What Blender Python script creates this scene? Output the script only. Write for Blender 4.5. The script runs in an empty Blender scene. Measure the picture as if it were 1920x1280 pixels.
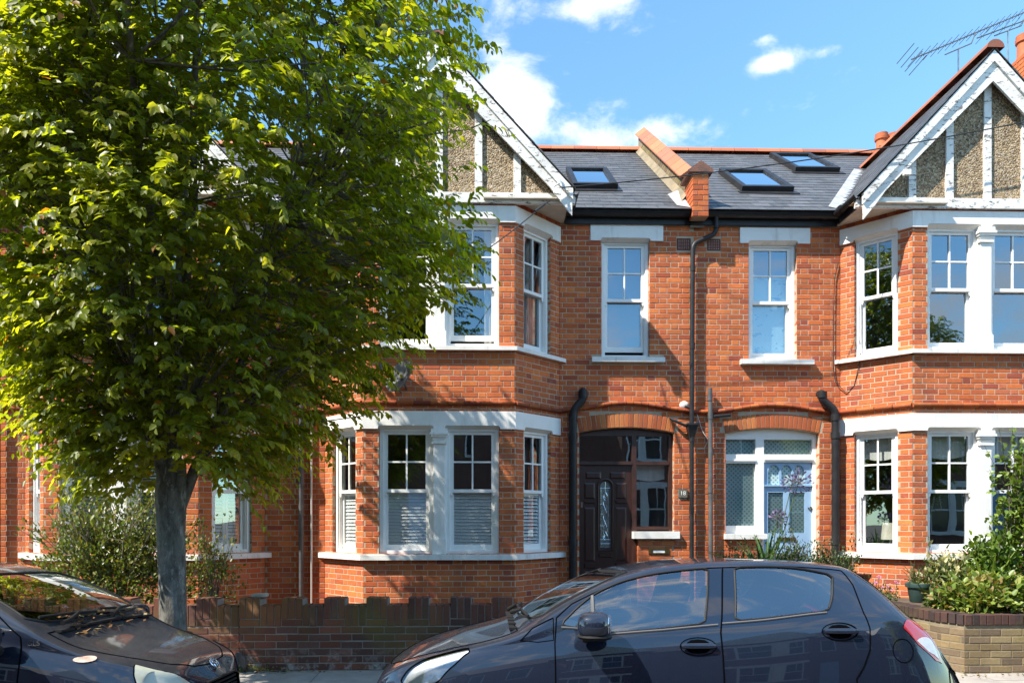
import bpy, bmesh, math, random
import numpy as np
from mathutils import Vector, Matrix, Quaternion
from mathutils.geometry import delaunay_2d_cdt
R = random.Random(7)
NR = np.random.RandomState(5)
pi = math.pi
scene = bpy.context.scene
COL = scene.collection

# ------------------------------------------------------------------ camera
F, HY, H, TH = 1400.0, 975.0, 1.57, math.radians(1.6)
sT, cT = math.sin(TH), math.cos(TH)
cd = bpy.data.cameras.new('camera')
cam = bpy.data.objects.new('camera', cd); COL.objects.link(cam)
cam.location = (0, 0, H); cam.rotation_euler = (pi/2, 0, -TH)
cd.sensor_width = 36; cd.lens = F/1920*36; cd.shift_y = (HY-640)/1920
cd.clip_start = .1; cd.clip_end = 3000
scene.camera = cam

# ------------------------------------------------------------------ sun, sky, exposure
SUN = Vector((-1.95, -1.0, 2.65)).normalized()
EL = math.asin(SUN.z); ROT = math.atan2(-SUN.x, SUN.y)
ld = bpy.data.lights.new('sun', 'SUN'); ld.energy = 5.0; ld.angle = math.radians(.5); ld.color = (1, .93, .82)
sun = bpy.data.objects.new('sun', ld); COL.objects.link(sun)
sun.rotation_euler = SUN.to_track_quat('Z', 'Y').to_euler()
vs = scene.view_settings
vs.view_transform = 'Standard'; vs.look = 'None'; vs.gamma = 1; vs.use_curve_mapping = False
vs.exposure = 1.14
world = bpy.data.worlds.new('World'); scene.world = world; world.use_nodes = True
wn = world.node_tree.nodes; wl = world.node_tree.links
for n in list(wn): wn.remove(n)

def wmath(op, a, b=None, c=None):
    n = wn.new('ShaderNodeMath'); n.operation = op
    for i, x in enumerate((a, b, c)):
        if x is None: continue
        if isinstance(x, (int, float)): n.inputs[i].default_value = x
        else: wl.new(x, n.inputs[i])
    return n.outputs[0]
sky = wn.new('ShaderNodeTexSky'); sky.sky_type = 'NISHITA'; sky.sun_disc = False
sky.sun_elevation = EL; sky.sun_rotation = ROT
sky.air_density = 1.0; sky.dust_density = .05; sky.ozone_density = 1.3; sky.altitude = 0
tc = wn.new('ShaderNodeTexCoord')
sep = wn.new('ShaderNodeSeparateXYZ'); wl.new(tc.outputs['Generated'], sep.inputs[0])
az = wmath('ARCTAN2', sep.outputs[0], sep.outputs[1]); el = wmath('ARCSINE', sep.outputs[2])
comb = wn.new('ShaderNodeCombineXYZ'); wl.new(az, comb.inputs[0]); wl.new(wmath('MULTIPLY', el, 1.7), comb.inputs[1])
def wnoise(scale, detail, rough, dist=0):
    n = wn.new('ShaderNodeTexNoise'); n.inputs['Scale'].default_value = scale
    n.inputs['Detail'].default_value = detail; n.inputs['Roughness'].default_value = rough
    n.inputs['Distortion'].default_value = dist
    wl.new(comb.outputs[0], n.inputs['Vector']); return n.outputs[0]
fine = wnoise(9, 9, .62, .25); coarse = wnoise(2.1, 2, .5)
clouds = [(1095, 8, 110, 30, 1.0), (925, 165, 62, 80, 1.2), (990, 215, 95, 40, 1.0), (1180, 256, 110, 32, 1.35), (1155, 195, 48, 18, .75),
          (1450, 117, 40, 14, 1.15), (1428, 76, 28, 9, .85), (1556, 93, 28, 13, .8)]
acc = None
for (px, py, sx, sy, k) in clouds:
    a = math.atan((px-960)/F); e = math.atan((HY-py)/F*math.cos(a)); a += TH
    sa = sx/F; se = sy/F
    dx = wmath('DIVIDE', wmath('SUBTRACT', az, a), sa); dy = wmath('DIVIDE', wmath('SUBTRACT', el, e), se)
    r2 = wmath('ADD', wmath('MULTIPLY', dx, dx), wmath('MULTIPLY', dy, dy))
    g = wmath('MULTIPLY', wmath('POWER', 2.718, wmath('MULTIPLY', r2, -.9)), k)
    acc = g if acc is None else wmath('ADD', acc, g)
# scattered clouds round the rest of the sky
far = wn.new('ShaderNodeMapRange'); wl.new(coarse, far.inputs['Value'])
far.inputs['From Min'].default_value = .42; far.inputs['From Max'].default_value = .64; far.inputs['To Max'].default_value = 1.0
aw = wn.new('ShaderNodeMapRange'); wl.new(wmath('ABSOLUTE', wmath('SUBTRACT', az, TH)), aw.inputs['Value'])
aw.inputs['From Min'].default_value = .62; aw.inputs['From Max'].default_value = 1.0
acc = wmath('ADD', acc, wmath('MULTIPLY', far.outputs[0], aw.outputs[0]))
dens = wmath('ADD', wmath('MULTIPLY', acc, .62), wmath('MULTIPLY', wmath('SUBTRACT', fine, .5), 2.1))
cm = wn.new('ShaderNodeMapRange'); cm.interpolation_type = 'SMOOTHSTEP'; wl.new(dens, cm.inputs['Value'])
cm.inputs['From Min'].default_value = .2; cm.inputs['From Max'].default_value = .85; cm.inputs['To Max'].default_value = .93
above = wn.new('ShaderNodeMapRange'); wl.new(el, above.inputs['Value'])
above.inputs['From Min'].default_value = .02; above.inputs['From Max'].default_value = .14
cf = wmath('MULTIPLY', cm.outputs[0], above.outputs[0])
SKY = .148
skm = wn.new('ShaderNodeMix'); skm.data_type = 'RGBA'; skm.blend_type = 'MULTIPLY'; skm.inputs[0].default_value = 1
wl.new(sky.outputs[0], skm.inputs[6]); skm.inputs[7].default_value = (.74, 1.0, 1.02, 1)
mx = wn.new('ShaderNodeMix'); mx.data_type = 'RGBA'
wl.new(cf, mx.inputs[0]); wl.new(skm.outputs[2], mx.inputs[6]); mx.inputs[7].default_value = (4.4, 4.5, 4.7, 1)
bg = wn.new('ShaderNodeBackground'); bg.inputs[1].default_value = SKY; wl.new(mx.outputs[2], bg.inputs[0])
wo = wn.new('ShaderNodeOutputWorld'); wl.new(bg.outputs[0], wo.inputs[0])
scene.render.engine = 'CYCLES'
scene.cycles.max_bounces = 8; scene.cycles.transparent_max_bounces = 24
scene.cycles.caustics_reflective = False; scene.cycles.caustics_refractive = False
scene.cycles.sample_clamp_indirect = 8

# ------------------------------------------------------------------ photograph pixel -> place on a plane Y = const
def P2(px, py, Y):
    u = (px-960)/F; t = Y/(cT-u*sT)
    return t*(sT+u*cT), H+t*(HY-py)/F
def PX(px, Y): return P2(px, 0, Y)[0]
def PZ(py, px, Y): return P2(px, py, Y)[1]
def project(p):
    xc = p[0]*cT-p[1]*sT; d = p[0]*sT+p[1]*cT
    if d < .1: return (-9e9, -9e9, 1)
    return 960+F*xc/d, HY-F*(p[2]-H)/d, d

# ------------------------------------------------------------------ materials
def nmat(name):
    m = bpy.data.materials.new(name); m.use_nodes = True
    nt = m.node_tree
    for n in list(nt.nodes): nt.nodes.remove(n)
    return m, nt
class NT:
    def __init__(s, name):
        s.m, s.t = nmat(name); s.out = s.new('ShaderNodeOutputMaterial')
    def new(s, k, **kw):
        n = s.t.nodes.new(k)
        for a, b in kw.items(): setattr(n, a, b)
        return n
    def set(s, n, i, v):
        if v is None: return
        if hasattr(v, 'is_linked') or hasattr(v, 'links'): s.t.links.new(v, n.inputs[i])
        elif isinstance(v, tuple) and len(v) == 3 and n.inputs[i].type == 'RGBA': n.inputs[i].default_value = v+(1,)
        else: n.inputs[i].default_value = v
    def pos(s): return s.new('ShaderNodeNewGeometry').outputs['Position']
    def noise(s, scale, detail=3, rough=.55, vec=None, dist=0, out=0):
        n = s.new('ShaderNodeTexNoise'); s.set(n, 'Scale', scale); s.set(n, 'Detail', detail); s.set(n, 'Roughness', rough); s.set(n, 'Distortion', dist)
        s.set(n, 'Vector', vec or s.pos()); return n.outputs[out]
    def voro(s, scale, vec=None, out='Distance', feat='F1'):
        n = s.new('ShaderNodeTexVoronoi'); n.feature = feat; s.set(n, 'Scale', scale); s.set(n, 'Vector', vec or s.pos()); return n.outputs[out]
    def scale(s, v, sc):
        n = s.new('ShaderNodeVectorMath', operation='MULTIPLY'); s.set(n, 0, v); n.inputs[1].default_value = sc; return n.outputs[0]
    def rng(s, v, a, b, c=0., d=1.):
        n = s.new('ShaderNodeMapRange'); s.set(n, 'Value', v)
        for k, x in zip(('From Min', 'From Max', 'To Min', 'To Max'), (a, b, c, d)): s.set(n, k, float(x))
        return n.outputs[0]
    def mix(s, f, a, b, mode='MIX'):
        n = s.new('ShaderNodeMix', data_type='RGBA', blend_type=mode); s.set(n, 0, f); s.set(n, 6, a); s.set(n, 7, b); return n.outputs[2]
    def math(s, op, a, b=None):
        n = s.new('ShaderNodeMath', operation=op); s.set(n, 0, a); s.set(n, 1, b); return n.outputs[0]
    def bump(s, h, strength=.5, dist=.01):
        n = s.new('ShaderNodeBump'); s.set(n, 'Strength', strength); s.set(n, 'Distance', dist); s.set(n, 'Height', h); return n.outputs[0]
    def prin(s, col, rough=.6, normal=None, **kw):
        n = s.new('ShaderNodeBsdfPrincipled'); s.set(n, 'Base Color', col); s.set(n, 'Roughness', rough); s.set(n, 'Normal', normal)
        for k, v in kw.items(): s.set(n, k.replace('_', ' '), v)
        return n.outputs[0]
    def mixs(s, f, a, b):
        n = s.new('ShaderNodeMixShader'); s.set(n, 0, f); s.t.links.new(a, n.inputs[1]); s.t.links.new(b, n.inputs[2]); return n.outputs[0]
    def done(s, sh): s.t.links.new(sh, s.out.inputs[0]); return s.m
    def own(s):      # per-face colour if the mesh carries one, else the object's colour
        a = s.new('ShaderNodeAttribute'); a.attribute_name = 'Col'
        o = s.new('ShaderNodeObjectInfo')
        return s.mix(s.math('GREATER_THAN', a.outputs['Fac'], .0001), o.outputs['Color'], a.outputs['Color'])

def pm(name, c1, c2=None, scale=6., rough=.6, bump=0., bscale=60., detail=4, lo=.35, hi=.65, metal=0., spec=.5, coat=0., stretch=None):
    n = NT(name); col = c1
    vec = n.pos()
    if stretch: vec = n.scale(vec, stretch)
    if c2: col = n.mix(n.rng(n.noise(scale, detail, .6, vec), lo, hi), c1, c2)
    nor = n.bump(n.noise(bscale, 3, .6), bump, .01) if bump else None
    return n.done(n.prin(col, rough, nor, Metallic=metal, Specular_IOR_Level=spec, Coat_Weight=coat))

M = {}
def brick_mat(name, dirt, dirt_col, pale=.25, moss=0.):
    n = NT(name); c = n.own()
    c = n.mix(n.rng(n.noise(38, 3, .65), .3, .75, .0, .5), c, n.mix(1., c, (.55, .5, .48), 'MULTIPLY'))
    c = n.mix(n.rng(n.noise(1.3, 4, .6), .45, .75, 0., dirt), c, dirt_col)
    c = n.mix(n.rng(n.noise(2.6, 5, .65, n.scale(n.pos(), (1, 1, .22))), .52, .74, 0., dirt*.8), c, dirt_col)
    c = n.mix(n.rng(n.noise(5.5, 5, .7), .6, .8, 0., pale), c, (.5, .38, .3))
    if name == 'brown_brick':
        q = n.new('ShaderNodeSeparateXYZ'); n.set(q, 0, n.pos())
        c = n.mix(n.math('MULTIPLY', n.rng(q.outputs[2], .05, .26, 1., 0.), n.rng(n.noise(7, 5, .7), .5, .62, 0, .75)), c, (.4, .38, .35))
    if moss: c = n.mix(n.rng(n.noise(.9, 4, .65), .5, .68, 0., moss), c, (.16, .14, .03))
    h = n.math('ADD', n.noise(45, 4, .7), n.math('MULTIPLY', n.noise(160, 2), .4))
    return n.done(n.prin(c, .9, n.bump(h, .55, .006), Specular_IOR_Level=.25))
M['brick'] = brick_mat('red_brick', .45, (.13, .055, .04))
M['darkbrick'] = brick_mat('brown_brick', .5, (.055, .04, .035), .1, .55)
M['stock'] = brick_mat('stock_brick', .5, (.11, .08, .05), .15, .5)
M['mortar'] = pm('mortar', (.5, .4, .29), (.36, .28, .2), 3, .95, .5, 90)
M['greymortar'] = pm('grey_mortar', (.3, .27, .23), (.2, .18, .14), 3, .95, .5, 90)
M['stockmortar'] = pm('stock_mortar', (.26, .21, .14), (.15, .13, .09), 4, .95, .5, 90)
def grimy(name, c1, c2, streak):
    n = NT(name); c = n.mix(n.rng(n.noise(3.5, 5, .65), .45, .8), c1, c2)
    c = n.mix(n.rng(n.noise(7, 5, .7, n.scale(n.pos(), (1, 1, .12))), .56, .78, 0, streak), c, (.34, .31, .26))
    c = n.mix(n.rng(n.noise(26, 5, .75), .66, .74, 0, streak), c, (.3, .27, .23))
    return n.done(n.prin(c, n.rng(n.noise(9, 3), .3, .7, .38, .65), n.bump(n.noise(30, 4, .6), .14, .004)))
M['white'] = grimy('white_paint', (.8, .79, .76), (.68, .67, .63), .5)
M['sash'] = pm('sash_paint', (.8, .8, .78), (.74, .73, .7), 5, .35, lo=.5, hi=.8)
M['stone'] = grimy('painted_stone', (.76, .75, .72), (.6, .58, .53), .75)
M['oldstone'] = pm('weathered_stone', (.5, .46, .4), (.24, .21, .17), 6, .85, .4, 60)
def flake(name):
    n = NT(name)
    v = n.scale(n.pos(), (2.2, 2.2, 7))
    k = n.rng(n.noise(3.2, 6, .72, v, .4), .565, .6)
    c = n.mix(k, n.mix(n.rng(n.noise(4, 3), .4, .7), (.79, .78, .75), (.62, .61, .58)), n.mix(n.noise(30, 3), (.12, .1, .09), (.24, .2, .17)))
    return n.done(n.prin(c, .65, n.bump(n.math('SUBTRACT', 1., k), .5, .004)))
M['flake'] = flake('flaking_white_paint')
def pebble():
    n = NT('pebbledash')
    c1 = n.voro(46, out='Color'); s = n.new('ShaderNodeSeparateColor'); n.set(s, 0, c1)
    c = n.mix(s.outputs[0], (.15, .1, .055), (.46, .34, .2)); c = n.mix(n.rng(s.outputs[1], .75, .95, 0, .8), c, (.55, .48, .38))
    d = n.voro(46)
    c = n.mix(n.rng(n.noise(2, 3), .5, .75, 0, .45), c, (.12, .09, .06))
    return n.done(n.prin(c, .85, n.bump(n.rng(d, 0, .6, 1., 0.), 1., .02)))
M['pebble'] = pebble()
def slate():
    n = NT('slate'); c = n.own()
    c = n.mix(n.rng(n.noise(9, 4, .6), .35, .7, 0, .35), c, (.17, .165, .16))
    return n.done(n.prin(c, n.rng(n.noise(14, 3), .3, .7, .38, .6), n.bump(n.noise(30, 3, .6), .15, .004), Specular_IOR_Level=.5))
M['slate'] = slate()
def terra():
    n = NT('terracotta'); c = n.own()
    c = n.mix(n.rng(n.noise(7, 5, .7), .5, .75, 0, .5), c, (.16, .1, .07))
    return n.done(n.prin(c, .8, n.bump(n.noise(50, 3), .3, .006)))
M['terra'] = terra()
M['pot'] = pm('chimney_pot', (.5, .13, .045), (.36, .09, .035), 8, .75, .2, 50)
M['black'] = pm('black_plastic', (.014, .014, .016), (.024, .024, .026), 8, .45, .05, 30, spec=.3)
M['greyp'] = pm('grey_iron', (.06, .062, .066), (.11, .11, .11), 6, .5, .1, 40)
M['lead'] = pm('lead_flashing', (.42, .43, .44), (.28, .29, .3), 5, .5, .15, 25)
M['wood'] = pm('dark_brown_wood', (.03, .011, .008), (.046, .018, .013), 9, .35, .2, 60, stretch=(6, 6, .6))
M['frame'] = pm('brown_frame', (.03, .012, .009), (.055, .022, .015), 9, .4, .15, 60)
M['blue'] = pm('blue_paint', (.3, .46, .66), (.26, .41, .6), 4, .4, .05, 40)
M['soffit'] = pm('soffit_board', (.62, .57, .48), (.5, .45, .37), 4, .7)
M['vent'] = pm('terracotta_vent', (.16, .045, .035), (.1, .03, .025), 20, .8)
M['dark'] = pm('dark_void', (.01, .01, .011), None, rough=.9)
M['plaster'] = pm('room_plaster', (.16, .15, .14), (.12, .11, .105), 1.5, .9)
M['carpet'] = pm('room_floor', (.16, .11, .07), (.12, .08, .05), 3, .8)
M['lace'] = pm('net_curtain', (.7, .69, .66), (.55, .54, .51), 8, .9, stretch=(3, 3, .2))
M['curtain'] = pm('patterned_curtain', (.5, .47, .43), (.28, .2, .18), 7, .9, stretch=(1.5, 1.5, .6))
M['navy'] = pm('dark_blind', (.06, .1, .2), None, rough=.8)
def cloudblind():
    n = NT('cloud_blind'); v = n.scale(n.pos(), (5.5, 1, 12))
    k = n.rng(n.noise(1.3, 3, .5, v), .6, .64)
    return n.done(n.prin(n.mix(k, (.42, .6, .66), (.1, .3, .48)), .9))
M['cloudblind'] = cloudblind()
def dots(name, a, b, sc, lo, hi):
    n = NT(name)
    g = n.scale(n.pos(), (sc, sc, sc)); q = n.new('ShaderNodeSeparateXYZ'); n.set(q, 0, g)
    sx = n.math('SINE', q.outputs[0]); sz = n.math('SINE', q.outputs[2])
    k = n.rng(n.math('MULTIPLY', sx, sz), lo, hi)
    return n.done(n.prin(n.mix(k, a, b), .8))
M['frost'] = dots('etched_film', (.42, .56, .56), (.16, .28, .3), 95, .25, .45)
M['louvre'] = pm('white_louvre', (.86, .86, .85), None, rough=.5)
M['chrome'] = pm('chrome', (.75, .76, .78), None, rough=.12, metal=1.)
M['brass'] = pm('brass', (.35, .26, .1), (.2, .14, .06), 20, .35, metal=1.)
M['plate'] = pm('slate_plate', (.1, .1, .085), (.16, .15, .12), 20, .6)
M['cable'] = pm('cable', (.02, .02, .022), None, rough=.6)
M['wire'] = pm('white_cable', (.6, .58, .54), None, rough=.6)
M['galv'] = pm('galvanised', (.4, .41, .42), (.3, .3, .31), 12, .4, metal=.8)
M['soil'] = pm('soil', (.05, .035, .022), (.1, .07, .045), 6, .95, .8, 40)
M['tarmac'] = pm('asphalt', (.05, .05, .052), (.07, .069, .067), 1.2, .85, .6, 180)
M['slab'] = pm('paving', (.36, .325, .29), (.26, .235, .21), 3.5, .9, .3, 120)
M['kerb'] = pm('kerb_granite', (.28, .27, .26), (.2, .19, .19), 20, .85, .3, 80)
M['lampshade'] = pm('lampshade', (.68, .64, .54), (.55, .51, .42), 8, .85)
M['greenpot'] = pm('green_glazed_pot', (.035, .065, .06), (.05, .09, .08), 10, .35)
def glassm(name, base, gain, tint, rough=0.0, dark=0.):
    n = NT(name)
    fr = n.new('ShaderNodeFresnel'); n.set(fr, 0, 1.5)
    f = n.math('MINIMUM', n.math('ADD', n.math('MULTIPLY', fr.outputs[0], gain), base), 1.)
    back = n.new('ShaderNodeNewGeometry').outputs['Backfacing']
    if name == 'window_glass': f = n.math('MULTIPLY', f, n.math('SUBTRACT', 1., back)); tint = n.mix(back, tint, (1., 1., 1.))
    g = n.new('ShaderNodeBsdfGlossy'); n.set(g, 'Color', (.74, .88, 1.) if name == 'window_glass' else (.95, .97, 1.)); n.set(g, 'Roughness', rough)
    wob = n.bump(n.noise(1.6, 2, .5), .012, .1)
    if name == 'window_glass': n.set(g, 'Normal', wob)
    t = n.new('ShaderNodeBsdfTransparent'); n.set(t, 0, tint)
    return n.done(n.mixs(f, t.outputs[0], g.outputs[0]))
M['glass'] = glassm('window_glass', .12, 2.7, (.86, .9, .9))
M['carglass'] = glassm('car_glass', .12, 2.2, (.82, .88, .87))
M['lens'] = glassm('lamp_lens', .06, 1.6, (.95, .96, .95))
def leafm(name, trans=.35, tcol=(1.25, 1.3, .4), rough=.42):
    n = NT(name); c = n.own()
    c = n.mix(n.rng(n.noise(25, 2), .3, .7, 0, .3), c, n.mix(1., c, (.55, .6, .5), 'MULTIPLY'))
    d = n.prin(c, rough, None, Specular_IOR_Level=.45)
    t = n.new('ShaderNodeBsdfTranslucent'); n.set(t, 0, n.mix(1., c, tcol+(1,), 'MULTIPLY'))
    return n.done(n.mixs(trans, d, t.outputs[0]))
M['leaf'] = leafm('tree_leaf', .58, (3.1, 2.75, .45))
M['sleaf'] = leafm('shrub_leaf', .3)
M['petal'] = leafm('petal', .3, (1, 1, 1), .6)
def barkm():
    n = NT('bark'); v = n.scale(n.pos(), (1, 1, .45))
    c = n.mix(n.rng(n.noise(14, 5, .7, v), .35, .65), (.05, .046, .038), (.2, .19, .165))
    c = n.mix(n.rng(n.noise(18, 5, .8, v), .54, .62, 0, .8), c, (.3, .3, .27))
    c = n.mix(n.rng(n.noise(3.5, 4, .7), .55, .7, 0, .5), c, (.12, .14, .12))
    return n.done(n.prin(c, .9, n.bump(n.noise(45, 5, .7, v), .8, .012)))
M['bark'] = barkm()
M['twig'] = pm('twig', (.09, .075, .055), (.15, .13, .1), 20, .85)

# ------------------------------------------------------------------ mesh builder
def children_off(p):
    o = Vector((0, 0, 0))
    while p is not None: o = o+p.location; p = p.parent
    return o
class MB:
    def __init__(s): s.v = []; s.f = []; s.c = []; s.mi = []; s.cm = 0
    def add(s, vs, fs, col=None):
        b = len(s.v); s.v.extend([tuple(v) for v in vs])
        for f in fs: s.f.append(tuple(b+i for i in f)); s.c.append(col); s.mi.append(s.cm)
    def box(s, a, b, col=None):
        x0, y0, z0 = a; x1, y1, z1 = b
        s.add([(x0, y0, z0), (x1, y0, z0), (x1, y1, z0), (x0, y1, z0), (x0, y0, z1), (x1, y0, z1), (x1, y1, z1), (x0, y1, z1)],
              [(0, 3, 2, 1), (4, 5, 6, 7), (0, 1, 5, 4), (1, 2, 6, 5), (2, 3, 7, 6), (3, 0, 4, 7)], col)
    def fbox(s, fr, u0, u1, o0, o1, z0, z1, col=None):      # box in a wall frame: along, outward, up
        vs = [fr(u, o, z) for (u, o, z) in ((u0, o1, z0), (u1, o1, z0), (u1, o0, z0), (u0, o0, z0), (u0, o1, z1), (u1, o1, z1), (u1, o0, z1), (u0, o0, z1))]
        s.add(vs, [(0, 3, 2, 1), (4, 5, 6, 7), (0, 1, 5, 4), (1, 2, 6, 5), (2, 3, 7, 6), (3, 0, 4, 7)], col)
    def prism(s, poly, mapf, o0, o1, col=None):             # poly in (u,z); o1 is the outer face
        n = len(poly)
        vs = [mapf(u, o1, z) for u, z in poly]+[mapf(u, o0, z) for u, z in poly]
        fs = [tuple(range(n)), tuple(range(2*n-1, n-1, -1))]+[(i, n+i, n+(i+1) % n, (i+1) % n) for i in range(n)]
        s.add(vs, fs, col)
    def tube(s, pts, r, n=8, cap=True, col=None):
        pts = [Vector(p) for p in pts]; rs = r if isinstance(r, (list, tuple)) else [r]*len(pts)
        rings = []; up = Vector((0, 0, 1)); prev = None
        for i, p in enumerate(pts):
            d = (pts[min(i+1, len(pts)-1)]-pts[max(i-1, 0)])
            if d.length < 1e-9: d = Vector((0, 0, 1))
            d.normalize()
            if prev is None:
                a = d.orthogonal().normalized()
            else:
                a = prev-d*prev.dot(d)
                a = a.normalized() if a.length > 1e-6 else d.orthogonal().normalized()
            prev = a; b = d.cross(a)
            rings.append([p+(a*math.cos(2*pi*k/n)+b*math.sin(2*pi*k/n))*rs[i] for k in range(n)])
        vs = [q for g in rings for q in g]; fs = []
        for i in range(len(rings)-1):
            for k in range(n):
                fs.append((i*n+k, i*n+(k+1) % n, (i+1)*n+(k+1) % n, (i+1)*n+k))
        if cap: fs.append(tuple(range(n-1, -1, -1))); fs.append(tuple(range((len(rings)-1)*n, len(rings)*n)))
        s.add(vs, fs, col)
    def lathe(s, prof, c, n=20, axis=None, col=None):        # prof: (r, h)
        q = Quaternion((1, 0, 0, 0)) if axis is None else Vector((0, 0, 1)).rotation_difference(Vector(axis))
        c = Vector(c); vs = []
        for r, h in prof:
            for k in range(n): vs.append(c+q @ Vector((r*math.cos(2*pi*k/n), r*math.sin(2*pi*k/n), h)))
        fs = []
        for i in range(len(prof)-1):
            for k in range(n): fs.append((i*n+k, i*n+(k+1) % n, (i+1)*n+(k+1) % n, (i+1)*n+k))
        s.add(vs, fs, col)
    def ellipsoid(s, c, r, n=12, m=18, e=1., rot=None, col=None):   # e<1 is boxier
        c = Vector(c); vs = []; fs = []
        pw = lambda x: math.copysign(abs(x)**e, x)
        for i in range(n+1):
            th = -pi/2+pi*i/n
            for k in range(m):
                ph = 2*pi*k/m
                p = Vector((r[0]*pw(math.cos(th))*pw(math.cos(ph)), r[1]*pw(math.cos(th))*pw(math.sin(ph)), r[2]*pw(math.sin(th))))
                if rot: p = rot @ p
                vs.append(c+p)
        for i in range(n):
            for k in range(m): fs.append((i*m+k, i*m+(k+1) % m, (i+1)*m+(k+1) % m, (i+1)*m+k))
        s.add(vs, fs, col)
    def build(s, name, mat, parent=None, smooth=False, kind=None):
        me = bpy.data.meshes.new(name); off = children_off(parent)
        me.from_pydata([(v[0]-off.x, v[1]-off.y, v[2]-off.z) for v in s.v], [], s.f)
        for m in (mat if isinstance(mat, (list, tuple)) else [mat]): me.materials.append(m)
        if isinstance(mat, (list, tuple)): me.polygons.foreach_set('material_index', s.mi)
        if any(c is not None for c in s.c):
            a = me.attributes.new('Col', 'FLOAT_COLOR', 'FACE')
            a.data.foreach_set('color', [x for c in s.c for x in ((c or (.5, .5, .5))[:3]+(1.,))])
        if smooth: smooth_by_angle(me, smooth if smooth is not True else 40)
        o = bpy.data.objects.new(name, me); COL.objects.link(o)
        if parent: o.parent = parent
        if kind: o['kind'] = kind
        return o
def smooth_by_angle(me, deg):
    me.polygons.foreach_set('use_smooth', [True]*len(me.polygons))
    bm = bmesh.new(); bm.from_mesh(me); lim = math.radians(deg); sharp = [False]*len(me.edges)
    bm.edges.ensure_lookup_table()
    for i, e in enumerate(bm.edges):
        if len(e.link_faces) != 2 or e.calc_face_angle(0) > lim: sharp[i] = True
    bm.free()
    a = me.attributes.get('sharp_edge') or me.attributes.new('sharp_edge', 'BOOLEAN', 'EDGE')
    a.data.foreach_set('value', sharp)
def thing(name, label, cat, loc=(0, 0, 0), group=None):
    o = bpy.data.objects.new(name, None); COL.objects.link(o); o.location = loc; o.empty_display_size = .2
    o['label'] = label; o['category'] = cat
    if group: o['group'] = group
    return o
def tag(o, label, cat, group=None):
    o['label'] = label; o['category'] = cat
    if group: o['group'] = group
    return o
def frame(p0, p1):
    """wall frame from plan point p0 to p1 (outside to the right-hand, i.e. towards the street when p1 is to the right)"""
    a = Vector((p0[0], p0[1], 0)); d = Vector((p1[0]-p0[0], p1[1]-p0[1], 0)); L = d.length; d.normalize()
    n = Vector((d.y, -d.x, 0))
    def f(u, o, z): return a+d*u+n*o+Vector((0, 0, z))
    f.d = d; f.n = n; f.L = L; f.a = a; f.ang = math.atan2(d.y, d.x)
    return f

# pieces: collected for a thing, the largest in the photo become objects, the rest one part
def visible_size(c, w, h, hide=None):
    px, py, d = project(c)
    if not (-10 < px < 1930 and -10 < py < 1290): return 0
    if hide and hide(px, py): return 0
    return w*h/d/d
def emit_pieces(items, name, mat, parent, limit=300, hide=None, meshkey=None, rest_name=None):
    """items: (centre, rotation matrix 3x3, (lx, ly, lz), colour, maker)"""
    rank = sorted(range(len(items)), key=lambda i: -visible_size(items[i][0], items[i][2][0], items[i][2][2], hide))
    off = children_off(parent); cache = {}; rest = MB()
    for k, i in enumerate(rank):
        c, rot, dim, col, maker = items[i]
        if k < limit:
            key = tuple(round(x*200) for x in dim)+(maker.__name__,)
            if key not in cache:
                b = MB(); vs, fs = maker(*[x/200 for x in key[:3]]); b.add(vs, fs)
                me = bpy.data.meshes.new(name); me.from_pydata(b.v, [], b.f); me.materials.append(mat)
                if maker in SMOOTH: smooth_by_angle(me, 40)
                cache[key] = me
            o = bpy.data.objects.new(name, cache[key]); COL.objects.link(o); o.parent = parent
            m = rot.to_4x4(); m.translation = c-off; o.matrix_local = m
            o.color = (col[0], col[1], col[2], 1)
        else:
            vs, fs = maker(*dim); rest.add([rot @ Vector(v)+c for v in vs], fs, col)
    if rest.f:
        rest.build(rest_name or name, mat, parent, kind='stuff', smooth=(40 if items[0][4] in SMOOTH else False))
def mk_brick(lx, ly, lz):     # chamfered brick, front face towards -y
    x, z, c = lx/2, lz/2, .004
    y0, y1 = -ly/2, ly/2
    vs = [(-x+c, y0, -z+c), (x-c, y0, -z+c), (x-c, y0, z-c), (-x+c, y0, z-c), (-x, y0+c, -z), (x, y0+c, -z), (x, y0+c, z), (-x, y0+c, z),
          (-x, y1, -z), (x, y1, -z), (x, y1, z), (-x, y1, z)]
    fs = [(0, 1, 2, 3), (4, 5, 1, 0), (5, 6, 2, 1), (6, 7, 3, 2), (7, 4, 0, 3), (8, 9, 5, 4), (9, 10, 6, 5), (10, 11, 7, 6), (11, 8, 4, 7)]
    return vs, fs
def mk_slab(lx, ly, lz):
    b = MB(); b.box((-lx/2, -ly/2, -lz/2), (lx/2, ly/2, lz/2)); return b.v, b.f
def mk_halfround(lx, ly, lz):  # ridge tile along x
    n = 8; vs = []; fs = []
    for x in (-lx/2, lx/2):
        for k in range(n+1):
            a = pi*k/n; vs.append((x, -math.cos(a)*ly/2, math.sin(a)*lz-lz/2))
    for k in range(n): fs.append((k, k+1, n+2+k, n+1+k))
    fs += [tuple(range(n, -1, -1)), tuple(range(n+1, 2*n+2))]
    return vs, fs
SMOOTH = {mk_halfround}

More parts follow.
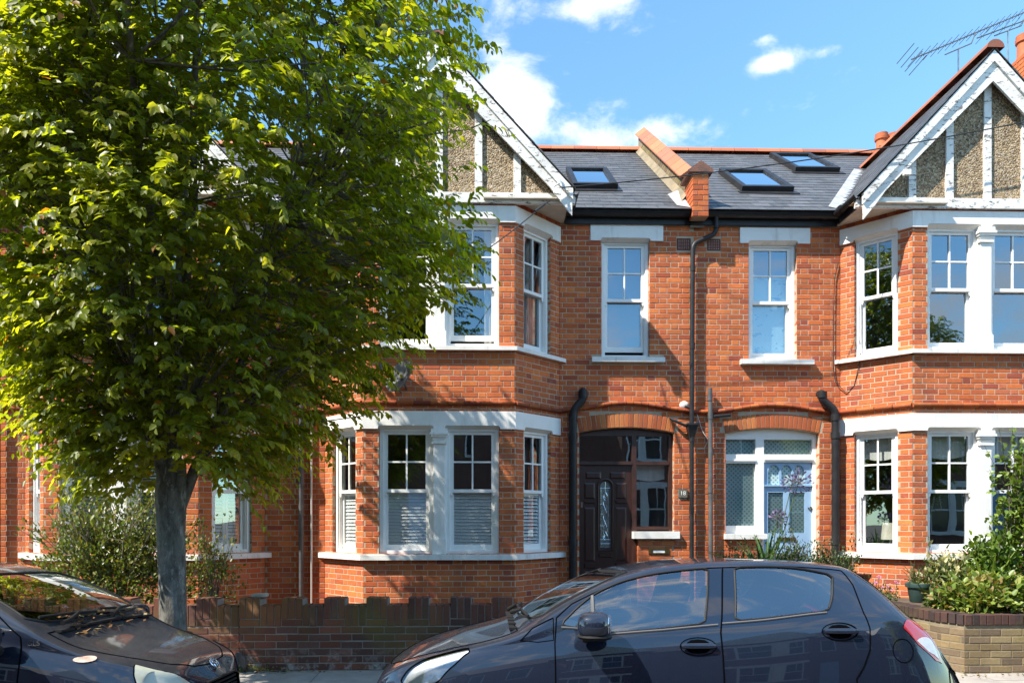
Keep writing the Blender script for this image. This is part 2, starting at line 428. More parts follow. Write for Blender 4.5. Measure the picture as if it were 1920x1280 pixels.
RED = [(.48, .13, .04), (.43, .11, .035), (.39, .095, .035), (.45, .122, .042), (.5, .15, .046), (.34, .08, .036), (.41, .12, .055), (.28, .065, .037)]
REDW = [5, 5, 4, 5, 3.2, 1.6, 2.2, .5]
DARK = [(.17, .068, .048), (.2, .075, .05), (.13, .06, .045), (.24, .092, .056), (.15, .075, .06)]
YEL = [(.25, .185, .095), (.29, .225, .12), (.2, .15, .085), (.22, .16, .1), (.16, .12, .08)]
def pick(cols, w=None):
    c = R.choices(cols, w)[0]; k = R.uniform(.86, 1.12)*(1.28 if cols is RED else 1.)
    return tuple(x*k for x in c)
def brick_rows(items, fr, u0, u1, z0, z1, blocks=(), pal=RED, w=REDW, depth=.1, shift=0., pitch=.075, stretcher=False, jz=.0012):
    """Flemish (or stretcher) bond on a wall frame; blocks: functions (zlo, zhi) -> list of (ua, ub) without bricks"""
    Sx, Hx, J = .215, .1025, .010
    r0 = int(math.floor(z0/pitch+.5)); r1 = int(math.floor(z1/pitch+.5))
    for r in range(r0, r1):
        za, zb = r*pitch+J/2, (r+1)*pitch-J/2
        cuts = sorted([c for b in blocks for c in b(za, zb)])
        spans = []; cur = u0
        for a, b in cuts:
            if a > cur: spans.append((cur, min(a, u1)))
            cur = max(cur, b)
        if cur < u1: spans.append((cur, u1))
        per = (Sx+J) if stretcher else (Sx+Hx+2*J)
        off = shift-(per/2 if r % 2 else 0)
        u = u0-per*2+off % per
        while u < u1:
            for ln in ((Sx,) if stretcher else (Sx, Hx)):
                for a, b in spans:
                    p, q = max(u, a), min(u+ln, b)
                    if q-p > .028:
                        c = fr((p+q)/2, -depth/2+R.uniform(-.0015, .0015), (za+zb)/2+R.uniform(-jz, jz))
                        rot = Matrix.Rotation(fr.ang+R.uniform(-.004, .004), 3, 'Z') @ Matrix.Rotation(R.uniform(-.005, .005), 3, 'Y')
                        items.append((c, rot, (q-p, depth, zb-za), pick(pal, w), mk_brick))
                u += ln+J
def rect_block(ua, ub, za, zb):
    return lambda lo, hi: [(ua, ub)] if hi > za+.004 and lo < zb-.004 else []
def mortar_wall(b, fr, u0, u1, z0, z1, holes, o=-.004, t=.1):
    us = sorted(set([u0, u1]+[x for h in holes for x in h[:2]])); zs = sorted(set([z0, z1]+[x for h in holes for x in h[2:]]))
    us = [x for x in us if u0 <= x <= u1]; zs = [x for x in zs if z0 <= x <= z1]
    inside = lambda u, z: any(h[0] < u < h[1] and h[2] < z < h[3] for h in holes)
    for i in range(len(us)-1):
        for j in range(len(zs)-1):
            if not inside((us[i]+us[i+1])/2, (zs[j]+zs[j+1])/2):
                b.fbox(fr, us[i], us[i+1], o-t, o, zs[j], zs[j+1])

# ------------------------------------------------------------------ ground, road, pavement
YW, DB = 10.80, .71
YB = YW-DB
YG = 7.87           # face of the front garden walls
ROADZ = -.17; KERBY = 6.12
def struct(o): o['kind'] = 'structure'; return o
b = MB(); b.box((-400, -400, -.6), (400, 400, ROADZ-.05)); struct(b.build('ground', M['soil']))
b = MB(); b.box((-90, -2.1, ROADZ-.1), (90, KERBY-.13, ROADZ)); struct(b.build('road', M['tarmac']))
kb = MB(); kb.box((-90, KERBY-.13, ROADZ-.1), (90, KERBY, -.055)); kerb = struct(kb.build('kerb', M['kerb']))
kb = MB(); kb.box((-90, -2.23, ROADZ-.1), (90, -2.1, -.055)); struct(kb.build('kerb', M['kerb']))
b = MB(); b.box((-90, KERBY, -.4), (90, YG+.3, -.03)); pav = struct(b.build('pavement', M['soil']))
b = MB(); b.box((-90, -4.4, -.4), (90, -2.23, -.045)); struct(b.build('pavement', M['slab']))
ys = [KERBY+.005, 6.70, 7.29, YG-.004]
items = []
for j in range(3):
    x = -9.3+(.31 if j % 2 else 0)
    while x < 9:
        wd = .745
        y0, y1 = ys[j], ys[j+1]-.008
        zt = -.055+.055*((y0+y1)/2-KERBY)/(YG-KERBY)
        c = Vector((x+wd/2, (y0+y1)/2, zt-.025+R.uniform(-.002, .002)))
        rot = Matrix.Rotation(math.atan(.055/(YG-KERBY))+R.uniform(-.002, .002), 3, 'X')
        items.append((c, rot, (wd, y1-y0, .05), (1, 1, 1), mk_slab)); x += wd+.008
emit_pieces(items, 'paving_slab', M['slab'], pav, 300)
b = MB(); b.box((-20, YG+.1, -.4), (20, YW+.02, .02)); struct(b.build('garden_soil', M['soil']))

# ------------------------------------------------------------------ sash windows
def cut_rect(b, fr, u0, u1, z0, z1, o0, o1, tl, tr, tb, tt):      # four rails of a frame, butted
    b.fbox(fr, u0, u0+tl, o0, o1, z0, z1); b.fbox(fr, u1-tr, u1, o0, o1, z0, z1)
    b.fbox(fr, u0+tl, u1-tr, o0, o1, z0, z0+tb); b.fbox(fr, u0+tl, u1-tr, o0, o1, z1-tt, z1)
def pane(fr, u0, u1, z0, z1, o, parent, mat=None, name='pane'):
    b = MB(); e = R.uniform(-.0012, .0012); g = R.uniform(-.0012, .0012)
    vs = [fr(u0, o+e, z0), fr(u1, o-e, z0), fr(u1, o-e+g, z1), fr(u0, o+e+g, z1)]
    n = fr.n*.004
    b.add(vs+[v-n for v in vs], [(0, 1, 2, 3), (7, 6, 5, 4), (0, 4, 5, 1), (1, 5, 6, 2), (2, 6, 7, 3), (3, 7, 4, 0)])
    return b.build(name, mat or M['glass'], parent)
def sash(house, fr, u0, u1, z0, z1, mid=.53, open_=0., setback=.055, mat='sash', back=True):
    """box sash: upper sash 2x2, lower sash plain; mid = share of height in the lower sash"""
    wm = M[mat]; b = MB(); o = -setback
    cut_rect(b, fr, u0, u1, z0, z1, o-.12, o, .045, .045, .045, .045)
    b.fbox(fr, u0+.045, u0+.06, o-.12, o-.022, z0+.045, z1-.045); b.fbox(fr, u1-.06, u1-.045, o-.12, o-.022, z0+.045, z1-.045)
    w = b.build('window', wm, house)
    a, c = u0+.06, u1-.06; zm = z0+(z1-z0)*mid
    ot = o-.028
    b = MB(); zt0, zt1 = zm-.022, z1-.045
    cut_rect(b, fr, a, c, zt0, zt1, ot-.04, ot, .042, .042, .045, .042)
    um = (a+c)/2; zz = (zt0+.045+zt1-.042)/2
    b.fbox(fr, um-.011, um+.011, ot-.034, ot-.004, zt0+.045, zt1-.042)
    b.fbox(fr, a+.042, um-.011, ot-.032, ot-.006, zz-.011, zz+.011); b.fbox(fr, um+.011, c-.042, ot-.032, ot-.006, zz-.011, zz+.011)
    for uu in (a, c-.03):                                          # horns
        b.prism([(uu, zt0), (uu+.03, zt0), (uu+.03, zt0-.03), (uu+.015, zt0-.06), (uu, zt0-.03)], fr, ot-.036, ot-.004)
    s1 = b.build('upper_sash', wm, w)
    for (p, q) in ((a+.042, um-.011), (um+.011, c-.042)):
        for (r, t) in ((zt0+.045, zz-.011), (zz+.011, zt1-.042)): pane(fr, p, q, r, t, ot-.02, w)
    ob = o-.072; b = MB(); zb0, zb1 = z0+.045+open_, zm+.02+open_*.0
    cut_rect(b, fr, a, c, zb0, zb1, ob-.04, ob, .042, .042, .075, .04)
    b.build('lower_sash', wm, w)
    pane(fr, a+.042, c-.042, zb0+.075, zb1-.04, ob-.02, w)
    return w, (a, c, z0+.045, zm, z1-.045, ob-.06)
def blind_slats(fr, u0, u1, z0, z1, o, label, pitch=.045, tilt=1.2, name='venetian_blind'):
    b = MB(); z = z0; o += .03
    b.fbox(fr, u0, u1, o-.03, o+.02, z1, z1+.03)
    while z < z1:
        b.add([fr(u0, o+.022*math.cos(tilt), z-.022*math.sin(tilt)), fr(u1, o+.022*math.cos(tilt), z-.022*math.sin(tilt)), fr(u1, o-.022*math.cos(tilt), z+.022*math.sin(tilt)), fr(u0, o-.022*math.cos(tilt), z+.022*math.sin(tilt))], [(0, 1, 2, 3)])
        z += pitch
    return tag(b.build(name, M['louvre']), label, 'blind', 'blinds and shutters in the windows')
def drape(fr, u0, u1, z0, z1, o, mat, label, amp=.025, waves=4, name='curtain'):
    b = MB(); n = waves*8
    vs = []
    for i in range(n+1):
        u = u0+(u1-u0)*i/n; d = amp*math.sin(i/n*waves*2*pi)+amp*.4*math.sin(i*1.3)
        vs += [fr(u, o+d, z0), fr(u, o+d*.7, z1)]
    b.add(vs, [(2*i, 2*i+2, 2*i+3, 2*i+1) for i in range(n)])
    return tag(b.build(name, M[mat], smooth=True), label, 'curtain')
def sheet(fr, u0, u1, z0, z1, o, mat, label, cat, name, sag=0.):
    b = MB()
    n = 10; top = [(u0+(u1-u0)*i/n, z1) for i in range(n, -1, -1)]
    bot = [(u0+(u1-u0)*i/n, z0-sag*math.sin(pi*i/n)) for i in range(n+1)]
    b.prism(bot+top, fr, o-.006, o)
    return tag(b.build(name, M[mat]), label, cat)

# ------------------------------------------------------------------ houses
ZSILL = (1.038, 1.117); ZLIN = (2.80, 3.038); ZSTR = (3.117, 3.18); ZSILL2 = (3.853, 3.915); ZLIN2 = (5.585, 5.807)
BF, BWL = 1.019, 1.69           # half widths of a bay at its front and at the wall
ROOF_Y, ROOF_Z, ROOF_T = 10.62, 6.02, .70
RIDGE_Y = 14.47; RIDGE_Z = ROOF_Z+ROOF_T*(RIDGE_Y-ROOF_Y)
YGAB = 9.89
def arcpoly(cx, w, zt, drop, r=.03, n=4):
    pass
def notch_lintel(u0, u1, z0, z1, notches, h=.045, r=.035):
    """outline of a lintel with a shallow round-cornered notch over every opening"""
    pts = [(u0, z0)]
    for a, b in notches:
        a0, b0 = a-.012, b+.012
        pts += [(a0, z0)]
        for k in range(5): t = pi/2*k/4; pts.append((a0+r-r*math.cos(t), z0+h-r+r*math.sin(t)))
        for k in range(5): t = pi/2*k/4; pts.append((b0-r+r*math.sin(t), z0+h-r+r*math.cos(t)))
        pts += [(b0, z0)]
    pts += [(u1, z0), (u1, z1), (u0, z1)]
    out = []
    for p in pts:
        if not out or (abs(p[0]-out[-1][0])+abs(p[1]-out[-1][1])) > 1e-6: out.append(p)
    return out
def chamfer(b, fr, a, c, z, h=.05, o=.03):
    b.add([fr(a, o-.004, z+h), fr(c, o-.004, z+h), fr(c, -.06, z-.005), fr(a, -.06, z-.005), fr(a, o-.004, z+h+.03), fr(c, o-.004, z+h+.03), fr(c, -.06, z+h+.03), fr(a, -.06, z+h+.03)],
          [(3, 2, 1, 0), (4, 5, 6, 7), (2, 3, 7, 6), (3, 0, 4, 7), (1, 2, 6, 5)])
def make_bay(house, wall, items, Xc, tagname, mort):
    pts = [(Xc-BWL, YW), (Xc-BF, YB), (Xc+BF, YB), (Xc+BWL, YW)]
    frs = [frame(pts[i], pts[i+1]) for i in range(3)]
    L = frs[0].L; Lf = frs[1].L
    wins = [[(L-.19-.585, L-.19)], [(.21, .21+.725), (Lf-.21-.725, Lf-.21)], [(.19, .19+.585)]]
    out = {}
    for i, fr in enumerate(frs):
        bl = []; holes = []
        for (a, c) in ([(wins[i][0][0], wins[i][-1][1])] if i == 1 else wins[i]):
            for za, zb in ((ZSILL[1], ZLIN[0]), (ZSILL2[1], ZLIN2[0])):
                bl.append(rect_block(a, c, za, zb)); holes.append((a, c, za-.04, zb+.05))
        brick_rows(items, fr, 0, fr.L, -.0, 5.87, bl, shift=.09+.05*i)
        mortar_wall(mort, fr, .004, fr.L-.004, -.1, 5.89, holes)
    # sills, lintels
    ext = math.tan(math.atan2(DB, BWL-BF)/2)
    for (zz, nm, p) in ((ZSILL, 'sill', .075), (ZSILL2, 'sill', .075)):
        b = MB()
        for i, fr in enumerate(frs):
            e0 = p*ext if i > 0 else .06; e1 = p*ext if i < 2 else .06
            q = lambda u, o, z: fr(u, o, z)
            vs = []
            for z in zz:
                dz = .008 if z == zz[1] else 0
                vs += [fr(-e0, p, z-dz), fr(fr.L+e1, p, z-dz), fr(fr.L, -.2, z+dz*.5), fr(0, -.2, z+dz*.5)]
            b.add(vs, [(0, 3, 2, 1), (4, 5, 6, 7), (0, 1, 5, 4), (1, 2, 6, 5), (2, 3, 7, 6), (3, 0, 4, 7)])
        b.build(nm, M['stone'], house)
    for (za, zb) in (ZLIN, ZLIN2):
        b = MB(); p = .028
        for i, fr in enumerate(frs):
            e0 = p*ext if i > 0 else -.004; e1 = p*ext if i < 2 else -.004
            poly = notch_lintel(-e0, fr.L+e1, za, zb, wins[i])
            b.prism(poly, fr, -.03, p)
            for (a, c) in wins[i]: chamfer(b, fr, a-.011, c+.011, za, .043, p)
        b.build('lintel', M['white'], house)
    # string course of moulded bricks
    strm = []
    for i, fr in enumerate(frs):
        n = max(1, round(fr.L/.225)); st = fr.L/n
        for k in range(n):
            c = fr((k+.5)*st, .012, (ZSTR[0]+ZSTR[1])/2)
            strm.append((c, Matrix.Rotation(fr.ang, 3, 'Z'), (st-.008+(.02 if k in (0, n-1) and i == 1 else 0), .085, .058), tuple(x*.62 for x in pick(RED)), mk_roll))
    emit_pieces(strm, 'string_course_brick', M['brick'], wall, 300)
    # dentil course under the eaves
    # mullion pilasters between the two front windows
    fr = frs[1]; um = Lf/2; a, c = wins[1][0][1], wins[1][1][0]
    for (z0, z1) in ((ZSILL[1], ZLIN[0]), (ZSILL2[1], ZLIN2[0])):
        b = MB(); hw = (c-a)/2+.004
        b.fbox(fr, um-hw, um+hw, -.14, -.02, z0, z1+.05)
        b.fbox(fr, um-hw*.86, um+hw*.86, -.03, .012, z0+.2, z1-.16)
        b.fbox(fr, um-hw-.006, um+hw+.006, -.03, .03, z0-.002, z0+.2)
        b.fbox(fr, um-hw*.95, um+hw*.95, -.03, .02, z0+.2, z0+.215)
        zt = z1-.16
        for k, (dz, hgt, ex) in enumerate(((-.04, .03, .02), (.0, .02, .0), (.02, .03, .012), (.05, .03, .03), (.08, .035, .045), (.115, .05, .03))):
            b.fbox(fr, um-hw*.9-ex, um+hw*.9+ex, -.03, .014+ex, zt+dz, zt+dz+hgt)
        b.build('pilaster', M['white'], house)
    # windows
    for fl, (z0, z1) in enumerate(((ZSILL[1]+.003, ZLIN[0]+.02), (ZSILL2[1]+.003, ZLIN2[0]+.02))):
        for i, fr in enumerate(frs):
            for k, (a, c) in enumerate(wins[i]):
                op = .055 if (tagname == 'B' and fl == 1 and i == 1 and k == 1) else 0.
                out[(fl, i, k)] = (fr,)+sash(house, fr, a+.004, c-.004, z0, z1, .5, op)[1]
    return frs, out
def mk_roll(lx, ly, lz):      # bull-nosed brick
    n = 8; vs = []; fs = []
    for x in (-lx/2, lx/2):
        vs += [(x, ly/2, lz/2), (x, ly/2, -lz/2)]
        for k in range(n+1):
            a = -pi/2+pi*k/n; vs.append((x, -ly*.15-math.cos(a)*ly*.35, math.sin(a)*lz/2))
    m = n+3
    for k in range(m): fs.append((k, (k+1) % m, m+(k+1) % m, m+k))
    fs += [tuple(range(m-1, -1, -1)), tuple(range(m, 2*m))]
    return vs, fs
SMOOTH.add(mk_roll)

def slate_field(items, org, du, dv, nrm, ulen, vlen, keep, exp=.2, wid=.255):
    """slates on a roof plane: org at the eave corner, du along, dv up the slope"""
    r = 0; v = 0.
    tilt = .006
    rot0 = Matrix((du, dv, nrm)).transposed()
    while v < vlen:
        u = -(wid/2 if r % 2 else 0)
        ln = min(exp*1.6, vlen-v+.02)
        while u < ulen:
            a, c = max(u, 0), min(u+wid-.005, ulen)
            if c-a > .03:
                cen = org+du*((a+c)/2)+dv*(v+ln/2)+nrm*(.012+R.uniform(-.0012, .0012))
                if keep(cen):
                    g = R.choice((R.uniform(.05, .08), R.uniform(.055, .075), R.uniform(.06, .1)))
                    rot = rot0 @ Matrix.Rotation(-.028, 3, 'X')
                    items.append((cen, rot, (c-a, ln, .007), (g*.96, g, g*1.09), mk_slate))
            u += wid
        r += 1; v += exp
def mk_slate(lx, ly, lz):
    b = MB(); b.box((-lx/2, -ly/2, -lz/2), (lx/2, ly/2, lz/2)); return b.v, b.f
def treehide(px, py): return (px < 880 and py < 880 and px+py*.35 < 930) or (py > 1040 and px > 1000)

def gable(house, Xc, slates, tiles, left_vis, apex=7.92):
    hw = 1.78; foot = 5.99; tn = (apex-foot)/hw; yb = YB+.0
    sl = math.atan(tn)
    # infill, timbers
    fr = frame((Xc-2, YB-.02), (Xc+2, YB-.02)); U = lambda x: x+2
    b = MB(); zb = 5.90
    w0 = hw-(zb-foot)/tn
    b.prism([(U(-w0), zb), (U(w0), zb), (U(0), apex-.03)], fr, -.1, 0); b.build('pebbledash_panel', M['pebble'], house)
    b = MB(); b.fbox(fr, U(-w0+.03), U(w0-.03), -.02, .05, 5.83, 5.965); b.build('tie_beam', M['flake'], house)
    for x in (-1.05, -.53, 0., .53, 1.05):
        zt = apex-abs(x)*tn-.12
        b = MB(); b.fbox(fr, U(x-.05), U(x+.05), -.02, .035+R.uniform(-.002, .002), 5.966, zt); b.build('gable_post', M['flake'], house)
    # bargeboards: two stepped boards on each slope
    for s in (-1, 1):
        b = MB(); fb = frame((Xc-2, YGAB+.05), (Xc+2, YGAB+.05))
        up = lambda x, d: (U(s*x), apex-x*tn-d)
        poly = [up(0, .13), up(hw, .13), up(hw+.0, .36), up(hw-.16, .36-.02), up(hw-.3, .30), up(0, .40)]
        if s > 0: poly = poly[::-1]
        b.prism(poly[::-1], fb, -.02, .012)
        poly = [up(0, .0), up(hw+.01, .0), up(hw+.01, .145), up(0, .145)]
        if s > 0: poly = poly[::-1]
        b.prism(poly[::-1], fb, -.02, .04)
        b.build('bargeboard', M['flake'], house)
    # soffit, with boards
    for s in (-1, 1):
        for k in range(7):
            b = MB(); y0 = YGAB+.07+k*.12
            b.box((min(Xc+s*.6, Xc+s*(hw-.03)), y0, 5.868), (max(Xc+s*.6, Xc+s*(hw-.03)), y0+.117, 5.886)); b.build('soffit_board', M['soffit'], house)
        b = MB(); b.box((Xc+s*(hw-.03)-(.02 if s < 0 else 0), YGAB+.06, 5.862), (Xc+s*(hw-.03)+(.02 if s > 0 else 0), YW-.1, 6.03)); b.build('fascia', M['black'], house)
        g = MB(); gutter(g, (Xc+s*(hw+.05), YGAB+.1, 5.985), (Xc+s*(hw+.05), YW-.2, 5.985)); g.build('gutter', M['black'], house, smooth=True)
    # roof slopes
    for s in (-1, 1):
        dn = Vector((s*math.cos(sl), 0, -math.sin(sl))); dv = -dn; du = Vector((0, s*-1., 0))
        du = Vector((0, -s, 0)); nrm = Vector((s*math.sin(sl), 0, math.cos(sl)))
        Ltot = hw/math.cos(sl); ylen = 3.9
        org = Vector((Xc+s*(hw+.03), YGAB+.0 if s < 0 else YGAB+ylen, foot+.0-.03*tn+.015))
        slate_field(slates, org, du, dv, nrm, ylen, Ltot+.02, lambda c: c.z > ROOF_Z+ROOF_T*(c.y-ROOF_Y)-.1)
        b = MB(); q = [Vector((Xc+s*(hw+.0), YGAB+.012, foot)), Vector((Xc, YGAB+.012, apex)), Vector((Xc, 13.6, apex)), Vector((Xc+s*hw, 10.7, foot))]
        b.add(q+[p-Vector((0, 0, .03)) for p in q], [(0, 1, 2, 3), (7, 6, 5, 4), (0, 4, 5, 1)]); b.build('roof_deck', M['dark'], house)
    n = 9; L = (13.45-YGAB)/n
    for k in range(n):
        c = Vector((Xc, YGAB-.02+(k+.5)*L, apex+.075))
        tiles.append((c, Matrix.Rotation(pi/2, 3, 'Z'), (L-.006, .24, .11), tuple(x*.9 for x in pick([(.42, .13, .06), (.36, .11, .055), (.3, .1, .06)])), mk_halfround))
    # lead valleys
    for s in (-1, 1):
        ye = ROOF_Y+.02
        A = Vector((Xc+s*(hw-.0), 10.66, 6.05)); Bp = Vector((Xc, ROOF_Y+(apex-ROOF_Z)/ROOF_T, apex))
        A.x = Xc+s*(apex-A.z)/tn
        d = (Bp-A)
        b = MB(); w = .085
        nM = Vector((0, -ROOF_T, 1)).normalized(); nG = Vector((s*tn, 0, 1)).normalized()
        sideM = nM.cross(d).normalized(); sideG = nG.cross(d).normalized()
        if sideM.x*s < 0: sideM = -sideM
        if sideG.z < 0: sideG = -sideG
        vs = []
        for p in (A, A+d*.93):
            vs += [p+sideM*.2+nM*.03, p+(nM+nG)*.008, p+sideG*.06+nG*.03]
        b.add(vs, [(0, 1, 4, 3), (1, 2, 5, 4)]); b.build('lead_valley', M['lead'], house)
def gutter(b, p0, p1, r=.055):
    p0, p1 = Vector(p0), Vector(p1); d = (p1-p0).normalized(); side = d.cross(Vector((0, 0, 1))).normalized()
    vs = []; n = 8
    for p in (p0, p1):
        for rr in (r, r-.006):
            for k in range(n+1):
                a = pi*k/n; vs.append(p+side*math.cos(a)*rr-Vector((0, 0, 1))*math.sin(a)*rr)
    m = n+1; fs = []
    for k in range(n):
        fs += [(k, k+1, 2*m+k+1, 2*m+k), (m+k+1, m+k, 3*m+k, 3*m+k+1)]
        fs += [(k, m+k, m+k+1, k+1), (2*m+k, 2*m+k+1, 3*m+k+1, 3*m+k)]
    fs += [(0, 2*m, 3*m, m), (n, m+n, 3*m+n, 2*m+n)]
    b.add(vs, fs)
    L = (p1-p0).length; k = 0.5
    while k < L:
        b.tube([p0+d*(k-.03)-Vector((0, 0, .0)), p0+d*(k+.03)], r+.006, 12); k += 1.55
def main_roof(house, x0, x1, slates, tiles, keep):
    sl = math.atan(ROOF_T); dv = Vector((0, math.cos(sl), math.sin(sl))); du = Vector((1, 0, 0)); nrm = Vector((0, -math.sin(sl), math.cos(sl)))
    ln = (RIDGE_Y-ROOF_Y)/math.cos(sl)
    slate_field(slates, Vector((x0, ROOF_Y-.03, ROOF_Z-.02)), du, dv, nrm, x1-x0, ln, keep, .2, .26)
    b = MB(); q = [Vector((x0, ROOF_Y, ROOF_Z)), Vector((x1, ROOF_Y, ROOF_Z)), Vector((x1, RIDGE_Y, RIDGE_Z)), Vector((x0, RIDGE_Y, RIDGE_Z)), Vector((x1, RIDGE_Y+5, RIDGE_Z-3.5)), Vector((x0, RIDGE_Y+5, RIDGE_Z-3.5))]
    b.add(q+[p-Vector((0, 0, .05)) for p in q], [(0, 1, 2, 3), (3, 2, 4, 5), (9, 8, 7, 6), (11, 10, 8, 9), (0, 6, 7, 1)]); b.build('roof_deck', M['dark'], house)
    n = round((x1-x0)/.45); L = (x1-x0)/n
    for k in range(n):
        tiles.append((Vector((x0+(k+.5)*L, RIDGE_Y, RIDGE_Z+.06)), Matrix.Rotation(R.uniform(-.006, .006), 3, 'Y'), (L-.008, .26, .11), pick([(.40, .12, .055), (.34, .10, .05), (.45, .14, .065)]), mk_halfround))
def roofpt(px, py):
    u = (px-960)/F; dy = cT-u*sT; k = (HY-py)/(F*dy)
    Y = (ROOF_Z-ROOF_T*ROOF_Y-H)/(k-ROOF_T)
    return Vector((Y/dy*(sT+u*cT), Y, ROOF_Z+ROOF_T*(Y-ROOF_Y)))
def skylight(house, px0, px1, px2, py0, py1, tilt=0.):
    """from lower left (px0,py1) lower right px1, to top; on the roof slope"""
    A = roofpt(px0, py1); Bq = roofpt(px1, py1); T = roofpt(px2, py0)
    du = Vector((1, 0, 0)); sl = math.atan(ROOF_T)+tilt; dv = Vector((0, math.cos(sl), math.sin(sl))); nrm = Vector((0, -math.sin(sl), math.cos(sl)))
    W = (Bq-A).length; L = max(.55, (T.y-A.y)/math.cos(sl))
    fr = lambda u, o, v: A+du*u+dv*v+nrm*(o+.02)
    b = MB()
    for (u0, u1, v0, v1) in ((0, .08, 0, L), (W-.08, W, 0, L), (.08, W-.08, 0, .1), (.08, W-.08, L-.1, L)):
        b.fbox(fr, u0, u1, -.06, .085, v0, v1)
    s = b.build('skylight', M['black'], house)
    b = MB(); b.fbox(fr, .08, W-.08, .05, .056, .1, L-.1); b.build('pane', M['carglass'], s)
    b = MB(); b.fbox(fr, .08, W-.08, -.04, -.035, .1, L-.1); b.build('roller_blind', M['lace'], s)
    b = MB(); b.fbox(fr, -.06, W+.06, -.02, .012, -.14, 0); b.build('flashing', M['black'], s)

def rooms(house, x0, x1, zf=3.35):
    b = MB()
    b.box((x0+.05, YW+3.6, 0), (x1-.05, YW+3.7, 6.2)); b.box((x0+.05, YW+.1, zf-.14), (x1-.05, YW+3.6, zf)); b.box((x0+.05, YW+.1, 5.95), (x1-.05, YW+3.6, 6.0))
    b.box((x0+.01, YW+.1, -.2), (x0+.05, 18.5, 6.0)); b.box((x1-.05, YW+.1, -.2), (x1-.01, 18.5, 6.0))
    b.build('room_wall', M['plaster'], house)
    b = MB(); b.box((x0+.06, YW+.1, .2), (x1-.06, YW+3.59, .25)); b.build('room_floor', M['carpet'], house)
    b = MB(); b.box((x0, 18.4, -.2), (x1, 18.5, 7)); b.build('rear_wall', M['brick'], house)

def pipe(house, pts, r, mat='black', name='downpipe', collars=(), clips=True):
    """rounded pipe through the points"""
    pts = [Vector(p) for p in pts]; out = [pts[0]]
    for i in range(1, len(pts)-1):
        a, p, c = pts[i-1], pts[i], pts[i+1]; k = min(.09, (a-p).length*.45, (c-p).length*.45)
        p0 = p+(a-p).normalized()*k; p1 = p+(c-p).normalized()*k
        for t in (0, .25, .5, .75, 1): out.append(p0*(1-t)**2+p*2*t*(1-t)+p1*t*t)
    out.append(pts[-1])
    b = MB(); b.tube(out, r, 14)
    for (q, d) in collars: b.tube([Vector(q)-Vector(d)*.045, Vector(q)+Vector(d)*.045], r*1.17, 14)
    return b.build(name, M[mat], house, smooth=True)

def house_common(name, label, x0, x1, Xc, wallspans, tagname, loc):
    h = thing(name, label, 'house', loc, 'red brick terraced houses')
    mort = MB(); items = []
    return h, mort, items

HB = thing('terraced_house', 'red brick house with dark brown front door numbered 18, between tree and centre drainpipes', 'house', (-.7, YW, 0), 'red brick terraced houses')
HC = thing('terraced_house', 'red brick house with pale blue front door and peeling half timbered gable on the right', 'house', (5.6, YW, 0), 'red brick terraced houses')
HA = thing('terraced_house', 'red brick house mostly hidden behind the street tree, with white window shutters', 'house', (-5.6, YW, 0), 'red brick terraced houses')
XAB, XBC = -2.81, 2.92
CA, CB, CC = -4.93, -.70, 6.80
wf = frame((0, YW), (1, YW))
def XW(px): return PX(px, YW)
def ZW(py, px): return PZ(py, px, YW)
def finish(house, mort, items, wall, slates, tiles):
    emit_pieces(items, 'brick', M['brick'], wall, 300, treehide)
    emit_pieces(slates, 'slate', M['slate'], house, 300, treehide)
    emit_pieces(tiles, 'ridge_tile', M['terra'], house, 300)

def arch(xa, xb, zs, rise, th, n):
    """segmental arch: returns list of (point, normal angle) helpers"""
    c = (xb-xa)/2; r = (c*c+rise*rise)/(2*rise); cx = (xa+xb)/2; cz = zs+rise-r
    return cx, cz, r
def arch_block(xa, xb, zbot, zs, rise, th):
    cx, cz, r = arch(xa, xb, zs, rise, th, 0); ro = r+th
    half = math.asin(min(1, (xb-xa)/2/r))
    def f(lo, hi):
        if hi <= zbot+.004: return []
        if lo < zs+.01: return [(xa, xb)]
        z = lo+.2*(hi-lo)
        if z >= cz+ro-.01: return []
        w = math.sqrt(max(0, ro*ro-(z-cz)**2)); w = min(w, ro*math.sin(half)*1.0)
        return [(cx-w, cx+w)]
    return f
def door_arch(wall, house, mort, xa, xb, zs, rise, n=21):
    cx, cz, r = arch(xa, xb, zs, rise, .215, n); half = math.asin((xb-xa)/2/r)
    its = []
    for k in range(n):
        a = -half+(k+.5)*2*half/n; rr = r+.1075
        c = Vector((cx+rr*math.sin(a), YW+.048, cz+rr*math.cos(a)))
        wv = 2*half*rr/n-.009
        its.append((c, Matrix.Rotation(a, 3, 'Y'), (wv, .1, .207), pick([(.52, .15, .045), (.47, .13, .045), (.42, .11, .04), (.55, .19, .06)]), mk_brick))
    emit_pieces(its, 'arch_brick', M['brick'], wall, 300)
    b = MB(); m = 16                                   # mortar behind the ring and the spandrels
    for k in range(m):
        a0 = -half+2*half*k/m; a1 = a0+2*half/m; q = []
        for a, rr in ((a0, r+.002), (a1, r+.002), (a1, r+.3), (a0, r+.3)): q.append((cx+rr*math.sin(a), cz+rr*math.cos(a)))
        b.prism(q, wf, -.1, -.008)
    b.build('arch_mortar', M['mortar'], wall)
    return lambda x: cz+math.sqrt(max(0, r*r-(x-cx)**2))
def string_path(wall, xs):
    """moulded string course on the flat wall; xs: list of (x, z)"""
    its = []
    for (xa, za), (xb, zb) in zip(xs[:-1], xs[1:]):
        L = math.hypot(xb-xa, zb-za)
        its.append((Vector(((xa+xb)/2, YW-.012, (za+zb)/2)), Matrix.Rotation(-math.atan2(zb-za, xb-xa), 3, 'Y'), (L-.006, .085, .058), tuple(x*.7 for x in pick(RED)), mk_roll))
    emit_pieces(its, 'string_course_brick', M['brick'], wall, 300)

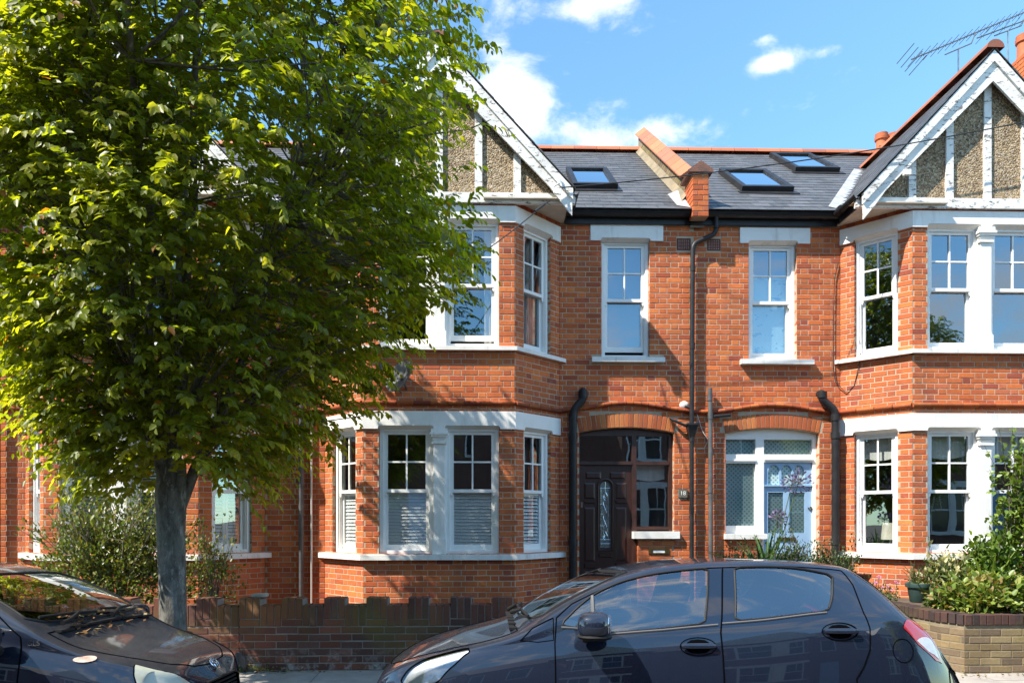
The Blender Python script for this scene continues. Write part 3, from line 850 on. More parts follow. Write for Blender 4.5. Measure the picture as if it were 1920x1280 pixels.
def flat_window(house, px0, px1, py0, py1, lin, sil, open_=0., mid=.5):
    """single sash window in the main wall; returns hole + block"""
    pxm = (px0+px1)/2
    a, c = XW(px0), XW(px1); z1, z0 = ZW(py0, pxm), ZW(py1, pxm)
    la, lc, lz1, lz0 = XW(lin[0]), XW(lin[1]), ZW(lin[2], pxm), ZW(lin[3], pxm)
    sa, sc, sz1, sz0 = XW(sil[0]), XW(sil[1]), ZW(sil[2], pxm), ZW(sil[3], pxm)
    b = MB(); b.prism(notch_lintel(la, lc, lz0, lz1, [(a, c)], .04), wf, -.03, .022); chamfer(b, wf, a-.011, c+.011, lz0, .038, .022); b.build('lintel', M['white'], house)
    b = MB()
    vs = [wf(sa, .08, sz0), wf(sc, .08, sz0), wf(sc, -.12, sz0), wf(sa, -.12, sz0), wf(sa, .08, sz1-.008), wf(sc, .08, sz1-.008), wf(sc, -.12, sz1+.006), wf(sa, -.12, sz1+.006)]
    b.add(vs, [(0, 3, 2, 1), (4, 5, 6, 7), (0, 1, 5, 4), (1, 2, 6, 5), (2, 3, 7, 6), (3, 0, 4, 7)]); b.build('sill', M['stone'], house)
    w = sash(house, wf, a+.003, c-.003, sz1+.003, lz0+.02, mid, open_, .075)
    return w[1], [rect_block(a, c, sz1, lz0), rect_block(la, lc, lz0+.02, lz1-.02), rect_block(sa, sc, sz0+.02, sz1-.01)], (a, c, sz1-.04, lz0+.04)

# ---- house 18
mort = MB(); items = []; slates = []; tiles = []
wallB = mort.build('wall', M['mortar'], HB)      # empty placeholder mesh is filled below
def fill(o, mb):
    me = o.data; off = children_off(o.parent); me.clear_geometry()
    me.from_pydata([(v[0]-off.x, v[1]-off.y, v[2]-off.z) for v in mb.v], [], mb.f)
frsB, winB = make_bay(HB, wallB, items, CB, 'B', mort)
glB, blk, hole = flat_window(HB, 1128, 1218, 455, 670, (1107, 1243, 421, 452), (1109, 1245, 670, 680), .06)
xa, xb = XW(1086), XW(1264); zs = ZW(811, 1175); rise = .075
blkB = blk+[arch_block(xa, xb, -1, zs, rise, .215)]
vents = []
brick_rows(items, wf, CB+BWL, XBC, 0, 5.86, blkB+[rect_block(XW(1268), XW(1296), ZW(470, 1282), ZW(446, 1282)), rect_block(XW(1272)-.0, XW(1288), ZW(932, 1280)+.03, ZW(917, 1280)-.03)], shift=.05)
mortar_wall(mort, wf, CB+BWL, XBC, -.1, 5.88, [hole, (xa, xb, -.1, zs+rise+.002)])
brick_rows(items, wf, XAB, CB-BWL, 0, 5.86, shift=.12); mortar_wall(mort, wf, XAB, CB-BWL, -.1, 5.88, [])
fill(wallB, mort)
intrB = door_arch(wallB, HB, mort, xa, xb, zs, rise)
def bump_path(x0, x1, zbase, cx, half, h, n):
    pts = []
    for i in range(n+1):
        x = x0+(x1-x0)*i/n; t = (x-cx)/half
        pts.append((x, zbase+(h*(math.cos(max(-1, min(1, t))*pi)*.5+.5) if abs(t) < 1 else 0)))
    return pts
string_path(wallB, bump_path(CB+BWL, XBC, 3.155, (xa+xb)/2, 1.05, .115, 18))
string_path(wallB, bump_path(XAB, CB-BWL, 3.155, 99, 1, 0, 2))
main_roof(HB, XAB, XBC, slates, tiles, lambda c: c.z > 7.92-1.084*abs(c.x-CB)-.05)
gable(HB, CB, slates, tiles, False)
rooms(HB, XAB, XBC)
finish(HB, mort, items, wallB, slates, tiles)

# ---- house with the blue door
mort = MB(); items = []; slates = []; tiles = []
wallC = mort.build('wall', M['mortar'], HC)
frsC, winC = make_bay(HC, wallC, items, CC, 'C', mort)
glC, blk, hole = flat_window(HC, 1404, 1494, 466, 672, (1387, 1518, 428, 457), (1387, 1523, 674, 684), 0, .5)
xaC, xbC = XW(1360), XW(1536); zsC = ZW(812, 1448)
brick_rows(items, wf, XBC, CC-BWL, 0, 5.86, blk+[arch_block(xaC, xbC, -1, zsC, rise, .215), rect_block(XW(1325), XW(1352), ZW(471, 1338), ZW(447, 1338))], shift=.2)
mortar_wall(mort, wf, XBC, CC-BWL, -.1, 5.88, [hole, (xaC, xbC, -.1, zsC+rise+.002)])
brick_rows(items, wf, CC+BWL, 8.75, 0, 5.86, shift=.12); mortar_wall(mort, wf, CC+BWL, 8.75, -.1, 5.88, [])
fill(wallC, mort)
intrC = door_arch(wallC, HC, mort, xaC, xbC, zsC, rise)
string_path(wallC, bump_path(XBC, CC-BWL, 3.145, (xaC+xbC)/2, 1.0, .105, 18))
main_roof(HC, XBC, 8.75, slates, tiles, lambda c: c.z > 7.92-1.084*abs(c.x-CC)-.05)
gable(HC, CC, slates, tiles, True)
rooms(HC, XBC, 8.75)
finish(HC, mort, items, wallC, slates, tiles)

# ---- house behind the tree
mort = MB(); items = []; slates = []; tiles = []
wallA = mort.build('wall', M['mortar'], HA)
frsA, winA = make_bay(HA, wallA, items, CA, 'A', mort)
brick_rows(items, wf, CA+BWL, XAB, 0, 5.86, shift=.2); mortar_wall(mort, wf, CA+BWL, XAB, -.1, 5.88, [])
brick_rows(items, wf, -8.6, CA-BWL, 0, 5.86, shift=.2); mortar_wall(mort, wf, -8.6, CA-BWL, -.1, 5.88, [])
fill(wallA, mort)
string_path(wallA, bump_path(CA+BWL, XAB, 3.155, 99, 1, 0, 2)); string_path(wallA, bump_path(-8.6, CA-BWL, 3.155, 99, 1, 0, 8))
main_roof(HA, -8.6, XAB, slates, tiles, lambda c: c.z > 7.92-1.084*abs(c.x-CA)-.05)
gable(HA, CA, slates, tiles, False)
rooms(HA, -8.6, XAB)
finish(HA, mort, items, wallA, slates, tiles)

# ---- eaves between the gables: fascia, gutters
for (h, x0, x1) in ((HB, CB+1.86, XBC-.02), (HC, XBC-.02, CC-1.86), (HA, -8.6, CA-1.86)):
    b = MB(); b.box((x0-.1, YW-.055, 5.85), (x1+(.1 if h is HC else 0), YW-.03, 6.0)); b.box((x0-.1, YW-.03, 5.875), (x1, YW+.05, 5.885)); b.build('fascia', M['black'], h)
    g = MB(); gutter(g, (x0-.12, YW-.115, 5.985), (x1+(.12 if h is HC else 0), YW-.115, 5.985)); g.build('gutter', M['black'], h, smooth=True)
# header (dentil) course just under the soffit of every bay
for h, c, wl_ in ((HA, CA, wallA), (HB, CB, wallB), (HC, CC, wallC)):
    its = []
    for i, fr in enumerate((frsA if h is HA else frsB if h is HB else frsC)):
        n = round(fr.L/.112); st = fr.L/n
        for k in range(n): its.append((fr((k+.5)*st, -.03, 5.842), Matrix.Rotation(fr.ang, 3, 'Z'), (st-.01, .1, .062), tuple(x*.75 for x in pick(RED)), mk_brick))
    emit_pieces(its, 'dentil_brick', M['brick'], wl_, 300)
# skylights
skylight(HB, 1074, 1157, 1066, 325, 357)
skylight(HC, 1390, 1485, 1366, 328, 362)
skylight(HC, 1490, 1571, 1463, 297, 325, -.0)

# ---- party parapet on the roof between the two houses
xp = 2.985
par = MB(); sl = math.atan(ROOF_T)
z_at = lambda y: ROOF_Z+ROOF_T*(y-ROOF_Y)
fpar = frame((xp-.105, 15.0), (xp-.105, 10.0))      # left face, seen from the street
par.add([(xp+s*.1, y, z) for s in (-1, 1) for (y, z) in ((10.75, z_at(10.75)-.3), (10.95, z_at(10.95)+.3), (RIDGE_Y+.1, RIDGE_Z+.34), (RIDGE_Y+.1, RIDGE_Z-.2))],
        [(3, 2, 1, 0), (4, 5, 6, 7), (0, 1, 5, 4), (1, 2, 6, 5), (2, 3, 7, 6)])
pw = par.build('parapet', M['stockmortar'], HC)
its = []
dv = Vector((0, math.cos(sl), math.sin(sl))); nr = Vector((0, -math.sin(sl), math.cos(sl)))
for r in range(34):                                  # horizontal courses cut to the slope
    z = 6.2+r*.075
    y = 10.85+(.17 if r % 2 else 0)
    while y < RIDGE_Y:
        zr = z_at(y+.11)
        if zr-.02 < z < zr+.30:
            for s in (-1,):
                its.append((Vector((xp-.052, y+.11, z+.03)), Matrix.Rotation(-pi/2, 3, 'Z'), (.215, .1, .065), pick(YEL), mk_brick))
        y += .225
emit_pieces(its, 'brick', M['stock'], pw, 300)
its = []
for k in range(11):                                  # saddle-back coping tiles
    L = (RIDGE_Y+.1-11.1)/11/math.cos(sl)
    y = 11.1+(k+.5)*(RIDGE_Y+.1-11.1)/11
    rot = Matrix.Rotation(sl, 3, 'X')
    its.append((Vector((xp, y, z_at(y)+.36)), rot, (.32, L-.008, .12), pick([(.46, .15, .07), (.4, .13, .06), (.36, .12, .07)]), 'saddle'))
def mk_saddle(lx, ly, lz):
    b = MB(); x, y, z = lx/2, ly/2, lz
    b.add([(-x, -y, -.02), (x, -y, -.02), (x, -y, .0), (0, -y, z), (-x, -y, .0), (-x, y, -.02), (x, y, -.02), (x, y, 0), (0, y, z), (-x, y, 0)],
          [(0, 1, 2, 3, 4), (9, 8, 7, 6, 5), (0, 5, 6, 1), (1, 6, 7, 2), (2, 7, 8, 3), (3, 8, 9, 4), (4, 9, 5, 0)])
    return b.v, b.f
emit_pieces([i[:4]+(mk_saddle,) for i in its], 'coping_tile', M['terra'], pw, 300)
# front stub of the parapet
its = []; xs0, xs1 = xp-.115, xp+.115
b = MB(); b.box((xs0+.008, 10.568, 5.9), (xs1-.008, 10.99, 6.52)); st = b.build('parapet_pier', M['mortar'], HC)
for r in range(8):
    z = 5.935+r*.075
    segs = [(0, .145), (.155, .23)] if r % 2 else [(0, .075), (.085, .23)]
    for a, c in segs: its.append((Vector((xs0+(a+c)/2, 10.61, z)), Matrix.Identity(3), (c-a, .1, .065), pick(RED, REDW), mk_brick))
    for a, c in ([(.0, .2), (.21, .42)] if r % 2 else [(.0, .1), (.11, .32), (.33, .42)]):
        its.append((Vector((xs0+.048, 10.565+(a+c)/2+.0, z+.001)), Matrix.Rotation(-pi/2, 3, 'Z'), (c-a, .1, .065), pick(RED, REDW), mk_brick))
emit_pieces(its, 'brick', M['brick'], st, 300)
b = MB()
ff = frame((xp-.2, 10.53), (xp+.2, 10.53))
b.prism([(.03, 6.52), (.37, 6.52), (.385, 6.55), (.2, 6.68), (.015, 6.55)], ff, -.48, 0); b.build('pier_cap', pm('cap_stone', (.2, .085, .055), (.1, .06, .05), 8, .85, .4, 60), HC)
b = MB(); b.add([(xp-.13, 10.62, 6.05), (xp-.3, 10.72, 6.12), (xp-.3, 11.3, 6.53), (xp-.13, 11.3, 6.6)], [(0, 1, 2, 3)]); b.build('lead_flashing', M['lead'], HC)
b = MB(); b.add([(xp-.108, 10.9, z_at(10.9)+.14), (xp-.19, 10.9, z_at(10.9)+.035), (xp-.19, RIDGE_Y, RIDGE_Z+.035), (xp-.108, RIDGE_Y, RIDGE_Z+.14)], [(0, 1, 2, 3)]); b.build('lead_flashing', M['stockmortar'], HC)

# ---- chimneys beyond the gables
def chimney(house, x0, x1, y0, y1, zt, pots, ph):
    its = []; b = MB(); b.box((x0+.008, y0+.008, 6.5), (x1-.008, y1-.008, zt)); st = b.build('chimney', M['mortar'], house)
    for fr in (frame((x0, y0), (x1, y0)), frame((x0, y1), (x0, y0))):
        brick_rows(its, fr, 0, fr.L, 7.6, zt)
    emit_pieces(its, 'brick', M['brick'], st, 300)
    for (x, y) in pots:
        b = MB(); b.lathe([(.13, 0), (.125, .05), (.105, .1), (.1, ph-.13), (.125, ph-.12), (.13, ph-.06), (.115, ph-.05), (.12, ph), (.09, ph), (.085, .0)], (x, y, zt), 20)
        b.build('chimney_pot', M['pot'], st, smooth=True)
q = roofpt(1660, 330)
chimney(HC, 7.45, 8.3, 14.15, 14.75, 8.78, [(7.66, 14.45), (7.9, 14.45)], .36)
chimney(HC, 8.9, 9.5, 12.2, 12.75, 9.36, [(9.07, 12.47), (9.33, 12.47)], .45)

# ---- pipes
yp = YW-.075
def WP(px, py, off=.0): x, z = P2(px, py, yp-off); return (x, yp-off, z)
pipe(HB, [WP(1343, 404, .04), WP(1343, 438), WP(1299, 457), WP(1298, 600), WP(1297, 795)], .034, collars=[(WP(1299, 503), (0, 0, 1)), (WP(1298, 648), (0, 0, 1)), (WP(1343, 422, .02), (0, 0, 1))])
hx, hz = P2(1297, 800, yp)
b = MB()
for (z0, z1, w0, w1) in ((0, .17, .035, .075), (.17, .2, .085, .085)):
    b.add([(hx-w0, yp-w0, hz-.15+z0), (hx+w0, yp-w0, hz-.15+z0), (hx+w0, yp+.06, hz-.15+z0), (hx-w0, yp+.06, hz-.15+z0), (hx-w1, yp-w1, hz-.15+z1), (hx+w1, yp-w1, hz-.15+z1), (hx+w1, yp+.07, hz-.15+z1), (hx-w1, yp+.07, hz-.15+z1)],
          [(0, 3, 2, 1), (4, 5, 6, 7), (0, 1, 5, 4), (1, 2, 6, 5), (2, 3, 7, 6), (3, 0, 4, 7)])
b.build('hopper', M['black'], HB)
pipe(HB, [(hx, yp, hz-.12), (hx, yp, 0)], .032, collars=[((hx, yp, hz-.17), (0, 0, 1)), ((hx, yp, hz-1.2), (0, 0, 1))])
pipe(HB, [WP(1257, 784, -.04), WP(1266, 789), WP(1291, 800)], .02, name='waste_pipe')
pipe(HC, [WP(1331, 728), WP(1332, 772), WP(1333, 1100)], .033, 'greyp', collars=[(WP(1331, 745), (0, 0, 1)), (WP(1332, 780), (0, 0, 1)), (WP(1332, 918), (0, 0, 1))], name='soil_pipe')
pipe(HC, [WP(1332, 781), WP(1369, 778)], .024, name='waste_pipe')
def soil(house, pe, pm_, pd, ybot=1200):
    e, m = WP(*pe), WP(*pm_); d = WP(pd, 760)
    ze = e[2]; zm = m[2]
    pipe(house, [(e[0], YW+.05, ze), (e[0], yp-.01, ze), (e[0], yp-.01, zm+.06), (d[0], yp-.01, zm-.10), (d[0], yp-.01, 0)], .057,
         collars=[((e[0], yp-.01, zm+.13), (0, 0, 1)), ((d[0], yp-.01, zm-.2), (0, 0, 1)), ((d[0], yp-.01, zm-.46), (0, 0, 1)), ((d[0], yp-.01, zm-2.0), (0, 0, 1))], name='soil_pipe')
soil(HB, (1093, 733), (1093, 757), 1074)
soil(HC, (1541, 737), (1545, 757), 1566)
pipe(HA, [(XW(567), yp, 5.95), (XW(567), yp, 0)], .036, 'greyp', collars=[((XW(567), yp, 2.1), (0, 0, 1)), ((XW(567), yp, 1.75), (0, 0, 1))])
pipe(HB, [(XW(585), yp+.04, 5.6), (XW(585), yp+.04, 0)], .016, 'wire', name='cable_conduit')
pipe(HA, [(XW(2), yp, 5.9), (XW(2), yp, 0)], .036)

# ---- air bricks, number plate, letter box, lights
for (h, px0, px1, py0, py1) in ((HB, 1269, 1295, 447, 469), (HC, 1326, 1351, 448, 470)):
    xm = (px0+px1)/2; x0, x1, z0, z1 = XW(px0), XW(px1), ZW(py1, xm), ZW(py0, xm)
    b = MB(); b.fbox(wf, x0, x1, -.1, -.012, z0, z1); o = b.build('air_brick', M['dark'], h)
    b = MB(); n = 6; t = (x1-x0)/(n*2+2.5)
    cut_rect(b, wf, x0, x1, z0, z1, -.011, .004, t*1.5, t*1.5, t*1.5, t*1.5)
    for k in range(1, n):
        u = x0+t*1.5+(x1-x0-3*t)*k/n; b.fbox(wf, u-t*.45, u+t*.45, -.011, .001, z0+t*1.5, z1-t*1.5)
        z = z0+t*1.5+(z1-z0-3*t)*k/n; b.fbox(wf, x0+t*1.5, x1-t*1.5, -.012, -.001, z-t*.45, z+t*.45)
    b.build('vent_grille', M['vent'], o)
def text_mesh(s, size, mat, parent, loc, rot, name, depth=.002, align='CENTER'):
    cu = bpy.data.curves.new(name, 'FONT'); cu.body = s; cu.size = size; cu.extrude = depth; cu.align_x = align; cu.align_y = 'CENTER'
    tmp = bpy.data.objects.new(name+'_tmp', cu); COL.objects.link(tmp)
    bpy.context.view_layer.update()
    me = bpy.data.meshes.new_from_object(tmp.evaluated_get(bpy.context.evaluated_depsgraph_get()))
    bpy.data.objects.remove(tmp); me.name = name
    me.materials.clear(); me.materials.append(mat)
    o = bpy.data.objects.new(name, me); COL.objects.link(o)
    if parent: o.parent = parent
    o.location = Vector(loc)-children_off(parent); o.rotation_euler = rot
    return o
x0, x1, z0, z1 = XW(1272), XW(1288), ZW(932, 1280), ZW(917, 1280)
b = MB(); b.fbox(wf, x0, x1, -.01, .022, z0, z1); np_ = tag(b.build('house_number_plate', M['plate']), 'small grey slate plate with white number 18 beside the brown door', 'sign')
text_mesh('18', .085, M['white'], np_, ((x0+x1)/2, YW-.024, (z0+z1)/2), (pi/2, 0, 0), 'number')
x0, x1, z0, z1 = XW(1216), XW(1254), ZW(1038, 1235), ZW(1028, 1235)
b = MB(); cut_rect(b, wf, x0, x1, z0, z1, -.02, .014, .06, .06, .018, .018); lb = b.build('letter_box', M['brass'], HB)
b = MB(); b.fbox(wf, x0+.06, x1-.06, -.02, .008, z0+.018, z1-.018); b.build('flap', M['white'], lb)

# ---- brown door
dy = .13                                   # set back from the wall face
def dfr(u, o, z): return wf(u, o-dy, z)
dfr.n = wf.n; dfr.d = wf.d
xd0, xd1 = XW(1088), XW(1187); xs_ = XW(1263); ztr = ZW(868, 1140); zcr = zs+rise
def arch_top(b, fr, xa, xb, zlow, intr, o0, o1, n=14):
    poly = [(xa, zlow), (xb, zlow)]+[(xb+(xa-xb)*i/n, intr(xb+(xa-xb)*i/n)-.002) for i in range(n+1)]
    b.prism(poly, fr, o0, o1)
b = MB()
arch_top(b, dfr, xa+.003, xb-.003, zs-.035, intrB, -.06, .03)
ztop = zs-.035
b.fbox(dfr, xa+.002, xd0, -.06, .03, 0, ztop); b.fbox(dfr, xd1, xd1+.07, -.06, .03, 0, ztop); b.fbox(dfr, xb-.055, xb-.002, -.06, .03, 0, ztop)
b.fbox(dfr, xd0, xd1, -.06, .04, ztr-.015, ztr+.035); b.fbox(dfr, xd1+.07, xb-.055, -.06, .04, ztr-.015, ztr+.035)
zsl = ZW(993, 1226)
b.fbox(dfr, xd1+.07, xb-.055, -.06, .03, zsl, zsl+.05)
df = b.build('door_frame', M['frame'], HB)
pane(dfr, xd0, xd1, ztr+.035, ztop, -.02, df); pane(dfr, xd1+.07, xb-.055, ztr+.035, ztop, -.02, df); pane(dfr, xd1+.07, xb-.055, zsl+.05, ztr-.015, -.02, df)
# panel below the sidelight in brick, its sill
sx0, sx1, sz1, sz0 = XW(1187), XW(1273), ZW(996, 1230), ZW(1009, 1230)
its = []; brick_rows(its, wf, xd1+.075, xb+.0, 0, sz0+.02); emit_pieces(its, 'brick', M['brick'], df, 300)
b = MB(); b.fbox(wf, xd1+.08, xb-.003, -.1, -.008, -.1, sz0); b.build('sidelight_wall', M['mortar'], df)
b = MB(); b.fbox(wf, sx0, sx1, -.14, .06, sz0, sz1); b.build('sill', M['stone'], HB)
# leaf
b = MB(); zd1 = ztr-.015; zd0 = .18; dw = xd1-xd0; um = (xd0+xd1)/2
gw = .155
gz0, gz1 = ZW(1027, 1133), ZW(901, 1133)
b.fbox(dfr, xd0+.003, um-gw/2, -.045, 0, zd0, zd1-.003); b.fbox(dfr, um+gw/2, xd1-.003, -.045, 0, zd0, zd1-.003)
b.fbox(dfr, um-gw/2, um+gw/2, -.045, 0, zd0, gz0)
ncap = 12; ring = [(um-gw/2*math.cos(pi*k/ncap), gz1-gw/2+gw/2*math.sin(pi*k/ncap)) for k in range(ncap+1)]
b.prism([(um+gw/2, zd1-.003), (um-gw/2, zd1-.003)]+ring, dfr, -.045, 0)
def raised(b, poly, o=.014, inset=.025):
    cx = sum(p[0] for p in poly)/len(poly); cz = sum(p[1] for p in poly)/len(poly); n = len(poly)
    def ins(p):
        dx, dz = cx-p[0], cz-p[1]; return (p[0]+math.copysign(min(abs(dx)*.8, inset), dx), p[1]+math.copysign(min(abs(dz)*.8, inset), dz))
    q = [ins(p) for p in poly]
    vs = [dfr(u, -.001, z) for u, z in poly]+[dfr(u, o, z) for u, z in q]
    b.add(vs, [tuple(range(n, 2*n))]+[(i, (i+1) % n, n+(i+1) % n, n+i) for i in range(n)])
zt = zd1-.1
for s in (-1, 1):
    ua, ub = (xd0+.09, um-.06) if s < 0 else (um+.06, xd1-.09)
    raised(b, [(ua, zt-.11), (ub, zt-.11), (ub, zt), (ua, zt)])
    ua, ub = (xd0+.09, um-.2) if s < 0 else (um+.2, xd1-.09)
    ua, ub = (xd0+.07, um-.15) if s < 0 else (um+.15, xd1-.07)
    raised(b, [(ua, zt-.40), (ub, zt-.40), (ub, zt-.16), (ua, zt-.16)]); raised(b, [(ua, zt-.47), (ub, zt-.47), (ub, zt-.42), (ua, zt-.42)], .02, .012)
    raised(b, [(ua, gz0-.2), (ub, gz0-.2), (ub, zt-.52), (ua, zt-.52)]); raised(b, [(ua, gz0-.3), (ub, gz0-.3), (ub, gz0-.22), (ua, gz0-.22)], .02, .012)
    raised(b, [(ua, zd0+.12), (ub, zd0+.12), (ub, gz0-.34), (ua, gz0-.34)])
raised(b, [(um-.1, gz0-.14), (um+.1, gz0-.14), (um+.1, gz0-.08), (um-.1, gz0-.08)], .02, .012)
rim = [(um-(gw/2+.03)*math.cos(pi*k/14), gz1-gw/2+(gw/2+.03)*math.sin(pi*k/14)) for k in range(15)]
b.tube([dfr(um-gw/2-.03, .004, gz0-.03)]+[dfr(u, .004, z) for u, z in rim]+[dfr(um+gw/2+.03, .004, gz0-.03), dfr(um-gw/2-.03, .004, gz0-.03)], .016, 8)
leafd = b.build('door', M['wood'], HB)
b = MB(); b.prism([(um-gw/2, gz0), (um+gw/2, gz0)]+ring[::-1], dfr, -.03, -.024); b.build('leaded_pane', pm('obscure_glass', (.1, .11, .11), (.2, .22, .22), 60, .12, .5, 90, spec=.8), leafd)
b = MB(); ln = []
def came(pts): b.tube([dfr(um+x, -.018, gz0+z) for x, z in pts], .0032, 5)
hh = gz1-gz0
came([(-gw/2+.015, .03), (-gw/2+.015, hh-.09)]); came([(gw/2-.015, .03), (gw/2-.015, hh-.09)])
came([(-gw/2, .06), (gw/2, .06)]); came([(-gw/2, .12), (gw/2, .12)]); came([(-gw/2, hh-.1), (gw/2, hh-.1)]); came([(0, .0), (0, .1)]); came([(0, hh-.14), (0, hh)])
for sg in (-1, 1):
    came([(sg*.03*math.sin(2*pi*t/12*1.5)*(1 if True else 0), .16+(hh-.36)*t/12) for t in range(13)])
    for zc_ in (.17, hh-.22):
        came([(sg*.032*math.sin(pi*t/8), zc_-.06+.13*t/8) for t in range(9)]); came([(sg*.018*math.sin(pi*t/8), zc_-.03+.1*t/8) for t in range(9)])
    came([(sg*.055+.012*math.cos(2*pi*t/8), hh/2+.02*math.sin(2*pi*t/8)) for t in range(9)])
    came([(sg*gw/2, hh*.33), (sg*.02, hh*.33)]); came([(sg*gw/2, hh*.66), (sg*.02, hh*.66)])
b.build('came', M['chrome'], leafd)
b = MB(); b.fbox(dfr, xd0+.02, xd0+.05, 0, .015, ZW(951, 1095), ZW(940, 1095)); b.build('lock', M['chrome'], leafd)
b = MB(); b.box((xa, YW-.5, -.05), (xb, YW+.1, .17)); b.build('door_step', M['oldstone'], HB)
# hall curtain behind the sidelight, dark hall
sheet(dfr, xd1+.09, xb-.09, ztr-.22, ztr-.02, -.1, 'lace', 'white net curtain behind the sidelight of the brown door', 'curtain', 'net_curtain', .03)

# ---- blue door
b = MB()
zc_top = zsC-.0
xd0c, xd1c = XW(1437), XW(1529); zt1 = ZW(822, 1450); zt0 = ZW(850, 1450); zd1c = ZW(865, 1450)
xl0, xl1 = XW(1365), XW(1421); zl1, zl0 = ZW(867, 1390), ZW(985, 1390); zsc1, zsc0 = ZW(1000, 1390), ZW(1010, 1390)
arch_top(b, dfr, xaC+.003, xbC-.003, zt1, intrC, -.06, .03)
b.fbox(dfr, xaC+.002, xl0, -.06, .03, zsc1, zt1); b.fbox(dfr, xl1, xd0c, -.06, .032, 0, zt1); b.fbox(dfr, xd1c, xbC-.002, -.06, .03, 0, zt1)
b.fbox(dfr, xl0, xl1, -.06, .03, zl1, zt0); b.fbox(dfr, xd0c, xd1c, -.06, .034, zd1c, zt0)
b.fbox(dfr, xl0, xl1, -.06, .03, zsc1, zl0); b.fbox(dfr, xl0, xl1, .03, .05, zl1+.03, zl1+.055); b.fbox(dfr, xd0c, xd1c, .034, .055, zd1c+.03, zd1c+.055)
df = b.build('door_frame', M['sash'], HC)
for (a, c, z0, z1) in ((xl0, xl1, zt0, zt1), (xd0c, xd1c, zt0, zt1), (xl0, xl1, zl0, zl1)):
    pane(dfr, a, c, z0, z1, -.015, df)
    bb = MB(); bb.fbox(dfr, a, c, -.035, -.03, z0, z1); bb.build('frosted_film', M['frost'], df)
its = []; brick_rows(its, wf, xaC, xl1+.02, 0, zsc0+.02); emit_pieces(its, 'brick', M['brick'], df, 300)
b = MB(); b.fbox(wf, xaC+.003, xl1+.015, -.1, -.008, -.1, zsc0); b.build('sidelight_wall', M['mortar'], df)
b = MB(); b.fbox(wf, XW(1357), XW(1436), -.14, .06, zsc0, zsc1); b.build('sill', M['stone'], HC)
b = MB(); a0, a1 = xd0c+.004, xd1c-.004; zt = zd1c-.004
lite = []        # glazed holes: three arched lights over a rail, two tall lights below
g0, g1 = XW(1446), XW(1516); zu1, zu0 = ZW(880, 1480), ZW(908, 1480); zv1, zv0 = ZW(922, 1480), ZW(999, 1480)
b.fbox(dfr, a0, g0, -.045, 0, .18, zt); b.fbox(dfr, g1, a1, -.045, 0, .18, zt)
b.fbox(dfr, g0, g1, -.045, 0, zu0-.0, zu0+.0001) if False else None
b.fbox(dfr, g0, g1, -.045, 0, zv1, zu0); b.fbox(dfr, g0, g1, -.045, 0, .18, zv0)
gm = (g0+g1)/2; b.fbox(dfr, gm-.045, gm+.045, -.045, 0, zv0, zv1)
w3 = (g1-g0)/3; poly = [(g1, zt), (g0, zt)]
for k in range(3):
    c = g0+w3*(k+.5); r = w3/2-.02
    if k == 0: poly += [(g0, zu1-.02)]
    poly += [(c-r-.012, zu1-.02), (c-r-.012, zu1+.012), (c-r, zu1+.012)]
    poly += [(c-r*math.cos(pi*j/8), zu1+.012+r*.9*math.sin(pi*j/8)) for j in range(1, 8)]+[(c+r, zu1+.012), (c+r+.012, zu1+.012), (c+r+.012, zu1-.02)]
poly += [(g1, zu1-.02)]
b.prism(poly, dfr, -.045, 0)
for k in (1, 2): b.fbox(dfr, g0+w3*k-.018, g0+w3*k+.018, -.045, 0, zu0, zu1-.02)
b.fbox(dfr, a0, a1, 0, .03, zu0-.02, zu0+.0)
leafd = b.build('door', M['blue'], HC)
b = MB(); b.fbox(dfr, g0, g1, -.03, -.025, zv0, zv1); b.fbox(dfr, g0, g1, -.032, -.027, zu0, zu1+.09); b.build('frosted_film', M['frost'], leafd)
pane(dfr, g0, gm-.045, zv0, zv1, -.012, leafd); pane(dfr, gm+.045, g1, zv0, zv1, -.012, leafd)
b = MB(); b.lathe([(.0, .03), (.018, .028), (.022, .015), (.012, .008), (.03, 0), (.03, -.01)], dfr(XW(1525), .012, ZW(951, 1525)), 14, (0, -1, 0)); b.build('door_handle', M['chrome'], leafd, smooth=True)
b = MB(); b.fbox(dfr, XW(1463), XW(1498), 0, .012, ZW(1014, 1480), ZW(1007, 1480)); b.build('letter_plate', M['brass'], leafd)
b = MB(); b.box((xaC, YW-.5, -.05), (xbC, YW+.1, .17)); b.build('door_step', M['oldstone'], HC)

# ---- things in the windows
fr, a, c, z0, zm, z1, o = winB[(0, 1, 0)]; blind_slats(fr, a, c, z0, zm-.03, o, 'white shutter slats behind the left front window of number 18')
fr, a, c, z0, zm, z1, o = winB[(0, 1, 1)]; blind_slats(fr, a, c, z0, zm-.03, o, 'white shutter slats behind the right front window of number 18')
fr, a, c, z0, zm, z1, o = winB[(0, 0, 0)]; blind_slats(fr, a, c, z0, zm-.05, o, 'white shutter slats behind the angled left bay window of number 18', .05)
fr, a, c, z0, zm, z1, o = winB[(0, 2, 0)]; blind_slats(fr, a, c, z0, zm-.05, o, 'white shutter slats behind the angled right bay window of number 18', .05, .9)
fr, a, c, z0, zm, z1, o = winB[(1, 2, 0)]; drape(fr, a+.02, c-.02, z0, z1, o-.03, 'curtain', 'patterned grey curtain filling the angled upper bay window above the string course')
fr, a, c, z0, zm, z1, o = winB[(1, 1, 1)]; drape(fr, c-.14, c, z0, z1, o-.03, 'lace', 'pale net curtain gathered at the right of the open upper bay window', .015, 2)
a, c, z0, zm, z1, o = glB; sheet(wf, a, c, z0+.08, z1, o-.01, 'navy', 'dark blue roller blind behind the window above the brown door', 'blind', 'roller_blind')
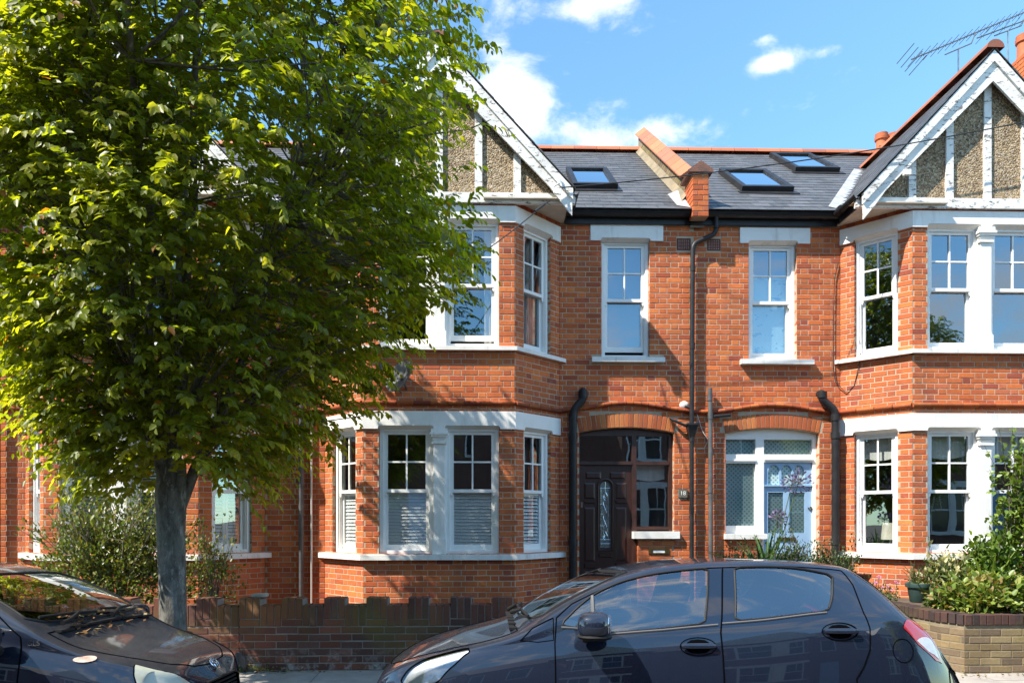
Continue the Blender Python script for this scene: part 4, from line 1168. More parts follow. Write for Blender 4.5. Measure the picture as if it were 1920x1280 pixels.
a, c, z0, zm, z1, o = glC; sheet(wf, a, c, z0, zm+(z1-zm)*.55, o-.01, 'cloudblind', 'pale blue blind printed with small clouds above the blue door', 'blind', 'roller_blind')
sheet(wf, a, c, zm+(z1-zm)*.55+.005, z1, o-.02, 'navy', 'dark blue blind edge at the top of the window above the blue door', 'blind', 'roller_blind')
for k, lab in ((( 0, 0, 0), 'white roman blind half raised in the angled ground floor window right of the blue door'), ((0, 1, 0), 'white roman blind sagging at the top of the window beside the climbing shrub'), ((0, 1, 1), 'white roman blind at the top of the window behind the climbing shrub')):
    fr, a, c, z0, zm, z1, o = winC[k]; sheet(fr, a, c, z1-.3, z1, o-.02, 'lace', lab, 'blind', 'roman_blind', .05)
for k, lab in (((0, 1, 0), 'white louvred shutters behind the shrub, left front window'), ((0, 1, 1), 'white louvred shutters behind the tree trunk, right front window'), ((0, 2, 0), 'white louvred shutters in the angled window right of the tree trunk'), ((0, 0, 0), 'white louvred shutters in the angled window at the far left')):
    fr, a, c, z0, zm, z1, o = winA[k]
    sh = thing('window_shutter', lab, 'shutter', fr((a+c)/2, o, z0), 'blinds and shutters in the windows')
    b = MB(); w = (c-a)/2
    for j in range(2):
        cut_rect(b, fr, a+w*j+.003, a+w*(j+1)-.003, z0, z1, o-.04, o-.012, .035, .035, .05, .05)
        b.fbox(fr, a+w*j+.038, a+w*(j+1)-.038, o-.04, o-.012, zm-.03, zm+.03)
    b.build('shutter_frame', M['louvre'], sh)
    b = MB()
    for j in range(2):
        z = z0+.075
        while z < z1-.06:
            if abs(z-zm) > .05:
                u0, u1 = a+w*j+.038, a+w*(j+1)-.038; b.add([fr(u0, o-.005, z-.018), fr(u1, o-.005, z-.018), fr(u1, o-.045, z+.018), fr(u0, o-.045, z+.018)], [(0, 1, 2, 3)])
            z += .048
    b.build('louvre', M['louvre'], sh)
# table lamp
fr, a, c, z0, zm, z1, o = winC[(0, 0, 0)]
lc = fr(c-.13, o-.12, 0); zl = z0+.13
lp = thing('table_lamp', 'table lamp with pale drum shade standing in the window right of the blue door', 'lamp', (lc.x, lc.y, z0-.35))
b = MB(); b.lathe([(.125, 0), (.105, .24), (.103, .24), (.123, 0)], (lc.x, lc.y, zl), 24); b.build('lamp_shade', M['lampshade'], lp, smooth=True)
b = MB(); b.lathe([(.001, -.48), (.09, -.48), (.09, -.46), (.03, -.43), (.05, -.3), (.06, -.2), (.02, -.1), (.01, .1)], (lc.x, lc.y, zl), 16); b.build('lamp_base', M['white'], lp, smooth=True)
b = MB(); b.box((lc.x-.5, lc.y-.1, z0-.39), (lc.x+.3, lc.y+.4, z0-.36)); b.box((lc.x-.45, lc.y-.05, .25), (lc.x-.4, lc.y, z0-.39)); b.box((lc.x+.2, lc.y-.05, .25), (lc.x+.25, lc.y, z0-.39)); b.box((lc.x-.45, lc.y+.3, .25), (lc.x-.4, lc.y+.35, z0-.39)); b.box((lc.x+.2, lc.y+.3, .25), (lc.x+.25, lc.y+.35, z0-.39))
tag(b.build('side_table', M['frame']), 'dark wooden side table under the table lamp inside the window', 'table')
#--PART2--
# ------------------------------------------------------------------ front garden walls
def garden_wall(label, xa, xb, shift=0, pal=DARK, y=YG, z0=0.):
    w = thing('garden_wall', label, 'wall', ((xa+xb)/2, y, 0))
    fr = frame((xa, y), (xb, y)); L = fr.L
    m = MB(); m.fbox(fr, .005, L-.005, -.21, -.006, -.1, .462); its = []
    brick_rows(its, fr, 0, L, 0, .45, [], pal, None, .1, shift, .0765, True, .003)
    u = 0.; k = 0; P = .4406
    while u < L:
        for j in range(6):
            hi = j < 3
            a = u+j*P/6; c = a+P/6-.009
            if a < 0 or c > L: continue
            zb = .465+(.0765 if hi else 0)
            cc = fr((a+c)/2, -.1+R.uniform(-.003, .003), zb+.1075+R.uniform(-.003, .003))
            col = pick(pal); its.append((cc, Matrix.Rotation(R.uniform(-.012, .012), 3, 'Y') @ Matrix.Rotation(R.uniform(-.01, .01), 3, 'Z'), (c-a, .2, .213), col, mk_brick))
        a, c = max(0, u), min(L, u+P/2-.009)
        if c-a > .05: its.append((fr((a+c)/2, -.1, .465+.034), Matrix.Rotation(R.uniform(-.006, .006), 3, 'Y'), (c-a, .2, .066), pick(pal), mk_brick))
        a, c = max(0.005, u), min(L-.005, u+P)
        if c-a > .03:
            cm_ = min(c, max(a, u+P/2))
            if cm_-a > .01: m.fbox(fr, a, cm_, -.195, -.008, .462, .462+.28)
            if c-cm_ > .01: m.fbox(fr, cm_, c, -.195, -.008, .462, .462+.2)
        u += P
    o = m.build('wall_core', M['greymortar'], w)
    emit_pieces(its, 'brick', M['darkbrick'], o, 300)
    return w
garden_wall('low brown brick wall with stepped soldier brick top, right of the street tree', -2.63, -2.63+.4406*10, .05)
garden_wall('low brown brick wall with stepped soldier brick top, behind the tree and left car', -2.632-.4406*13, -2.632, .13)
# broken coping stone on the wall
b = MB(); x, z = P2(500, 1112, YG+.25)
b.ellipsoid((x-.03, YG+.12, .777), (.085, .07, .022), 8, 12, .5); tag(b.build('broken_coping', M['oldstone'], smooth=True), 'broken pale stone lying on top of the brown garden wall', 'stone')
# steel angle post by the wall
x, z = P2(447, 1240, YG-.05)
b = MB(); b.box((x-.02, YG-.1, -.03), (x-.01, YG-.02, .2)); b.prism([(0, -.03), (.075, -.03), (.075, .13), (.02, .2), (0, .2)], lambda u, o, z: Vector((x-.01+u, YG-.02-o, z)), 0, .012)
tag(b.build('metal_bracket', M['greyp']), 'small grey metal bracket standing against the brown garden wall foot', 'bracket')
# raised yellow brick planter at the right
pl = thing('planter_wall', 'raised yellow stock brick planter wall with dark brick coping', 'wall', (6.2, 7.6, 0))
pa = P2(1708, 1150, 8.6); pb = P2(1803, 1200, 7.58)
ptsP = [(4.66, 9.5), (4.68, 8.8), (4.71, 8.2), (4.76, 7.78), (4.88, 7.57), (8.5, 7.57)]
its = []; cop = []; m = MB()
for i in range(len(ptsP)-1):
    fr = frame(ptsP[i], ptsP[i+1])
    brick_rows(its, fr, 0, fr.L, 0, .48, [], YEL, [4, 3, 3, 3, 3], .1, .07*i, .075, True, .002)
    m.fbox(fr, 0, fr.L, -.2, -.005, -.1, .49)
    n = max(1, round(fr.L/.077)); st = fr.L/n
    for k in range(n):
        cop.append((fr((k+.5)*st, -.095, .545+R.uniform(-.002, .002)), Matrix.Rotation(fr.ang+R.uniform(-.02, .02), 3, 'Z'), (st-.009, .215, .105), pick([(.06, .036, .034), (.085, .045, .038), (.05, .034, .034)]), mk_brick))
core = m.build('wall_core', M['stockmortar'], pl)
emit_pieces(its, 'brick', M['stock'], core, 300); emit_pieces(cop, 'coping_brick', M['darkbrick'], pl, 300)
b = MB()
for i in range(len(ptsP)-1):
    fr = frame(ptsP[i], ptsP[i+1]); b.fbox(fr, 0, fr.L, -.21, -.012, .48, .575)
b.build('coping_mortar', M['stockmortar'], pl)
b = MB(); b.add([(p[0]+.02, p[1]+.12, .5) for p in ptsP]+[(ptsP[-1][0], 10.2, .5), (ptsP[0][0], 10.2, .5)], [tuple(range(len(ptsP)+2))]); b.build('planter_soil', M['soil'], pl)
b = MB(); b.box((3.0, YG+.0, -.1), (4.6, YW-.5, -.0)); struct(b.build('garden_path', M['slab']))

# ------------------------------------------------------------------ leaves
LT = np.array([(0, 0, 0), (.30, .5, .07), (.68, .40, .03), (1, 0, -.12), (.68, -.40, .03), (.30, -.5, .07), (.5, 0, -.05)])
LF = np.array([(0, 6, 1), (1, 6, 2), (2, 6, 3), (3, 6, 4), (4, 6, 5), (5, 6, 0)])
def leaf_arrays(base, axis, nrm, ln, wd):
    axis = axis/np.linalg.norm(axis, axis=1, keepdims=True)
    side = np.cross(nrm, axis); side /= np.linalg.norm(side, axis=1, keepdims=True)+1e-9
    up = np.cross(axis, side)
    V = base[:, None]+axis[:, None]*(LT[:, 0][None, :, None]*ln[:, None, None])+side[:, None]*(LT[:, 1][None, :, None]*wd[:, None, None])+up[:, None]*(LT[:, 2][None, :, None]*ln[:, None, None])
    return V
def leaf_mesh(name, V, col, mat, parent, kind='stuff'):
    n = len(V); off = children_off(parent)
    me = bpy.data.meshes.new(name); v = (V.reshape(-1, 3)-np.array(off)).astype(np.float32)
    f = (LF[None]+np.arange(n)[:, None, None]*7).reshape(-1, 3)
    me.vertices.add(len(v)); me.vertices.foreach_set('co', v.ravel())
    me.loops.add(f.size); me.loops.foreach_set('vertex_index', f.ravel().astype(np.int32))
    me.polygons.add(len(f)); me.polygons.foreach_set('loop_start', np.arange(0, f.size, 3, dtype=np.int32))
    me.polygons.foreach_set('use_smooth', np.ones(len(f), dtype=bool))
    me.update(calc_edges=True); me.validate()
    a = me.attributes.new('Col', 'FLOAT_COLOR', 'FACE')
    c = np.repeat(np.concatenate([col, np.ones((n, 1))], 1)[:, None], 6, 1)
    a.data.foreach_set('color', c.astype(np.float32).ravel())
    me.materials.append(mat)
    o = bpy.data.objects.new(name, me); COL.objects.link(o); o.parent = parent
    if kind: o['kind'] = kind
    return o
def unit(v): return v/(np.linalg.norm(v, axis=-1, keepdims=True)+1e-9)

# ------------------------------------------------------------------ the street tree
TX, TY = P2(323, 1100, 6.5)[0], 6.5
tree = thing('street_tree', 'large leafy street tree with grey lichened trunk growing from the pavement', 'tree', (TX, TY, -.05))
prof_z = np.array([1.85, 2.1, 2.45, 2.9, 3.4, 4.0, 4.8, 5.6, 6.4, 7.2, 7.9, 8.5])
prof_r = np.array([.85, 1.22, 1.5, 1.92, 2.33, 2.58, 2.68, 2.66, 2.45, 2.0, 1.35, .3])
tr = MB(); zt = [-.12, 0, .15, .5, 1.0, 1.5, 1.8, 2.1]
tr.tube([(TX+.012*math.sin(z*3), TY, z) for z in zt], [.16, .14, .122, .112, .110, .115, .13, .11], 20)
for z in np.arange(.4, 1.9, .13): pass
limbs = []
LA = [(95, .20, 1.0), (20, .33, .8), (160, .36, .85), (250, .34, .8), (310, .42, .75), (65, .5, .7), (200, .55, .7), (350, .58, .6), (125, .62, .6), (285, .66, .55)]
for k, (az_, lean, sz) in enumerate(LA):
    a = math.radians(az_); z0 = 1.78+.09*k if k < 5 else 2.3+.17*(k-5)
    dirv = Vector((math.cos(a)*math.sin(lean), math.sin(a)*math.sin(lean), math.cos(lean)))
    p = Vector((TX, TY, z0)); pts = [p.copy()]; rs = [.06*sz+.01]
    if k < 4: pts = [Vector((TX, TY, z0-.25))+Vector((math.cos(a), math.sin(a), 0))*.036]; p = pts[0].copy()
    for j in range(1, 15):
        dirv = (dirv+Vector((R.uniform(-.09, .09), R.uniform(-.09, .09), .05))).normalized()
        p = p+dirv*.44
        rr = math.hypot(p.x-TX, p.y-TY); lim = float(np.interp(p.z, prof_z, prof_r))
        if rr > lim*.9 or p.z > 8.3: break
        pts.append(p.copy()); rs.append(max(.012, (.062*sz)*(1-j/15)))
    limbs.append((pts, rs))
lo = []
for pts, rs in limbs:
    b = MB(); b.tube(pts, rs, 10); lo.append(b)
trunk = tr.build('trunk', M['bark'], tree, smooth=True)
for b in lo: b.build('limb', M['bark'], tree, smooth=True)
# shoots: start points in the crown, leaning outwards and drooping at the tips
ns = 9800
zz = NR.uniform(0, 1, ns*4); zz = 1.9+6.5*zz**1.0
rr = np.interp(zz, prof_z, prof_r)*.925-.22; keep = NR.uniform(0, 2.7, ns*4) < rr
zz = zz[keep][:ns]; rr = rr[keep][:ns]; ns = len(zz)
ang = NR.uniform(0, 2*pi, ns); frac = np.where(NR.uniform(0, 1, ns) < .76, NR.uniform(.72, 1.04, ns), NR.uniform(.2, .8, ns))
# uneven outline: lobes
lob = 1+.10*np.sin(ang*3+zz*2.1)+.09*np.sin(ang*5-zz*3.3+1.)+NR.normal(0, .055, ns)
rad = rr*frac*lob*(1-.36*np.clip(np.cos(ang-math.radians(243)), 0, 1))*(1+.22*np.clip(np.cos(ang-math.radians(165)), 0, 1)*np.clip((3.4-zz)/1.0, 0, 1))
S = np.stack([TX+np.cos(ang)*rad, TY+np.sin(ang)*rad, zz], 1)
S[:, 2] += .12*np.sin(ang*4+1.3)
# a few gaps where sky shows through
gaps = [(NR.uniform(0, 2*pi), NR.uniform(3, 8), NR.uniform(.22, .42)) for _ in range(30)]
for (ga, gz, gs) in gaps:
    d = np.hypot((np.angle(np.exp(1j*(ang-ga))))*rr, zz-gz); m = d > gs
    S, zz, ang, rr, frac = S[m], zz[m], ang[m], rr[m], frac[m]
ns = len(S)
outw = np.stack([np.cos(ang), np.sin(ang), np.zeros(ns)], 1)
D0 = unit(outw*.85+np.array([0, 0, .42])+NR.normal(0, .33, (ns, 3)))
SL = NR.uniform(.22, .44, ns)
tipness = (frac > .88) & (NR.uniform(0, 1, ns) < .34)         # young pale shoots at the surface
nl = 13
bases, axes, nrms, lens, wids, cols, tw = [], [], [], [], [], [], MB()
for j in range(nl):
    t = (j+.6)/nl
    droop = np.array([0, 0, -1.])*(.42*t*t)[..., None] if False else np.outer(np.full(ns, .5*t*t), np.array([0, 0, -1.]))
    P_ = S+D0*(SL*t)[:, None]+droop*SL[:, None]
    dirs = unit(D0+np.outer(np.full(ns, 1.0*t), np.array([0, 0, -1.])))
    sd = unit(np.cross(dirs, np.array([0, 0, 1.])+NR.normal(0, .15, (ns, 3))))
    sgn = 1 if j % 2 else -1
    ax = unit(dirs*.62+sd*sgn*(.85-.4*t)+np.array([0, 0, -.38])+NR.normal(0, .22, (ns, 3)))
    nm = unit(np.array([0, 0, .9])+outw*.5+NR.normal(0, .42, (ns, 3)))
    ln = NR.uniform(.055, .094, ns)*(1-.25*max(0, t-.7)/.3)
    bases.append(P_); axes.append(ax); nrms.append(nm); lens.append(ln); wids.append(ln*NR.uniform(.5, .62, ns))
    base = np.array([.12, .16, .021])*NR.uniform(.65, 1.25, (ns, 1))+NR.normal(0, .004, (ns, 3))
    young = np.array([.26, .27, .03])*NR.uniform(.8, 1.2, (ns, 1))
    mixk = np.where(tipness, np.clip(t*1.3-.15, 0, 1), .2*t)[:, None]
    c = base*(1-mixk)+young*mixk
    brown = NR.uniform(0, 1, ns) < .006
    c[brown] = np.array([.22, .1, .02])
    cols.append(np.clip(c, .004, 1))
bases, axes, nrms = map(np.concatenate, (bases, axes, nrms)); lens, wids, cols = map(np.concatenate, (lens, wids, cols))
sil = lambda px: 0
V = leaf_arrays(bases, axes, nrms, lens, wids)
cen = V[:, 6]
dep = cen[:, 0]*sT+cen[:, 1]*cT; ppx = 960+F*(cen[:, 0]*cT-cen[:, 1]*sT)/dep; ppy = HY-F*(cen[:, 2]-H)/dep
ok = (ppx > 10) & (ppx < 1900) & (ppy > 10) & (ppy < 1270)
score = np.where(ok, lens/dep, 0); top = np.argsort(-score)[:300]
mask = np.ones(len(V), bool); mask[top] = False
leaf_mesh('foliage', V[mask], cols[mask], M['leaf'], tree)
lme = bpy.data.meshes.new('leaf'); lme.from_pydata([tuple(x) for x in LT*np.array([1, .56, 1])], [], [tuple(f) for f in LF]); lme.materials.append(M['leaf']); lme.polygons.foreach_set('use_smooth', [True]*6)
toff = children_off(tree)
for i in top:
    ax = Vector(axes[i]).normalized(); sd = Vector(nrms[i]).cross(ax).normalized(); up = ax.cross(sd)
    m = Matrix((ax, sd, up)).transposed().to_4x4() @ Matrix.Scale(float(lens[i]), 4)
    m.translation = Vector(bases[i])-toff
    o = bpy.data.objects.new('leaf', lme); COL.objects.link(o); o.parent = tree; o.matrix_local = m; o.color = (*[float(x) for x in cols[i]], 1)
# twigs: every third shoot carries a visible stem back towards the nearest limb
tb = MB(); lp_ = np.array([tuple(p) for pts, rs in limbs for p in pts])
for i in range(0, ns, 7):
    if S[i][2] < 2.6: continue
    p0 = Vector(S[i]); p2 = Vector(S[i]+D0[i]*SL[i]-np.array([0, 0, .5*SL[i]]))
    q = lp_[np.argmin(np.sum((lp_-S[i]+np.array([0, 0, .5]))**2, 1))]
    q = Vector(q); mid = (q+p0)/2+Vector((0, 0, -.06))
    tb.tube([q, mid, p0, (p0+Vector(S[i]+D0[i]*SL[i]))/2], [.012, .008, .006, .003], 4, False)
o = tb.build('twig', M['bark'], tree, smooth=True); o['kind'] = 'stuff'

# two street trees on the far pavement, seen only in the glass: copies of the tree with its larger parts
for (x, y, a, lab) in ((12.6, -3.0, 1.3, 'leafy street tree on the far pavement behind the viewer, right one of two'), (-11.5, -3.0, 2.6, 'leafy street tree on the far pavement behind the viewer, left one of two')):
    r = tree.copy(); COL.objects.link(r); r.location = (x, y, -.05); r.rotation_euler = (0, 0, a); r['label'] = lab; r['group'] = 'street trees'
    for ch in list(tree.children):
        if ch.name.split('.')[0] in ('trunk', 'limb', 'foliage'):
            c = ch.copy(); COL.objects.link(c); c.parent = r
tree['group'] = 'street trees'
# ------------------------------------------------------------------ shrubs and flowers
def shrub(name, label, cat, c, r, n, ln, cols, stems=10, up=.5, shape=1., loc=None, mat='sleaf', droop=.0, group=None, wd=.5, holes=0, jitter=.3, stem_r=.008, dense=.6):
    """bushy plant: stems fan up from the base, leaves spread through an uneven ellipsoid"""
    cx, cy, z0 = c; rx, ry, hz = r
    t = thing(name, label, cat, (cx, cy, z0), group)
    st = MB(); tips = []
    for k in range(stems):
        a = R.uniform(0, 2*pi); q = R.uniform(.3, 1)
        tip = Vector((cx+rx*q*math.cos(a), cy+ry*q*math.sin(a), z0+hz*R.uniform(.65, 1.0)))
        mid = Vector((cx+rx*q*.35*math.cos(a), cy+ry*q*.35*math.sin(a), z0+hz*.5))
        pts = [Vector((cx+R.uniform(-.05, .05), cy+R.uniform(-.05, .05), z0-.02)), mid, tip]
        st.tube(pts, [stem_r*1.4, stem_r, stem_r*.4], 5, False); tips.append((mid, tip))
        for _ in range(3):
            p = mid.lerp(tip, R.random()); e = p+Vector((R.uniform(-.3, .3)*rx*1.2, R.uniform(-.3, .3)*ry*1.2, R.uniform(0, .35)*hz)); st.tube([p, e], [stem_r*.6, stem_r*.3], 4, False); tips.append((p, e))
    st.build('stems', M['twig'], t, smooth=True)
    th = NR.uniform(0, 2*pi, n); ph = np.arccos(NR.uniform(-.55, 1, n)); q = NR.uniform(dense, 1, n)**.6
    lob = 1+.16*np.sin(th*3+ph*4+cx*5)+.12*np.sin(th*7+2-ph*5)
    B = np.stack([cx+rx*q*lob*np.sin(ph)*np.cos(th), cy+ry*q*lob*np.sin(ph)*np.sin(th), z0+hz*.42+hz*.58*q*lob*np.cos(ph)], 1)
    k = n//3                                            # a third of the leaves follow the stems
    for i in range(k):
        a, e = tips[i % len(tips)]; s = R.random(); B[i] = np.array(a.lerp(e, s))+NR.normal(0, .03, 3)
    if holes:
        for _ in range(holes):
            g = B[NR.randint(len(B))]; d = np.linalg.norm(B-g, axis=1); B = B[d > .11]
    B = B[B[:, 2] > z0+.005]; n = len(B)
    out = unit(B-np.array([cx, cy, z0+hz*.3]))
    ax = unit(out*.7+NR.normal(0, .5, (n, 3))+np.array([0, 0, up-droop])); nm = unit(np.array([0, 0, 1.])+out*.5+NR.normal(0, .4, (n, 3)))
    L = NR.uniform(.7, 1.25, n)*ln
    ci = NR.randint(0, len(cols), n); C = np.array(cols)[ci]*NR.uniform(.75, 1.2, (n, 1))
    leaf_mesh('foliage', leaf_arrays(B, ax, nm, L, L*wd), C, M[mat], t)
    return t
gx, gz = P2(235, 1000, 8.7)
G1 = [(.15, .2, .04), (.11, .16, .035), (.2, .22, .05), (.22, .19, .055)]
sh = shrub('front_garden_shrub', 'tall loose twiggy shrub behind the wall left of the tree trunk', 'shrub', (gx-.12, 8.75, 0), (1.0, .5, 1.72), 12500, .047, G1, 46, .5, holes=30, stem_r=.009, dense=.25, wd=.6)
shrub('front_garden_shrub', 'thin straggly shrub in front of the window just right of the tree trunk', 'shrub', (P2(405, 1000, 8.8)[0]-.05, 8.8, .2), (.34, .25, 1.25), 1300, .042, G1, 16, .5, holes=10, dense=.2, stem_r=.005, wd=.6)
# agapanthus by the blue door
def strap_plant(name, label, cat, c, n, ln, cols, lean=(.3, 1.1), w=.035, flowers=()):
    t = thing(name, label, cat, c); b = MB()
    for k in range(n):
        a = R.uniform(0, 2*pi); e = R.uniform(*lean); L = ln*R.uniform(.65, 1.1); p = Vector(c)+Vector((R.uniform(-.08, .08), R.uniform(-.08, .08), 0))
        d = Vector((math.cos(a)*math.sin(e), math.sin(a)*math.sin(e), math.cos(e))); sd = Vector((-math.sin(a), math.cos(a), 0)); prev = None; col = pick(cols); m = 7
        for j in range(m+1):
            s = j/m; ww = w*(1-s**3)*.5+.001
            q = [p-sd*ww, p+Vector((0, 0, -.006)), p+sd*ww]
            if prev: b.add(prev+q, [(0, 1, 4, 3), (1, 2, 5, 4)], col)
            prev = q; d = (d+Vector((0, 0, -.22*s))).normalized(); p = p+d*L/m
    b.build('leaves', M['sleaf'], t, smooth=True)
    for (hx_, hy_, hz_, rad, seed) in flowers:
        st = MB(); st.tube([Vector(c), Vector(((c[0]+hx_)/2+.02, (c[1]+hy_)/2, (c[2]+hz_)/2)), Vector((hx_, hy_, hz_))], [.007, .006, .005], 6, True, (.1, .16, .05)); st.build('flower_stalk', M['sleaf'], t)
        fb = MB()
        for k in range(54):
            d = Vector((R.gauss(0, 1), R.gauss(0, 1), R.gauss(.25, .8))).normalized(); e = Vector((hx_, hy_, hz_))+d*rad*R.uniform(.65, 1)
            fb.tube([Vector((hx_, hy_, hz_)), e], [.0015, .0015], 3, False, (.12, .1, .1)); 
            for _ in range(3):
                o = d.orthogonal().normalized(); o.rotate(Quaternion(d, R.uniform(0, 6.3))); c0 = pick([(.2, .16, .34), (.27, .22, .42), (.12, .1, .19), (.16, .14, .17)])
                fb.add([e, e+d*.018+o*.012, e+d*.045+o*.012, e+d*.03-o*.004], [(0, 1, 2, 3)], c0)
        fb.build('flower_head', M['petal'], t)
    return t
ax0, az0 = P2(1440, 1030, 9.6)
f1 = P2(1493, 905, 9.6); f2 = P2(1458, 972, 9.65); f3 = P2(1485, 925, 9.5)
strap_plant('agapanthus', 'agapanthus with long strap leaves and faded violet flower heads before the blue door', 'plant', (ax0-.05, 9.6, .72), 50, .86, [(.05, .12, .03), (.07, .15, .035), (.035, .09, .025)], (.15, 1.1), .04, [(f1[0]+.03, 9.6, f1[1], .17, 1), (f2[0], 9.65, f2[1], .1, 2), (f1[0]-.1, 9.5, f1[1]-.03, .13, 3)])
D1 = [(.055, .095, .025), (.075, .11, .03), (.04, .07, .02)]
for px, lab in ((1400, 'low dark bush below the white door sill, left of the agapanthus'), (1500, 'low dark bush under the agapanthus flower heads'), (1560, 'low dark bush at the foot of the right black soil pipe')):
    x, z = P2(px, 1060, 9.4); shrub('low_bush', lab, 'bush', (x, 9.4+.1*(px % 3), 0), (.42, .3, 1.17+(.05 if px == 1500 else -.02)), 7000, .036, D1, 24, .5, dense=.4)
# flowers by the yellow wall
x, z = P2(1662, 1095, 9.2)
sv = shrub('pink_valerian', 'small plant with pink flower heads between rear of car and brick bay', 'plant', (x, 9.3, .2), (.2, .2, .55), 700, .035, [(.16, .22, .05), (.1, .15, .04)], 12, .7)
fb = MB()
for (px, py) in ((1648, 1082), (1643, 1091), (1664, 1098), (1681, 1092), (1655, 1099), (1672, 1104)):
    x, z = P2(px, py, 9.25)
    for k in range(26):
        d = Vector((R.gauss(0, 1), R.gauss(0, 1), R.gauss(0, .7)))*.016; p = Vector((x, 9.25, z))+d; o = Vector((R.gauss(0, 1), R.gauss(0, 1), R.gauss(0, 1))).normalized()*.009; q = o.orthogonal().normalized()*.009
        fb.add([p-o, p-q, p+o, p+q], [(0, 1, 2, 3)], pick([(.6, .2, .4), (.68, .3, .48)]))
    fb.tube([(x, 9.25, z), (x, 9.3, .4)], .003, 4, False, (.1, .16, .05))
fb.build('flower_head', M['petal'], sv)
# green pot on the wall end
x, z = P2(1725, 1141, 8.7)
gp = thing('plant_pot', 'dark green glazed pot holding a small grassy plant on the planter wall', 'pot', (x, 8.72, .575))
b = MB(); b.lathe([(.09, 0), (.1, .01), (.125, .17), (.128, .175), (.145, .178), (.15, .19), (.15, .225), (.143, .23), (.13, .225), (.12, .18)], (x, 8.72, .6), 28); b.build('pot', M['greenpot'], gp, smooth=True)
b = MB(); b.lathe([(.0, .19), (.125, .19)], (x, 8.72, .6), 20); b.build('pot_soil', M['soil'], gp)
strap_plant('potted_grass', 'small grassy plant growing in the dark green pot', 'plant', (x, 8.72, .79), 60, .28, [(.12, .16, .06), (.09, .12, .04), (.18, .17, .09)], (.1, 1.0), .012)
YGREEN = [(.22, .29, .05), (.17, .25, .045), (.28, .31, .07), (.12, .18, .035), (.3, .22, .09)]
for k, (px, py, Y, rx, ry, hz, n, ln, cols, lab) in enumerate((
    (1818, 1150, 8.0, .34, .28, .36, 1500, .075, YGREEN, 'yellow green lobed bush at the left end of the planter beside the pot'),
    (1868, 1150, 7.95, .45, .3, .42, 1700, .08, YGREEN, 'yellow green lobed bush in the middle of the planter'),
    (1990, 1150, 8.0, .5, .3, .48, 1600, .08, YGREEN, 'yellow green bush at the right edge of the photo on the planter'),
    (1775, 1085, 8.55, .26, .22, .62, 900, .07, [(.4, .38, .2), (.2, .24, .08), (.5, .47, .3), (.1, .14, .04)], 'pale variegated bush under the bay sill'),
    (1765, 1150, 8.2, .13, .14, .26, 400, .06, [(.08, .13, .03), (.11, .15, .05)], 'small dark green bush spilling over the planter corner by the pot'),
    (1868, 1100, 8.5, .4, .25, .85, 1500, .07, [(.09, .16, .025), (.14, .22, .03)], 'mid green bush at the foot of the climbing shrub'))):
    x, z = P2(px, py, Y); shrub('planter_bush', lab, 'bush', (x, Y, .5), (rx, ry, hz), n, ln, cols, 12, .4, dense=.5, wd=.6)
x, z = P2(1905, 1000, 8.5)
CG = [(.16, .24, .035), (.12, .2, .03), (.2, .28, .045), (.09, .15, .025)]
cs = shrub('climbing_shrub', 'tall bright green climbing shrub in front of the right bay window', 'shrub', (x+.22, 8.55, .5), (.42, .28, 1.72), 2600, .068, CG, 26, .3, dense=.3, wd=.75)
for (px, py) in ((1892, 800), (1912, 815), (1840, 835), (1850, 880), (1868, 805)):
    xx, z2 = P2(px, py, 8.5); n = 16; B = []; 
    st = MB(); base = Vector((x+R.uniform(-.1, .1), 8.5, 1.4)); tip = Vector((xx, 8.45, z2)); st.tube([base, (base+tip)/2+Vector((.04, 0, 0)), tip], [.006, .005, .002], 5, False); st.build('shoot', M['twig'], cs)
    t = NR.uniform(.15, 1, 26); B = np.array(base)[None]*(1-t[:, None])+np.array(tip)[None]*t[:, None]+NR.normal(0, .02, (26, 3)); nn = len(B)
    L = NR.uniform(.05, .075, nn); leaf_mesh('shoot_leaves', leaf_arrays(B, unit(NR.normal(0, 1, (nn, 3))+np.array([0, -.3, -.2])), unit(NR.normal(0, .5, (nn, 3))+np.array([0, -.5, 1.])), L, L*.75), np.array(CG)[NR.randint(0, 4, nn)], M['sleaf'], cs)
# fern-like frond
x, z = P2(1790, 1048, 8.3)
t = strap_plant('fern', 'arching yellow green fern fronds below the white bay sill', 'plant', (P2(1850, 1100, 8.3)[0], 8.35, .55), 16, .75, [(.24, .32, .05), (.18, .26, .04)], (.3, 1.2), .05)
# fallen leaves by the wall foot
b = MB()
for k in range(260):
    x = R.choice([R.gauss(-2.35, .35), R.uniform(-3.2, 1.2), R.uniform(4.6, 7.5)]); y = YG-.02-abs(R.gauss(0, .05)) if x < 2 else 7.5-abs(R.gauss(0, .08)); a = R.uniform(0, 6.3); l = R.uniform(.008, .028); z = .004
    d = Vector((math.cos(a), math.sin(a), R.uniform(-.3, .5)))*l; e = Vector((-math.sin(a), math.cos(a), R.uniform(-.3, .6)))*l*.5; p = Vector((x, y, z))
    b.add([p-d, p-e, p+d, p+e], [(0, 1, 2, 3)], pick([(.3, .17, .06), (.2, .1, .04), (.35, .26, .1), (.12, .13, .03)]))
o = b.build('fallen_leaves', M['petal']); tag(o, 'dry fallen leaves and litter along the foot of the walls', 'leaves'); o['kind'] = 'stuff'
wd_ = MB()
x, _ = P2(470, 1250, YG)
B = np.stack([NR.normal(x+.02, .13, 130), YG-.02-np.abs(NR.normal(0, .04, 130)), np.abs(NR.normal(0, .035, 130))], 1)
wt = thing('weed', 'small weeds growing at the foot of the brown wall by the metal bracket', 'weed', (x, YG-.05, 0))
